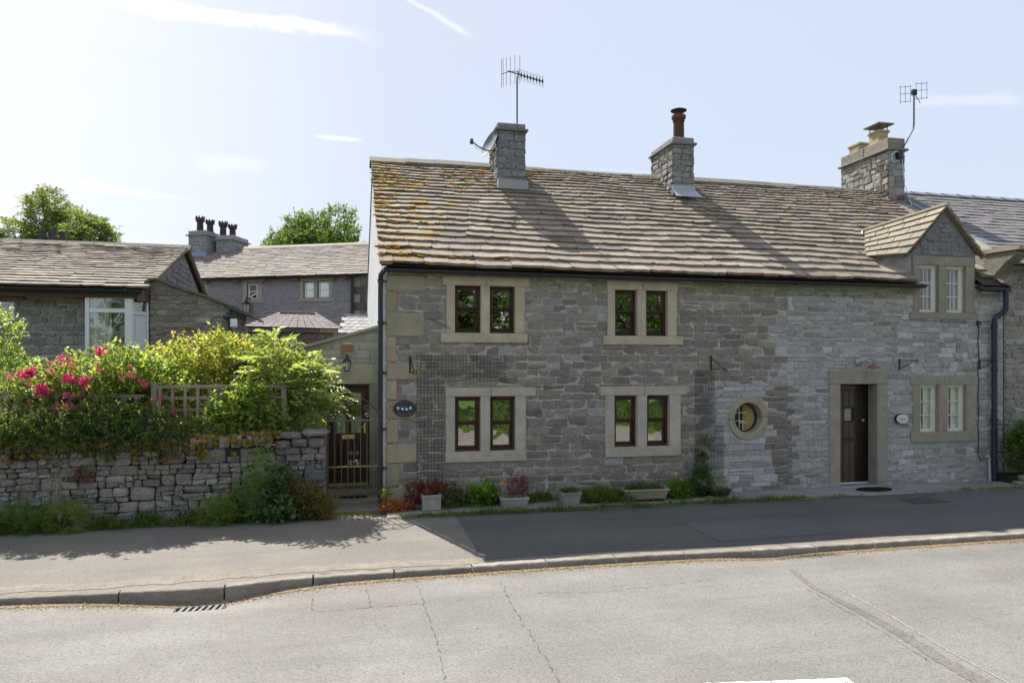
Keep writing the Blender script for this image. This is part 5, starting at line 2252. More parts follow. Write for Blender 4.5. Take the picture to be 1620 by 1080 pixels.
# ================================================================== BUNGALOW
bg_ = thing('stone_bungalow', 'low rubble stone bungalow with white bay window and stone slate roof behind the roses', 'bungalow')
BY = 3.3
BW = (.36, .35, .32)
mb = MB()
wall(mb, TFY(BY), -13, -4.28, .8, 3.70, [(-7.3, -6.56, 3.12, 3.46)], .25, BW)
GZ = lambda y: 5.10 - abs(y - 6.9) * (1.42 / 3.65)
mb.face([(-4.40, BY, .8), (-4.40, 10.5, .8), (-4.40, 10.5, 3.65), (-4.40, 6.9, 5.04), (-4.40, BY, 3.68)], (.20, .20, .195))
mb.face([(-13, 10.5, .8), (-4.4, 10.5, .8), (-4.4, 10.5, 3.65), (-13, 10.5, 3.65)], BW)
bwall = mb.build('front_wall', 'mortar', bg_)
mb = MB()
rub = lambda u, w: jit(rnd.choice([(.34, .33, .30), (.26, .25, .235), (.38, .37, .34), (.33, .32, .28), (.52, .52, .51)] if rnd.random() < .45 else [(.33, .32, .295), (.30, .295, .275)]), .12)
courses(mb, TFY(BY), -9.4, -4.36, 2.0, 3.68, lambda w: rnd.choice([.09, .13, .17]), lambda u, w: rnd.choice([.12, .17, .24, .3]), rub, [(-7.32, -6.54, 3.08, 3.50), (-5.3, -4.3, 2, 3.7)], .030, .022, .022, .02)
mb.build('wall_stones', 'rubble', bwall)
mb = MB()
courses(mb, TFX(-4.40, 1), BY + .6, 10.4, 3.5, 5.0, lambda w: .13, lambda u, w: rnd.choice([.2, .3, .4]), lambda u, w: jit((.24, .24, .24), .1), [], .02, .02, .012, 0,
        inside=lambda u, w, q: q[3] < GZ(q[0]) - .10 and q[3] < GZ(q[1]) - .10)
mb.build('gable_stones', 'stone', bwall)
mb = MB()
kb = 1.42 / 3.93
pb = math.atan(kb)
mb.face([(-13, 2.97, 3.72), (-4.25, 2.97, 3.72), (-4.25, 6.9, 5.10), (-13, 6.9, 5.10)], (.05, .045, .04))
mb.face([(-13, 10.8, 3.72), (-4.25, 10.8, 3.72), (-4.25, 6.9, 5.10), (-13, 6.9, 5.10)], (.05, .045, .04))
broof = mb.build('roof', 'plain', bg_)
mb = MB()
PB = lambda u, s, n: (u, 2.97 + s * math.cos(pb) - n * math.sin(pb) + .0, 3.735 + s * math.sin(pb) + n * math.cos(pb))
slabs(mb, PB, -11, -4.24, 4.15, [.23 - .0045 * i for i in range(21)], lambda ex: rnd.uniform(.3, .55), lambda u, s: jit(rnd.choice([(.27, .23, .19), (.235, .20, .17), (.30, .26, .21)]), .12), .036)
mb.build('roof_slabs', 'slab2', broof)
mb = MB()
x = -11.0
while x < -4.35:
    w = rnd.uniform(.4, .6)
    mb.prism([(6.72, 5.06), (6.9, 5.20), (7.08, 5.06), (6.9, 5.02)], x, min(x + w - .01, -4.22), jit((.12, .11, .09), .2), lambda u, d, v: (d, u, v))
    x += w
mb.tube([(-4.30, 3.0, 3.73), (-4.30, 6.9, 5.09), (-4.30, 10.7, 3.75)], .05, (.13, .12, .09), 4)
mb.build('ridge_stones', 'slab2', broof)
gutter('gutter', -12, -4.36, 2.90, 3.70, .062, BK, bg_)
mb = MB()
mb.box(-12, -4.34, 2.98, 3.04, 3.55, 3.69, (.09, .055, .04))
mb.box(-4.42, -4.30, 2.96, 3.30, 3.50, 3.70, (.12, .09, .075))
mb.build('fascia_board', 'plain', bg_)
WP = (.72, .74, .76)
mb = MB()
frame_rect(mb, -5.32, -4.53, 2.3, 3.61, 3.0, 3.06, .07, WP, tr=.12)
bar(mb, -5.25, -4.65, 3.0, 3.06, 3.28, 3.36, WP)
bar(mb, -5.34, -4.50, 2.98, 3.3, 1.0, 2.3, WP)
# splayed side
a, b = Vector((-4.53, 3.0, 0)), Vector((-4.31, 3.28, 0))


def splay(u0, u1, z0, z1, col, d=.0):
    p, q = a.lerp(b, u0), a.lerp(b, u1)
    nn_ = Vector((b.y - a.y, -(b.x - a.x), 0)).normalized()
    vs = []
    for zz in (z0, z1):
        for pt in (p, q):
            vs += [tuple(pt + nn_ * d + Vector((0, 0, zz))), tuple(pt - nn_ * .05 + Vector((0, 0, zz)))]
    mb.add(vs, [(0, 2, 6, 4), (1, 3, 7, 5), (0, 1, 5, 4), (2, 3, 7, 6), (0, 1, 3, 2), (4, 5, 7, 6)], col)


splay(0, .12, 1.0, 3.61, WP, .01)
splay(.88, 1, 1.0, 3.61, WP, .01)
splay(.12, .88, 3.55, 3.61, WP, .01)
splay(.12, .88, 3.26, 3.32, WP, .01)
splay(.12, .88, 1.0, 3.26, (.62, .64, .68), -.01)
splay(.20, .80, 2.4, 3.18, (.66, .68, .72), .004)
bay = mb.build('bay_window', 'paint', bg_)
mb = MB()
mb.face([(-5.25, 3.03, 2.37), (-4.65, 3.03, 2.37), (-4.65, 3.03, 3.28), (-5.25, 3.03, 3.28)], (.5, .5, .5))
mb.face([(-5.25, 3.03, 3.36), (-4.65, 3.03, 3.36), (-4.65, 3.03, 3.54), (-5.25, 3.03, 3.54)], (.5, .5, .5))
p_, q_ = a.lerp(b, .14), a.lerp(b, .86)
mb.face([(p_.x, p_.y + .0, 3.32), (q_.x, q_.y, 3.32), (q_.x, q_.y, 3.55), (p_.x, p_.y, 3.55)], (.5, .5, .5))
mb.build('pane', 'glass2', bay)
mb = MB()
mb.box(-5.3, -4.5, 3.6, 3.65, 2.2, 3.6, (.16, .15, .15))
pr = None
for i in range(15):
    xx = -5.26 + .34 * i / 14
    cur = [(xx, 3.2 + .02 * math.sin(i * 1.7), 2.3), (xx, 3.2 + .02 * math.sin(i * 1.7), 3.56)]
    if pr:
        mb.face([pr[0], cur[0], cur[1], pr[1]], (.5, .5, .52))
    pr = cur
mb.build('curtain', 'cloth', bay)
mb = MB()
frame_rect(mb, -7.28, -6.56, 3.12, 3.46, 3.22, 3.30, .06, WP)
bar(mb, -6.95, -6.89, 3.22, 3.30, 3.18, 3.40, WP)
sw = mb.build('window', 'paint', bg_)
mb = MB()
mb.face([(-7.25, 3.27, 3.15), (-6.6, 3.27, 3.15), (-6.6, 3.27, 3.43), (-7.25, 3.27, 3.43)], (.4, .4, .4))
mb.build('pane', 'glass2', sw)
mb = MB()
mb.box(-7.3, -6.5, 3.50, 3.52, 3.05, 3.5, (.08, .08, .09))
mb.build('curtain', 'cloth', sw)
mb = MB()
mb.bbox(-7.35, -6.42, 3.24, 3.36, 3.49, 3.56, (.20, .19, .17), .008)
mb.build('lintel', 'ashlar', sw)

lt = thing('lean_to', 'brownish rubble lean-to with a falling verge, joined to the right end of the bungalow', 'outbuilding')
tops = [(-4.36, 3.86), (-4.176, 3.927), (-3.691, 3.74), (-3.29, 3.62), (-2.803, 3.43)]


def ltop(x):
    for (p, q), (r_, s_) in zip(tops[:-1], tops[1:]):
        if p <= x <= r_:
            return q + (s_ - q) * (x - p) / (r_ - p)
    return 3.4


mb = MB()
mb.prism([(-4.36, .8)] + [(-2.803, .8)] + [(x, z) for x, z in tops[::-1]], 3.30, 3.5, (.32, .30, .26))
mb.face([(-2.803, 3.3, .8), (-2.803, 5.35, .8), (-2.803, 5.35, 3.43), (-2.803, 3.3, 3.43)], (.28, .26, .22))
mb.face([(-4.36, 5.35, .8), (-2.803, 5.35, .8), (-2.803, 5.35, 3.43), (-4.36, 5.35, 3.8)], (.28, .26, .22))
lw = mb.build('front_wall', 'mortar', lt)
mb = MB()
brn = lambda u, w: jit(rnd.choice([(.33, .30, .25), (.27, .255, .215), (.36, .33, .27), (.30, .28, .24)] + ([(.38, .37, .35)] if w > 3.0 else [])), .13)
courses(mb, TFY(3.30), -4.30, -2.80, 2.0, 3.95, lambda w: rnd.choice([.075, .10, .12]), lambda u, w: rnd.choice([.14, .2, .28]), brn, [(-3.70, -3.53, 2.94, 3.07)], .016, .02, .014, .006,
        inside=lambda u, w, q: q[3] < ltop(q[0]) + .01 and q[3] < ltop(q[1]) + .03)
courses(mb, TFX(-2.80, 1), 3.3, 5.3, 2.0, 3.40, lambda w: .12, lambda u, w: .3, lambda u, w: jit((.36, .34, .29), .12), [], .016, .02, .012)
mb.build('wall_stones', 'rubble', lw)
mb = MB()
tt = [(x, z + .01) for x, z in tops] + [(-2.42, 3.255)]
for (p, q), (r_, s_) in zip(tt[:-1], tt[1:]):
    mb.prism([(p, q), (r_, s_), (r_, s_ + .045), (p, q + .045)], 3.18, 5.5, jit((.15, .135, .11), .1))
mb.build('roof', 'slab2', lt)
mb = MB()
mb.bbox(-3.705, -3.535, 3.27, 3.31, 2.945, 3.065, (.40, .33, .16), .004)
for i in range(7):
    mb.box(-3.695 + i * .0225, -3.684 + i * .0225, 3.262, 3.272, 2.96, 3.05, (.10, .08, .03))
mb.build('air_brick', 'clay', lt)
mb = MB()
mb.tube([(-2.80, 3.20, 3.40), (-2.83, 3.18, 3.20), (-2.83, 3.18, 2.0)], .035, BK, 8)
mb.tube([(-2.50, 3.14, 3.26), (-2.85, 3.14, 3.42)], .035, BK, 6)
mb.build('downpipe', 'plastic', lt)
t = thing('security_light', 'black and white security light on the corner of the brownish lean-to', 'security light', (-2.80, 3.12, 3.1))
mb = MB()
mb.bbox(-.13, .06, -.08, .08, .10, .16, (.02, .02, .025), .01)
mb.tube([(-.03, 0, .10), (-.03, 0, -.36), (.10, 0, -.38)], .012, (.02, .02, .025), 6)
mb.build('bracket', 'plastic', t)
mb = MB()
mb.bbox(.0, .12, -.10, .02, -.06, .10, (.70, .72, .74), .01)
mb.build('housing', 'plastic', t)
mb = MB()
mb.bbox(.04, .14, -.08, .02, -.44, -.36, (.02, .02, .025), .012)
mb.build('sensor', 'plastic', t)

t = thing('shelter_post', 'short black post carrying one end of a sloping grey board, among the garden shrubs', 'post', (-2.347, .60, 1.2))
mb = MB()
mb.tube([(0, 0, -.3), (0, 0, 1.02)], .04, (.02, .022, .03), 12)
mb.lathe([(.04, 0), (.075, .02), (.075, .06), (.0, .06)], 0, 0, 1.02, (.02, .022, .03), 12)
mb.build('post', 'plastic', t)
mb = MB()
mb.prism([(-.07, 1.09), (.42, 1.24), (.42, 1.28), (-.07, 1.14)], -.10, .30, (.25, .24, .21))
mb.build('board', 'oldwood', t)

# ================================================================== BACK HOUSE
bh = thing('back_house', 'two storey grey stone house behind the gap, with two pairs of crowned chimney pots', 'house', (.334, 15.621, 0), R(-25.286))
HW = (.31, .30, .31)
mb = MB()
wh = [(-5.05, -4.59, 4.88, 5.52), (-2.68, -2.22, 4.88, 5.52), (-2.10, -1.60, 4.88, 5.52), (-7.4, -6.90, 4.95, 5.52)]
wall(mb, TFY(0), -13, 4, 0, 5.75, wh, .25, HW)
mb.face([(4, 0, 0), (4, 7, 0), (4, 7, 5.7), (4, 3.5, 7.4), (4, 0, 5.7)], HW)
mb.face([(-13, 0, 0), (-13, 7, 0), (-13, 7, 5.7), (-13, 3.5, 7.4), (-13, 0, 5.7)], HW)
hwall = mb.build('front_wall', 'mortar', bh)
mb = MB()
courses(mb, TFY(0), -8.5, -.70, 2.9, 5.72, lambda w: .12, lambda u, w: rnd.choice([.2, .28, .36]), lambda u, w: jit((.31, .295, .31), .07),
        [(h[0] - .15, h[1] + .15, h[2] - .1, h[3] + .12) for h in wh], .012, .012, .008, .0)
z = 2.9
k = 0
while z < 5.7:
    L = .62 if k % 2 else .38
    mb.bbox(-.0 - L, .02, -.04, .3, z + .01, min(z + .30, 5.72) - .01, jit(rnd.choice([(.12, .11, .10), (.28, .23, .18), (.22, .20, .18)]), .1), .02)
    z += .30
    k += 1
mb.build('wall_stones', 'stone', hwall)
for (x0, x1, mull) in ((-5.24, -4.38, None), (-2.84, -1.45, (-2.22, -2.10)), (-7.6, -6.72, None)):
    mb = MB()
    ST = (.36, .325, .26)
    mb.bbox(x0, x1, -.03, .1, 5.52, 5.68, jit(ST, .05), .01)
    mb.bbox(x0 - .03, x1 + .03, -.04, .1, 4.76, 4.88, jit(ST, .05), .01)
    hs = [h for h in wh if h[0] > x0 and h[1] < x1]
    mb.bbox(x0 + .02, hs[0][0], -.028, .1, 4.88, 5.52, jit(ST, .05), .01)
    mb.bbox(hs[-1][1], x1 - .02, -.028, .1, 4.88, 5.52, jit(ST, .05), .01)
    if mull:
        mb.bbox(mull[0], mull[1], -.028, .1, 4.88, 5.52, jit(ST, .05), .01)
    w = mb.build('window', 'ashlar', bh)
    mb = MB()
    for h in hs:
        frame_rect(mb, h[0] + .03, h[1] - .03, h[2] + .02, h[3] - .02, .03, .08, .05, (.66, .66, .62))
        bar(mb, h[0] + .08, h[1] - .08, .035, .075, (h[2] + h[3]) / 2 - .02, (h[2] + h[3]) / 2 + .02, (.66, .66, .62))
    mb.build('frame', 'paint', w)
    mb = MB()
    for h in hs:
        mb.face([(h[0] + .05, .06, h[2] + .05), (h[1] - .05, .06, h[2] + .05), (h[1] - .05, .06, h[3] - .05), (h[0] + .05, .06, h[3] - .05)], (.4, .4, .4))
    mb.build('pane', 'glass', w)
mb = MB()
mb.box(-12.9, 3.9, .6, .65, 4.5, 5.7, (.05, .05, .06))
mb.build('inner_rooms', 'plain', bh)
kh = 1.78 / 3.7
ph_ = math.atan(kh)
mb = MB()
mb.face([(-13, -.2, 5.70), (4.2, -.2, 5.70), (4.2, 3.5, 7.48), (-13, 3.5, 7.48)], (.05, .045, .04))
mb.face([(-13, 7.2, 5.70), (4.2, 7.2, 5.70), (4.2, 3.5, 7.48), (-13, 3.5, 7.48)], (.05, .045, .04))
hroof = mb.build('roof', 'plain', bh)
mb = MB()
PH = lambda u, s, n: (u, -.2 + s * math.cos(ph_) - n * math.sin(ph_), 5.71 + s * math.sin(ph_) + n * math.cos(ph_))
slabs(mb, PH, -12, .3, 4.09, [.235 - .0035 * i for i in range(20)], lambda ex: rnd.uniform(.3, .6), lambda u, s: jit(rnd.choice([(.26, .225, .20), (.23, .20, .18), (.29, .255, .22)]), .12), .036)
mb.build('roof_slabs', 'slab2', hroof)
mb = MB()
mb.prism([(3.3, 7.45), (3.5, 7.58), (3.7, 7.45), (3.5, 7.4)], -12.5, .5, (.28, .25, .20), lambda u, d, v: (d, u, v))
mb.build('ridge_stones', 'slab2', hroof)
gutter('gutter', -12, -.3, -.27, 5.70, .07, BK, bh)
mb = MB()
mb.tube([(-.65, -.25, 5.66), (-.65, -.12, 5.55), (-.65, -.10, 3.0)], .06, BK, 8)
mb.build('downpipe', 'plastic', bh)
mb = MB()
for x in (-6.8, -5.48, -4.32, -2.95, -1.47, -.95):
    mb.bbox(x - .13, x + .13, -.22, .0, 5.55, 5.68, jit((.22, .19, .15), .15), .03)
mb.build('gutter_corbels', 'stone', bh)['kind'] = 'stuff'


def crown_pot(parent, x, y, z, h, col):
    mb = MB()
    mb.lathe([(.20, 0), (.19, .05), (.14, .10), (.13, h * .6), (.19, h * .68), (.19, h * .86), (.15, h * .86), (.15, h * .7)], x, y, z, col, 8)
    for k in range(8):
        a = 2 * math.pi * k / 8 + math.pi / 8
        mb.tube([(x + .172 * math.cos(a), y + .172 * math.sin(a), z + h * .84), (x + .172 * math.cos(a), y + .172 * math.sin(a), z + h)], [.045, .02], col, 4)
    return mb.build('chimney_pot', 'clay', parent)


cs = (.33, .33, .35)
ca = chimney('chimney', -9.45, -8.62, 2.55, 3.75, 6.3, 8.18, bh, cs, cap=.10, band=.22)
crown_pot(ca, -9.1, 2.85, 8.16, .70, (.055, .045, .06))
crown_pot(ca, -8.82, 3.15, 8.16, .60, (.065, .04, .048))
cb = chimney('chimney', -8.42, -7.62, 3.0, 4.2, 6.3, 8.02, bh, cs, cap=.10, band=.22)
crown_pot(cb, -8.28, 3.3, 8.0, .70, (.055, .045, .06))
crown_pot(cb, -7.98, 3.55, 8.0, .60, (.065, .04, .048))
mb = MB()
mb.box(-9.50, -8.58, 2.50, 2.55, 6.95, 7.25, (.25, .30, .42))
mb.build('lead_flashing', 'lead', ca)
t = thing('wall_lantern', 'swan neck black lantern on the grey back house', 'wall lamp', (-.334 + .334 - 4.94 * math.cos(R(-25.286)) + .334, 15.621 - 4.94 * math.sin(R(-25.286)), 4.62), R(-25.286))
lantern(t, 2.2)

# small hipped store and slate roofed store in the yard
hs_ = thing('hipped_outbuilding', 'small brownstone outbuilding with a hipped slate roof beyond the tall green shrub', 'outbuilding')
mb = MB()
mb.box(-2.95, -.90, 7.15, 9.0, 0, 3.14, (.25, .20, .16))
mb.build('walls', 'mortar', hs_)
mb = MB()
courses(mb, TFY(7.15), -2.95, -.90, 2.4, 3.12, lambda w: .12, lambda u, w: rnd.choice([.2, .3]), lambda u, w: jit((.27, .21, .17), .15), [], .015, .02, .012)
mb.bbox(-3.0, -1.25, 7.02, 7.15, 3.14, 3.26, (.16, .16, .17), .01)
mb.bbox(-1.24, -.80, 7.04, 7.15, 3.14, 3.26, (.40, .33, .22), .01)
mb.build('wall_stones', 'stone', hs_)
A, B, C_, D_ = Vector((-3.05, 6.98, 3.27)), Vector((-.72, 6.98, 3.24)), Vector((-1.38, 8.0, 3.69)), Vector((-2.28, 8.0, 3.70))
mb = MB()
nr = 7
for i in range(nr):
    t0, t1 = i / nr, min(1, (i + 1.2) / nr)
    m = 11
    for k in range(m):
        def Q(t_, kk, n):
            p = A.lerp(D_, t_).lerp(B.lerp(C_, t_), kk)
            return p + Vector((0, -.4, .9)) * n
        v = [Q(t0, k / m + .003, .022), Q(t0, (k + 1) / m - .003, .022), Q(t1, (k + 1) / m - .003, .0), Q(t1, k / m + .003, .0), Q(t0, k / m, -.0), Q(t0, (k + 1) / m, -.0)]
        mb.add(v, [(0, 1, 2, 3), (4, 5, 1, 0)], jit((.27, .24, .24), .14))
E_, F_ = Vector((-.72, 9.1, 3.24)), Vector((-3.05, 9.1, 3.27))
mb.face([B, E_, C_], (.26, .23, .23))
mb.face([A, D_, F_], (.26, .23, .23))
mb.face([F_, D_, C_, E_], (.26, .23, .23))
for k in range(4):
    p, q = D_.lerp(C_, k / 4 + .01), D_.lerp(C_, (k + 1) / 4 - .01)
    mb.prism([(p.x, p.z), (q.x, q.z), (q.x, q.z + .05), (p.x, p.z + .05)], 7.92, 8.08, (.35, .33, .30))
mb.tube([B, C_], .03, (.22, .21, .20), 5)
mb.build('roof', 'slab2', hs_)
ss = thing('slate_roofed_store', 'small store with a diamond patterned slate roof tucked behind the porch', 'outbuilding')
mb = MB()
mb.box(-.68, -.04, 5.3, 6.1, 0, 3.0, (.3, .28, .24))
mb.build('walls', 'mortar', ss)
mb = MB()
for i in range(6):
    for k in range(5):
        t0, t1 = i / 6, (i + 1.25) / 6
        z0, z1 = 3.04 + .47 * t0, 3.04 + .47 * min(1, t1)
        y0, y1 = 5.1 + .9 * t0, 5.1 + .9 * min(1, t1)
        xa, xb = -.78 + .16 * k + .08 * (i % 2) + .12 * t0, -.78 + .16 * (k + 1) + .08 * (i % 2) + .12 * t0
        xb = min(xb, -.01)
        if xb - xa < .02:
            continue
        xm = (xa + xb) / 2
        mb.add([(xa, y0 + .03, z0 + .03), (xm, y0 - .02, z0 + .012), (xb, y0 + .03, z0 + .03), (xb, y1, z1 + .004), (xa, y1, z1 + .004), (xa, y0 + .03, z0 + .012), (xm, y0 - .02, z0 - .006), (xb, y0 + .03, z0 + .012)],
               [(0, 1, 2, 3, 4), (5, 6, 1, 0), (6, 7, 2, 1)], jit((.34, .33, .33), .14))
mb.box(-.66, -.01, 5.95, 6.05, 3.50, 3.54, (.4, .39, .37))
mb.add([(-.78, 5.1, 3.03), (-.01, 5.1, 3.03), (-.01, 6.0, 3.50), (-.66, 6.0, 3.50)], [(0, 1, 2, 3)], (.04, .04, .04))
mb.add([(-.66, 6.0, 3.50), (-.01, 6.0, 3.50), (-.01, 6.6, 3.1), (-.78, 6.6, 3.1)], [(0, 1, 2, 3)], (.2, .2, .2))
mb.build('roof', 'slab2', ss)
# house beyond the bungalow: only its chimney shows
hb = thing('distant_house', 'house beyond the bungalow, only its stack of four dark chimney pots shows over the ridge', 'house')
mb = MB()
mb.box(-13, -7, 13, 18, .5, 4.4, (.3, .3, .3))
mb.build('walls', 'mortar', hb)
mb = MB()
for s_ in (-1, 1):
    mb.face([(-13.2, 15.5 - 2.8 * s_, 4.3), (-6.8, 15.5 - 2.8 * s_, 4.3), (-6.8, 15.5, 5.5), (-13.2, 15.5, 5.5)], (.2, .17, .15))
mb.build('roof', 'slab2', hb)
mb = MB()
mb.bbox(-10.25, -9.30, 13.9, 14.6, 4.8, 6.20, (.33, .32, .30), .02)
mb.bbox(-10.18, -9.38, 14.0, 14.5, 6.2, 6.27, (.38, .37, .33), .02)
chb = mb.build('chimney', 'stone', hb)
for (x, y) in ((-9.99, 14.1), (-9.82, 14.4), (-9.66, 14.1), (-9.50, 14.4)):
    mb = MB()
    mb.lathe([(.10, 0), (.085, .05), (.075, .30), (.095, .34), (.095, .42), (.07, .42)], x, y, 6.24, (.07, .055, .07), 10)
    mb.build('chimney_pot', 'clay', chb)


# ================================================================== PLANTERS
def planter_soil(t, x0, x1, y0, y1, z):
    mb = MB()
    mb.box(x0, x1, y0, y1, z - .03, z, (.05, .035, .025))
    mb.build('soil', 'soil', t)


PC_ = (.36, .345, .30)
t = thing('stone_planter', 'square pale stone planter with a rosette and red leaves', 'planter', (.655, -.44, .022))
mb = MB()


def tapered(mb, w0, w1, d0, d1, h, col, rim=.0, rimh=.0, b=.006):
    v = [(-w0 / 2, -d0 / 2, 0), (w0 / 2, -d0 / 2, 0), (w0 / 2, d0 / 2, 0), (-w0 / 2, d0 / 2, 0),
         (-w1 / 2, -d1 / 2, h), (w1 / 2, -d1 / 2, h), (w1 / 2, d1 / 2, h), (-w1 / 2, d1 / 2, h)]
    mb.add(v, [(0, 3, 2, 1), (0, 1, 5, 4), (1, 2, 6, 5), (2, 3, 7, 6), (3, 0, 4, 7)], col)
    i = .03
    v2 = [(-w1 / 2 + i, -d1 / 2 + i, h), (w1 / 2 - i, -d1 / 2 + i, h), (w1 / 2 - i, d1 / 2 - i, h), (-w1 / 2 + i, d1 / 2 - i, h)]
    v3 = [(x, y, h - .05) for x, y, z in v2]
    mb.add(v[4:] + v2 + v3, [(0, 1, 5, 4), (1, 2, 6, 5), (2, 3, 7, 6), (3, 0, 4, 7), (4, 5, 9, 8), (5, 6, 10, 9), (6, 7, 11, 10), (7, 4, 8, 11)], col)
    if rim:
        for (a, b_, c, d) in ((-w1 / 2 - rim, w1 / 2 + rim, -d1 / 2 - rim, -d1 / 2 - .0), (-w1 / 2 - rim, w1 / 2 + rim, d1 / 2, d1 / 2 + rim),
                              (-w1 / 2 - rim, -w1 / 2, -d1 / 2, d1 / 2), (w1 / 2, w1 / 2 + rim, -d1 / 2, d1 / 2)):
            mb.bbox(a, b_, c, d, h - rimh, h + .002, col, b)


tapered(mb, .275, .295, .26, .28, .25, PC_, .012, .03)
for (a, b, c, d) in ((-.14, -.11, .02, .22), (.11, .14, .02, .22), (-.109, .109, .02, .045), (-.109, .109, .195, .22)):
    mb.bbox(a, b, -.148, -.12, c, d, PC_, .004)
mb.build('pot', 'concrete', t)
mb = MB()
mb.lathe([(.045, 0), (.045, -.012), (.034, -.014), (.030, -.008), (.018, -.010), (.012, -.018), (.0, -.018)], 0, -.135, .125, (.45, .44, .40), 16, 'Y')
for k in range(8):
    a = 2 * math.pi * k / 8
    mb.lathe([(.010, 0), (.007, -.012), (0, -.013)], .036 * math.cos(a), -.142, .125 + .036 * math.sin(a), (.45, .44, .4), 7, 'Y')
mb.build('rosette', 'concrete', t)
planter_soil(t, -.12, .12, -.11, .11, .215)

t = thing('stone_trough', 'short pale trough carved with leaf scrolls, holding dark red leaves', 'planter', (2.0, -.42, .022), R(-2))
mb = MB()
tapered(mb, .40, .44, .22, .25, .15, PC_, .012, .045)
g_ = random.Random(9)
for s_ in (-1, 1):
    for k in range(4):
        scx = s_ * (.03 + .045 * k)
        pts = [(scx + .022 * (1 - i / 12) * math.cos(i * .8 * s_), -.122 - .004, .062 + .022 * (1 - i / 12) * math.sin(i * .8)) for i in range(10)]
        mb.tube(pts, .0055, (.44, .42, .38), 5)
mb.build('pot', 'concrete', t)
planter_soil(t, -.19, .19, -.10, .10, .12)

t = thing('stone_pot', 'small tapered stone pot topped with a low green cushion plant', 'planter', (2.92, -.50, .022), R(3))
mb = MB()
tapered(mb, .25, .33, .21, .26, .21, (.30, .28, .235), .006, .03)
mb.build('pot', 'concrete', t)
planter_soil(t, -.14, .14, -.11, .11, .19)

t = thing('stone_trough', 'long brown stone trough with an arcaded front, raised on a dark base', 'planter', (4.25, -.46, .022), R(-3))
mb = MB()
mb.bbox(-.32, .32, -.10, .12, 0, .045, (.03, .028, .025), .006)
mb.build('foot', 'concrete', t)
mb = MB()
for f_ in [MB()]:
    tapered(f_, .68, .76, .24, .28, .16, (.33, .28, .20), .018, .035)
    mb.add([(x, y, z + .045) for x, y, z in f_.v], f_.f, (.33, .28, .20))
for k in range(9):
    x = -.30 + .075 * k
    mb.tube([(x - .028, -.13, .055), (x - .026, -.136, .11), (x, -.140, .135), (x + .026, -.136, .11), (x + .028, -.13, .055)], .007, (.36, .31, .22), 5)
mb.build('pot', 'concrete', t)
planter_soil(t, -.34, .34, -.11, .11, .18)

t = thing('iron_bowl', 'dark shallow bowl of soil standing on a pale saucer by the tall weed', 'planter', (5.62, -.52, .022))
mb = MB()
mb.lathe([(.13, .03), (.19, .12), (.20, .14), (.18, .14), (.12, .05)], 0, 0, 0, (.045, .035, .03), 20)
mb.build('bowl', 'concrete', t)
mb = MB()
mb.lathe([(.20, 0), (.22, .018), (.20, .022), (0, .015)], 0, 0, 0, (.40, .39, .36), 22)
mb.build('saucer', 'concrete', t)

t = thing('garden_pinwheel', 'small orange and blue pinwheel stuck in the red leaved trough', 'garden ornament', (1.83, -.38, .12))
mb = MB()
mb.tube([(0, 0, 0), (0, 0, .31)], .003, (.25, .2, .15), 4)
mb.build('stick', 'plain', t)
mb = MB()
for k in range(6):
    a = 2 * math.pi * k / 6 + .4
    c = ((.75, .24, .02), (.05, .22, .38))[k % 2] if k < 5 else (.45, .08, .04)
    p = (.05 * math.cos(a), -.012, .31 + .045 * math.sin(a))
    q = (.055 * math.cos(a + .7), -.004, .31 + .05 * math.sin(a + .7))
    mb.add([(0, -.008, .31), p, q, (0, -.002, .31)], [(0, 1, 2), (0, 2, 3)], c)
mb.lathe([(.022, 0), (.018, -.012), (0, -.014)], -.03, -.016, .275, (.80, .28, .02), 10, 'Y')
mb.build('vanes', 'plain', t)

t = thing('raised_bed', 'low stone edged raised bed under the glossy shrub at the right edge', 'raised bed', (12.0, -.45, 0))
mb = MB()
for i in range(7):
    for k in range(2):
        x = -.05 + .27 * i + .1 * k
        sd += 1
        rock(mb, (x, -.10, .05 + .10 * k), (.13, .09, .05), jit((.26, .22, .19), .2), sd, 4, .06)
mb.build('edging', 'stone', t)
mb = MB()
mb.box(-.1, 1.9, -.08, .42, .0, .17, (.05, .04, .03))
mb.build('soil', 'soil', t)

# ================================================================== TREES


def crown_clumps(cx, cy, cz, rx, ry, rz, n, seed, sub=(.28, .42)):
    g_ = random.Random(seed)
    out = []
    for i in range(n):
        while True:
            d = (g_.uniform(-1, 1), g_.uniform(-1, 1), g_.uniform(-1, 1))
            L = math.sqrt(sum(v * v for v in d))
            if .2 < L < 1:
                break
        k = g_.uniform(.55, .9) / L if g_.random() < .75 else .4 / L
        s = g_.uniform(*sub)
        out.append((cx + d[0] * k * rx, cy + d[1] * k * ry, cz + d[2] * k * rz, rx * s, ry * s, rz * s * .8))
    return out


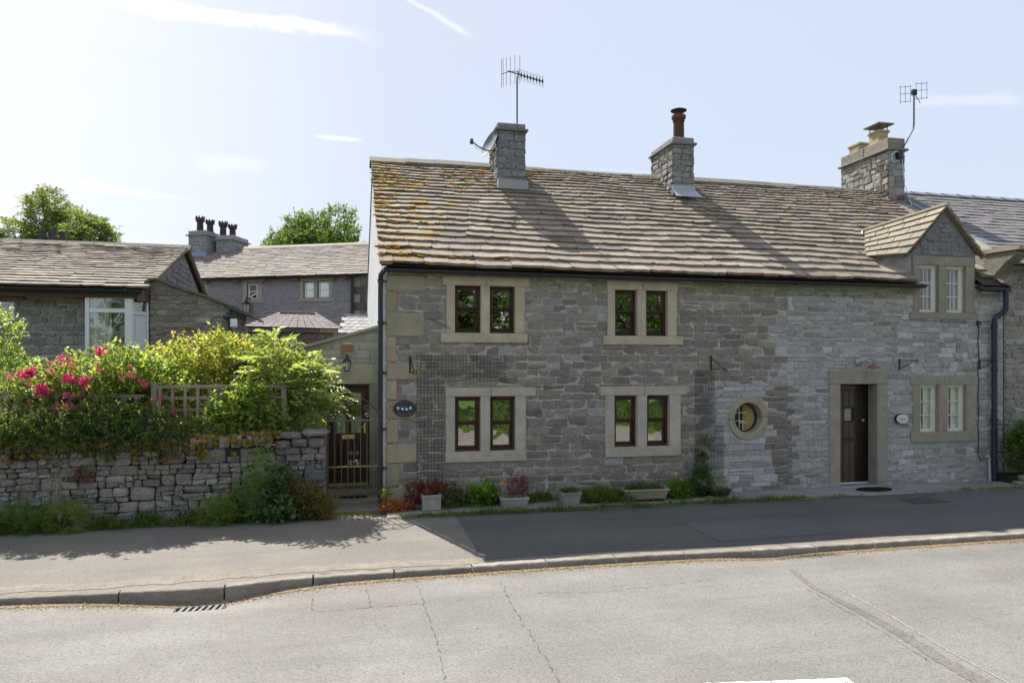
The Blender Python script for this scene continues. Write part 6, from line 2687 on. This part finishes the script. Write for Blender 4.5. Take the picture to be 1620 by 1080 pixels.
def tree(name, label, foot, clumps, twigs, per, tlen, leaf, wid, pal, seed, group=None, pinnate=False, r0=.3, droop=.1, up=.25):
    t = thing(name, label, 'tree', foot, 0, group)
    lc = [(c[0] - foot[0], c[1] - foot[1], c[2] - foot[2]) + tuple(c[3:]) for c in clumps]
    cz = sum(c[2] for c in lc) / len(lc)
    lo = min(c[2] for c in lc)
    mb = MB()
    fork = (0, 0, max(lo * .8, cz * .45))
    mb.tube([(0, 0, -.2), (.05, 0, fork[2] * .5), fork], [r0 * 1.2, r0 * .9, r0 * .75], (.12, .10, .08), 9)
    mb.build('trunk', 'bark', t)
    mb = MB()
    for c in lc:
        m = tuple(fork[j] * .45 + c[j] * .55 + random.Random(seed + int(c[0] * 100)).uniform(-.1, .1) for j in range(3))
        mb.tube([fork, m, (c[0], c[1], c[2] + c[5] * .4)], [r0 * .4, r0 * .22, r0 * .06], (.12, .10, .08), 6)
    mb.build('limbs', 'bark', t)
    sprays('crown', lc, twigs, per, tlen, leaf, wid, pal, seed, t, up=up, shell=.35, pinnate=pinnate, droop=droop, mat='leaf_tree')
    return t


ASH = [(.17, .225, .075), (.22, .28, .10), (.12, .165, .055), (.25, .30, .12)]
cl = crown_clumps(-12.1, 22, 7.8, 1.9, 1.8, 1.7, 15, 5) + [(-13.9, 22, 7.7, .7, .7, .5), (-14.6, 22, 7.4, .7, .7, .5), (-10.7, 22, 7.6, .6, .6, .9), (-11.2, 21.6, 7.2, 1, .8, .5)]
tree('ash_tree', 'feathery light green tree rising behind the bungalow roof', (-12.1, 22, .5), cl, 2300, 11, .45, .17, .06, ASH, 31, 'trees behind the houses', True, up=.5, droop=.25)
cl = crown_clumps(-2.3, 36, 10.3, 3.4, 2.8, 2.4, 26, 8, (.26, .38)) + [(-2.2, 35.5, 9.6, 2.4, 2, 1.6)]
tree('broadleaf_tree', 'dense rounded bright green tree rising behind the back house roof', (-2.3, 36, .3), cl, 4200, 7, .38, .18, .11, [(.13, .205, .045), (.17, .25, .065), (.085, .14, .03), (.20, .27, .08)], 33, 'trees behind the houses', up=.4)

# far side of the road: seen only as reflections in the panes
gz_ = random.Random(77)
for i, (x, y, h) in enumerate(((-9, -22, 8.2), (-3.5, -24, 9.2), (3.5, -22, 8.2), (9.5, -23.5, 9.0), (16, -22, 8.2), (22.5, -23, 8.5))):
    cl = crown_clumps(x, y, h * .58, 3.2, 2.6, h * .40, 14, 50 + i, (.36, .5))
    tree('roadside_tree', ['bushy green tree across the road, first from the left', 'bushy green tree across the road, second from the left',
                           'bushy green tree across the road, third from the left', 'bushy green tree across the road, fourth from the left',
                           'bushy green tree across the road, fifth from the left', 'bushy green tree across the road, last on the right'][i],
         (x, y, .2), cl, 1300, 7, .9, .34, .17, [(.07, .12, .025), (.11, .17, .035), (.045, .08, .02)], 60 + i, 'trees across the road', droop=.5)

gb = np.random.default_rng(91)
nb_ = 14000
bx, by = gb.uniform(-16, 26, nb_), -12.7 - 7 * gb.random(nb_) ** 1.3
bz = np.array([-.06 + .35 * min(1, (-12.6 - y_) / 6) for y_ in by])
bk = leafmesh('bank_grass', 'leaf', np.c_[bx, by, bz], unit(np.c_[gb.normal(size=(nb_, 2)) * .4, np.ones(nb_)]), unit(gb.normal(size=(nb_, 3))), gb.uniform(.15, .55, nb_), np.full(nb_, .03),
              np.array([(.09, .15, .035), (.06, .11, .025), (.15, .18, .06)])[gb.integers(0, 3, nb_)] * gb.uniform(.6, 1.2, nb_)[:, None])
tag(bk, 'long grass on the bank across the road', 'grass', kind='stuff')

# ================================================================== GARDEN SHRUBS


def shrub(name, label, cat, foot, clumps, leafargs, stem_n=8, stem_r=.012, group=None, stemcol=(.14, .11, .07)):
    t = thing(name, label, cat, foot, 0, group)
    lc = [(c[0] - foot[0], c[1] - foot[1], c[2] - foot[2]) + tuple(c[3:]) for c in clumps]
    if stem_n:
        stems('stems', bush_stems(lc, (0, 0, 0), stem_n, 5), stem_r, stemcol, t)
    kw = dict(leafargs)
    sprays('foliage', lc, kw.pop('twigs'), kw.pop('per'), kw.pop('tlen'), kw.pop('leaf'), kw.pop('wid'), kw.pop('pal'), kw.pop('seed'), t, **kw)
    return t


shrub('variegated_shrub', 'pale variegated shrub at the left edge below the small white window', 'shrub', (-6.0, .9, .9),
      [(-6.2, .9, 2.3, .55, .45, .60), (-5.85, .85, 2.75, .28, .3, .30), (-5.6, .8, 2.1, .35, .35, .35), (-6.1, .9, 3.0, .2, .25, .2), (-5.75, .7, 1.7, .4, .4, .3)],
      dict(twigs=1000, per=8, tlen=.18, leaf=.058, wid=.032, pal=[(.30, .36, .14), (.16, .26, .06), (.40, .43, .24), (.10, .18, .04)], seed=101, up=.5))
rb = shrub('rose_bush', 'sprawling rose bush covered in clusters of bright pink flowers', 'rose bush', (-4.4, .2, .9),
           [(-4.9, .15, 1.9, .5, .35, .28), (-4.4, .2, 2.05, .5, .35, .30), (-4.0, .25, 2.2, .42, .35, .30), (-3.6, .25, 2.05, .40, .35, .32), (-3.3, .2, 1.8, .35, .3, .3),
            (-5.3, .15, 1.75, .4, .3, .2), (-4.15, .05, 1.75, .6, .3, .35), (-4.9, .1, 1.6, .5, .25, .3), (-3.9, .1, 1.55, .5, .25, .3)],
           dict(twigs=1900, per=6, tlen=.24, leaf=.078, wid=.048, pal=G_LIGHT + G_MID + [(.32, .38, .10), (.28, .24, .08)], seed=102, up=.6))
FL = [(-4.136, 2.483), (-4.555, 2.361), (-4.663, 2.388), (-4.48, 2.269), (-5.072, 2.159), (-5.234, 2.123), (-4.975, 2.195), (-4.786, 2.222), (-4.827, 1.929),
      (-4.868, 1.947), (-4.505, 2.102), (-4.463, 2.083), (-4.372, 2.055), (-4.288, 2.046), (-4.161, 2.315), (-4.144, 2.222), (-4.513, 1.871), (-4.355, 1.87),
      (-4.638, 1.678), (-4.563, 1.64), (-4.522, 1.695), (-4.613, 1.57), (-4.803, 1.441), (-4.827, 1.396), (-4.794, 1.500), (-3.562, 2.061), (-3.502, 2.004),
      (-3.476, 1.654), (-3.116, 1.60), (-3.692, 2.156), (-3.319, 1.795), (-4.70, 2.33), (-4.60, 2.30), (-5.0, 2.13)]
g_ = np.random.default_rng(12)


def flower(name, parent, x, y, z, r, n, cols, seed):
    g2 = np.random.default_rng(seed)
    c = np.array([x, y, z]) + g2.normal(size=(n, 3)) * r * .45
    d = unit(c - np.array([x, y + .05, z]) + g2.normal(size=(n, 3)) * r * .4)
    cols = np.array(cols)[g2.integers(0, len(cols), n)] * g2.uniform(.8, 1.2, n)[:, None]
    return leafmesh(name, 'petal', c, d, unit(g2.normal(size=(n, 3))), np.full(n, r * .75), np.full(n, r * .6), cols, parent)


PINK = [(.66, .03, .26), (.76, .07, .38), (.52, .02, .18), (.80, .22, .48)]
PALEP = [(.70, .25, .25), (.55, .12, .12), (.75, .38, .35)]
for i, (x, z) in enumerate(FL):
    big = i in (0, 4, 6, 8, 9, 10, 13, 18, 22, 24, 20)
    pal_ = PALEP if i in (2, 3, 31, 32, 14, 29) else PINK
    flower('flower_cluster', rb, x + 4.4, -.22 + float(g_.uniform(-.05, .03)) - .22 + (.10 if z > 2.2 else -.06), z - .9, .060 if big else .040, 80 if big else 44, pal_, 300 + i)

shrub('golden_shrub', 'golden yellow leaved shrub between the roses and the tall green shrub', 'shrub', (-2.9, .9, .9),
      [(-3.55, .9, 2.15, .35, .4, .32), (-3.1, .9, 2.3, .42, .4, .33), (-2.7, .95, 2.45, .33, .4, .32), (-2.3, .95, 2.3, .35, .4, .35), (-1.95, .9, 2.25, .35, .35, .35), (-2.7, .8, 1.9, .7, .35, .35), (-3.4, .8, 1.8, .5, .3, .3)],
      dict(twigs=1700, per=7, tlen=.26, leaf=.080, wid=.042, pal=[(.27, .31, .06), (.34, .35, .09), (.20, .27, .05), (.36, .30, .09), (.15, .21, .045)], seed=103, up=.35))
shrub('elder_shrub', 'tall light green shrub with pinnate leaves leaning over the wall by the gate', 'shrub', (-1.55, .25, .9),
      [(-1.75, .3, 2.25, .42, .4, .40), (-1.35, .25, 2.0, .42, .4, .42), (-1.2, .15, 1.6, .32, .35, .35), (-1.65, .2, 1.7, .5, .35, .4), (-1.78, .3, 2.68, .14, .2, .22), (-1.2, .25, 2.35, .16, .2, .2), (-1.0, .1, 1.95, .15, .2, .25), (-1.55, .2, 2.0, .5, .35, .45)],
      dict(twigs=350, per=15, tlen=.42, leaf=.118, wid=.042, pal=[(.20, .26, .09), (.25, .31, .12), (.14, .19, .06), (.31, .36, .15)], seed=104, pinnate=True, droop=.35, up=.45, shell=.3), 14)
shrub('climbing_shrub', 'bright green climber spilling through and in front of the trellis above the mossy wall', 'climbing plant', (-2.25, -.2, 1.15),
      [(-2.6, -.2, 1.38, .28, .14, .16), (-2.3, -.22, 1.55, .30, .16, .28), (-2.0, -.2, 1.62, .26, .15, .28), (-1.85, -.18, 1.42, .22, .14, .18), (-2.15, -.18, 1.85, .15, .12, .12)],
      dict(twigs=620, per=7, tlen=.18, leaf=.078, wid=.046, pal=G_LIGHT + [(.24, .34, .07)], seed=105, up=.3))
shrub('cotoneaster', 'dark small leaved evergreen cascading over the left part of the garden wall', 'shrub', (-4.3, -.3, 1.2),
      [(-4.0, -.38, 1.40, .45, .22, .30), (-3.5, -.40, 1.38, .42, .22, .28), (-4.5, -.40, 1.42, .40, .22, .25), (-5.0, -.38, 1.35, .45, .22, .20), (-5.6, -.35, 1.35, .5, .22, .25), (-3.15, -.38, 1.28, .25, .18, .18),
       (-4.1, -.52, 1.24, .5, .09, .10), (-4.75, -.52, 1.28, .3, .1, .09), (-6.3, -.35, 1.4, .5, .25, .4)],
      dict(twigs=3900, per=11, tlen=.22, leaf=.038, wid=.018, pal=G_DARK + [(.13, .19, .06), (.19, .26, .08), (.15, .22, .06), (.17, .24, .07)], seed=106, up=.05, droop=.25))
shrub('juniper', 'light green feathery juniper sprays hanging over the wall at the left edge', 'shrub', (-5.2, -.4, 1.2),
      [(-4.85, -.52, 1.42, .28, .12, .14), (-5.25, -.50, 1.42, .35, .12, .16), (-4.6, -.55, 1.30, .2, .1, .1), (-5.7, -.45, 1.5, .3, .15, .2), (-5.4, -.3, 1.9, .25, .2, .1)],
      dict(twigs=650, per=12, tlen=.26, leaf=.030, wid=.009, pal=[(.20, .26, .08), (.26, .30, .10), (.14, .20, .06)], seed=107, up=.1, spread=.5, droop=.2))
t = shrub('laurel_shrub', 'glossy dark green shrub in the raised bed at the right edge', 'shrub', (12.3, -.4, .17),
          [(12.15, -.42, .62, .36, .25, .36), (12.5, -.4, .8, .45, .3, .42), (12.9, -.4, .75, .5, .3, .5), (12.0, -.45, .95, .22, .2, .2)],
          dict(twigs=700, per=7, tlen=.14, leaf=.070, wid=.034, pal=[(.06, .12, .025), (.09, .17, .03), (.16, .26, .05), (.04, .08, .02)], seed=108, up=.5))

gf = random.Random(40)
for i in range(22):
    bx_, bz_ = FL[gf.randrange(len(FL))]
    flower('flower_cluster', rb, bx_ + gf.gauss(0, .13) + 4.4, -.46 + gf.uniform(-.04, .03), bz_ + gf.gauss(0, .09) - .9, .030, 30, PINK if gf.random() < .75 else PALEP, 500 + i)

# ---- plants at the foot of the garden wall
shrub('cow_parsley', 'tall seedy cow parsley against the garden wall below the trellis', 'wild plant', (-1.95, -.68, 0),
      [(-1.95, -.68, .35, .28, .12, .30), (-1.85, -.66, .75, .20, .10, .28), (-2.15, -.7, .2, .25, .12, .18)],
      dict(twigs=420, per=11, tlen=.22, leaf=.042, wid=.016, pal=[(.17, .27, .09), (.22, .32, .10), (.13, .20, .07)], seed=120, pinnate=True, up=.6, floor=None), 12, .006, None, (.16, .20, .09))
t = [o for o in COL.objects if o.name == 'cow_parsley'][0]
g3 = np.random.default_rng(4)
n = 700
ctr = g3.normal(size=(26, 3)) * np.array([.16, .05, .20]) + np.array([.05, -.05, .90])
ii = g3.integers(0, 26, n)
pp = ctr[ii] + g3.normal(size=(n, 3)) * np.array([.022, .022, .008])
leafmesh('seed_heads', 'leaf', pp, unit(g3.normal(size=(n, 3))), unit(g3.normal(size=(n, 3))), np.full(n, .013), np.full(n, .008),
         np.array([(.42, .42, .28), (.34, .36, .18), (.5, .48, .36)])[g3.integers(0, 3, n)], t)
stems('stalks', [[(c[0] * .3, 0, .3), (c[0] * .6, -.03, .6), tuple(c)] for c in ctr], .004, (.20, .24, .10), t)
shrub('broadleaf_weed', 'clump of blue green broad leaves at the wall foot right of the cow parsley', 'wild plant', (-1.62, -.72, 0),
      [(-1.65, -.70, .30, .18, .10, .26), (-1.6, -.75, .12, .22, .12, .12), (-1.55, -.66, .6, .12, .08, .15)],
      dict(twigs=190, per=5, tlen=.16, leaf=.10, wid=.07, pal=[(.11, .19, .08), (.15, .23, .10), (.08, .14, .06)], seed=121, up=.5), 6, .006)
shrub('red_tinged_shrub', 'low red and green leaved shrub at the wall foot next to the gate', 'shrub', (-1.2, -.68, 0),
      [(-1.25, -.66, .32, .26, .12, .22), (-1.05, -.68, .20, .20, .12, .16), (-1.45, -.68, .42, .16, .10, .18), (-.95, -.66, .14, .12, .1, .12)],
      dict(twigs=650, per=7, tlen=.11, leaf=.036, wid=.024, pal=[(.26, .10, .06), (.15, .22, .05), (.32, .17, .08), (.17, .26, .05), (.12, .17, .05)], seed=122, up=.4), 10, .006)
shrub('dry_weed', 'tall bleached dead weed stalks by the garden wall at the left', 'wild plant', (-4.55, -.68, 0),
      [(-4.55, -.66, .85, .16, .05, .10), (-4.42, -.66, .95, .10, .05, .08)],
      dict(twigs=30, per=6, tlen=.08, leaf=.018, wid=.006, pal=[(.34, .32, .20), (.26, .26, .14)], seed=123, up=.9), 9, .006, None, (.34, .32, .22))
for i, (x, y, z, sx, sz, pal_, lab) in enumerate(((-4.95, -.72, .10, .32, .14, G_MID, 'feathery green weeds at the wall foot near the left edge'),
                                                  (-4.4, -.74, .12, .28, .16, G_LIGHT, 'bright green fern-like weed below the dead stalks'),
                                                  (-2.45, -.75, .10, .22, .14, G_LIGHT, 'fine bright green weed left of the cow parsley'))):
    shrub('wall_foot_weed', lab, 'wild plant', (x, y, 0), [(x, y, z + .03, sx, .12, sz * 1.3)],
          dict(twigs=300, per=12, tlen=.20, leaf=.036, wid=.013, pal=pal_, seed=130 + i, pinnate=True, up=.7), 0, group='weeds along the garden wall')
shrub('rusty_weed', 'rust brown dead plant growing out of the garden wall', 'wild plant', (-4.25, -.5, .70),
      [(-4.25, -.53, .74, .13, .04, .08)], dict(twigs=130, per=7, tlen=.06, leaf=.020, wid=.010, pal=[(.26, .13, .08), (.20, .10, .07), (.30, .18, .12)], seed=140, up=.2), 3, .003)
shrub('stonecrop', 'small yellow flowering cushion on the garden wall under the trellis', 'wild plant', (-2.69, -.52, 1.0),
      [(-2.69, -.54, 1.0, .07, .03, .07)], dict(twigs=90, per=7, tlen=.04, leaf=.014, wid=.009, pal=[(.35, .34, .03), (.20, .26, .03), (.12, .18, .03)], seed=141, up=.2), 2, .003)


def grass(name, label, spots, n, seed, pal, hmin=.04, hmax=.12, spread=.06, cat='grass', kind='stuff', wid=.006):
    g2 = np.random.default_rng(seed)
    sp = np.array(spots, dtype=float)          # x, y, z, height factor
    ii = g2.integers(0, len(sp), n)
    b = sp[ii, :3] + np.c_[g2.normal(size=(n, 2)) * spread * np.array([1.4, .55]), np.zeros(n)]
    d = unit(np.c_[g2.normal(size=(n, 2)) * .45, np.ones(n)])
    nn = unit(np.c_[g2.normal(size=(n, 2)), g2.normal(size=n) * .3])
    L = g2.uniform(hmin, hmax, n) * sp[ii, 3]
    c = np.array(pal)[g2.integers(0, len(pal), n)] * g2.uniform(.7, 1.25, n)[:, None]
    o = leafmesh(name, 'leaf', b, d, nn, L, np.full(n, wid), c)
    return tag(o, label, cat, kind=kind)


gg = random.Random(2)
sp = []
for _ in range(24):
    cx__, hh_, ww_ = gg.uniform(-7, -1.1), gg.choice([.5, .8, 1.2, 2.0, 2.6]), gg.uniform(.03, .16)
    sp += [(cx__ + gg.gauss(0, ww_), -.64 + gg.gauss(0, .05), 0, hh_ * gg.uniform(.6, 1.1)) for _ in range(9)]
grass('wall_foot_grass', 'green grass and low weeds along the foot of the garden wall', sp, 7000, 3, G_MID + G_LIGHT + [(.22, .24, .10)], .04, .15, .05, wid=.012)
sp = []
x = .15
while x < 12.3:
    k = 1.0
    if 6.9 < x < 8.2:
        k = .45
    if 8.2 < x < 9.6:
        k = .0
    if 9.6 < x:
        k = .6
    if gg.random() < k:
        sp.append((x, -.90 + gg.gauss(0, .025) + (.10 if x > 9.6 else 0), .01, gg.choice([.5, .8, 1.0, 1.5]) * (1 if x < 7 else .6)))
    x += .04
grass('path_edge_grass', 'tufts of grass along the joint between stone flags and pavement', sp, 9500, 6, G_LIGHT + [(.22, .26, .08), (.10, .17, .04)], .03, .10, .05, wid=.006)
sp = [(gg.uniform(.9, 5.9), -.18 + gg.gauss(0, .08), .02, gg.choice([.8, 1.2, 1.8])) for _ in range(90)]
grass('house_foot_weeds', 'low green weeds growing between the planters at the cottage foot', sp, 6500, 9, G_MID + G_LIGHT, .05, .13, .06, wid=.010)
sp = [(gg.gauss(3.55, .18), -.42 + gg.gauss(0, .08), .02, gg.choice([1, 1.4])) for _ in range(30)]
grass('long_grass', 'clump of longer grass between the small pot and the brown trough', sp, 1500, 14, G_LIGHT, .10, .26, .05, kind='stuff', wid=.007)
sp = [(gg.uniform(-.9, .2), -.46 + gg.gauss(0, .05), .01, .5) for _ in range(30)]
grass('moss_joint', 'yellow green moss and weeds in the joint before the gate', sp, 1800, 15, G_YEL, .02, .07, .06)

# ---- plants at the foot of the cottage
shrub('red_barberry', 'dark red leaved shrub filling and flanking the square planter', 'shrub', (.60, -.42, .20),
      [(.62, -.42, .36, .21, .13, .09), (.42, -.38, .27, .13, .11, .16), (.35, -.35, .13, .10, .09, .11), (.78, -.40, .33, .11, .10, .07)],
      dict(twigs=420, per=8, tlen=.10, leaf=.032, wid=.016, pal=C_RED, seed=150, up=.5), 10, .004, None, (.12, .05, .04))
shrub('heuchera', 'orange and red leaved plant at the cottage corner by the drainpipe', 'plant', (.08, -.45, 0),
      [(.02, -.48, .10, .14, .10, .08), (.22, -.46, .10, .10, .08, .06)],
      dict(twigs=170, per=6, tlen=.07, leaf=.040, wid=.026, pal=[(.40, .12, .05), (.45, .22, .05), (.35, .30, .06), (.50, .10, .10)], seed=151, up=.4), 5, .004)
shrub('yellow_green_plant', 'thin upright yellow green plant beside the foot of the drainpipe', 'plant', (-.02, -.42, 0),
      [(-.03, -.40, .26, .06, .05, .13)], dict(twigs=60, per=6, tlen=.07, leaf=.036, wid=.022, pal=[(.30, .34, .06), (.22, .28, .05)], seed=152, up=.6), 5, .004)
shrub('variegated_ivy', 'cream edged ivy spreading on the ground right of the square planter', 'plant', (1.15, -.25, .02),
      [(1.05, -.28, .16, .16, .12, .14), (1.3, -.26, .14, .18, .12, .12), (1.0, -.2, .30, .1, .08, .08)],
      dict(twigs=230, per=6, tlen=.08, leaf=.036, wid=.032, pal=[(.38, .40, .20), (.10, .15, .04), (.07, .10, .03), (.13, .05, .035)], seed=153, up=.3), 5, .004)
shrub('hydrangea', 'fresh bright green broad leaved plant left of the scroll carved trough', 'plant', (1.52, -.28, .02),
      [(1.52, -.30, .22, .15, .12, .18), (1.68, -.26, .14, .12, .1, .12)],
      dict(twigs=60, per=5, tlen=.10, leaf=.095, wid=.070, pal=[(.16, .30, .03), (.20, .34, .05), (.10, .20, .03)], seed=154, up=.5), 6, .005)
shrub('red_sedge', 'wispy dark red plant in the scroll carved trough', 'plant', (2.0, -.42, .14),
      [(2.05, -.42, .30, .16, .08, .12), (2.15, -.42, .38, .07, .06, .08)],
      dict(twigs=240, per=7, tlen=.11, leaf=.028, wid=.009, pal=C_RED, seed=155, up=.8), 12, .003, None, (.15, .05, .04))
shrub('cushion_plant', 'low green cushion plant in the small tapered pot', 'plant', (2.92, -.50, .21),
      [(2.92, -.50, .23, .15, .11, .05)], dict(twigs=420, per=7, tlen=.05, leaf=.016, wid=.008, pal=[(.08, .15, .03), (.12, .21, .04), (.05, .10, .02)], seed=156, up=.5), 0)
shrub('trough_alpines', 'low alpines and thin seed stalks in the long brown trough', 'plant', (4.25, -.46, .20),
      [(4.25, -.46, .235, .33, .10, .045)], dict(twigs=500, per=7, tlen=.06, leaf=.018, wid=.010, pal=G_DARK + G_MID, seed=157, up=.6), 0)
t = [o for o in COL.objects if o.name == 'trough_alpines'][0]
stems('seed_stalks', [[(x, 0, 0), (x + .03, 0, .2), (x + gg.uniform(-.08, .12), -.02, gg.uniform(.30, .46))] for x in [gg.uniform(-.2, .3) for _ in range(14)]], .0028, (.10, .07, .05), t)
t = shrub('welsh_poppy', 'pale green plant with two yellow poppies right of the long trough', 'plant', (4.86, -.42, .02),
          [(4.86, -.42, .18, .16, .10, .15), (4.95, -.40, .08, .2, .1, .08)],
          dict(twigs=240, per=9, tlen=.12, leaf=.034, wid=.018, pal=[(.18, .30, .05), (.13, .22, .04)], seed=158, pinnate=True, up=.7), 5, .003)
for (dx, dz) in ((-.03, .42), (.05, .33)):
    flower('poppy', t, dx, -.05, dz, .034, 26, [(.80, .62, .02), (.85, .70, .05)], 400 + int(dz * 100))
stems('flower_stalks', [[(0, 0, .1), (-.02, -.03, .3), (-.03, -.05, .41)], [(.02, 0, .1), (.04, -.03, .2), (.05, -.05, .32)]], .003, (.15, .25, .06), t)
t = shrub('mullein_weed', 'tall bushy green weed standing against the wall left of the round window', 'wild plant', (5.40, -.30, .02),
          [(5.40, -.30, .85, .04, .04, .14), (5.40, -.30, .55, .08, .07, .20), (5.38, -.32, .25, .16, .12, .20), (5.2, -.32, .10, .22, .10, .09)],
          dict(twigs=330, per=8, tlen=.12, leaf=.058, wid=.016, pal=[(.07, .13, .035), (.10, .18, .045), (.05, .09, .03)], seed=159, up=.6), 6, .006)
shrub('bowl_plant', 'straggly bleached stems with a few green leaves in the dark bowl', 'plant', (5.62, -.50, .14),
      [(5.62, -.50, .24, .13, .10, .09)], dict(twigs=70, per=6, tlen=.12, leaf=.055, wid=.009, pal=[(.26, .26, .14), (.12, .19, .05), (.32, .30, .18)], seed=160, up=.6), 8, .003, None, (.28, .26, .18))
shrub('fern_clump', 'grey green weeds between the yellow poppies and the tall weed', 'wild plant', (5.12, -.35, .02),
      [(5.1, -.36, .14, .16, .10, .13)], dict(twigs=200, per=9, tlen=.13, leaf=.036, wid=.010, pal=[(.11, .16, .06), (.08, .13, .04), (.16, .21, .09)], seed=161, up=.7), 3, .003)
t = thing('step_flower', 'thin mauve flower spikes in front of the upper part of the trough', 'plant', (4.30, -.30, .02))
stems('stalk', [[(x, 0, 0), (x + .01, 0, .25), (x + .03, -.02, h)] for x, h in ((-.6, .45), (-.55, .38), (-.2, .5))], .003, (.14, .20, .07), t)
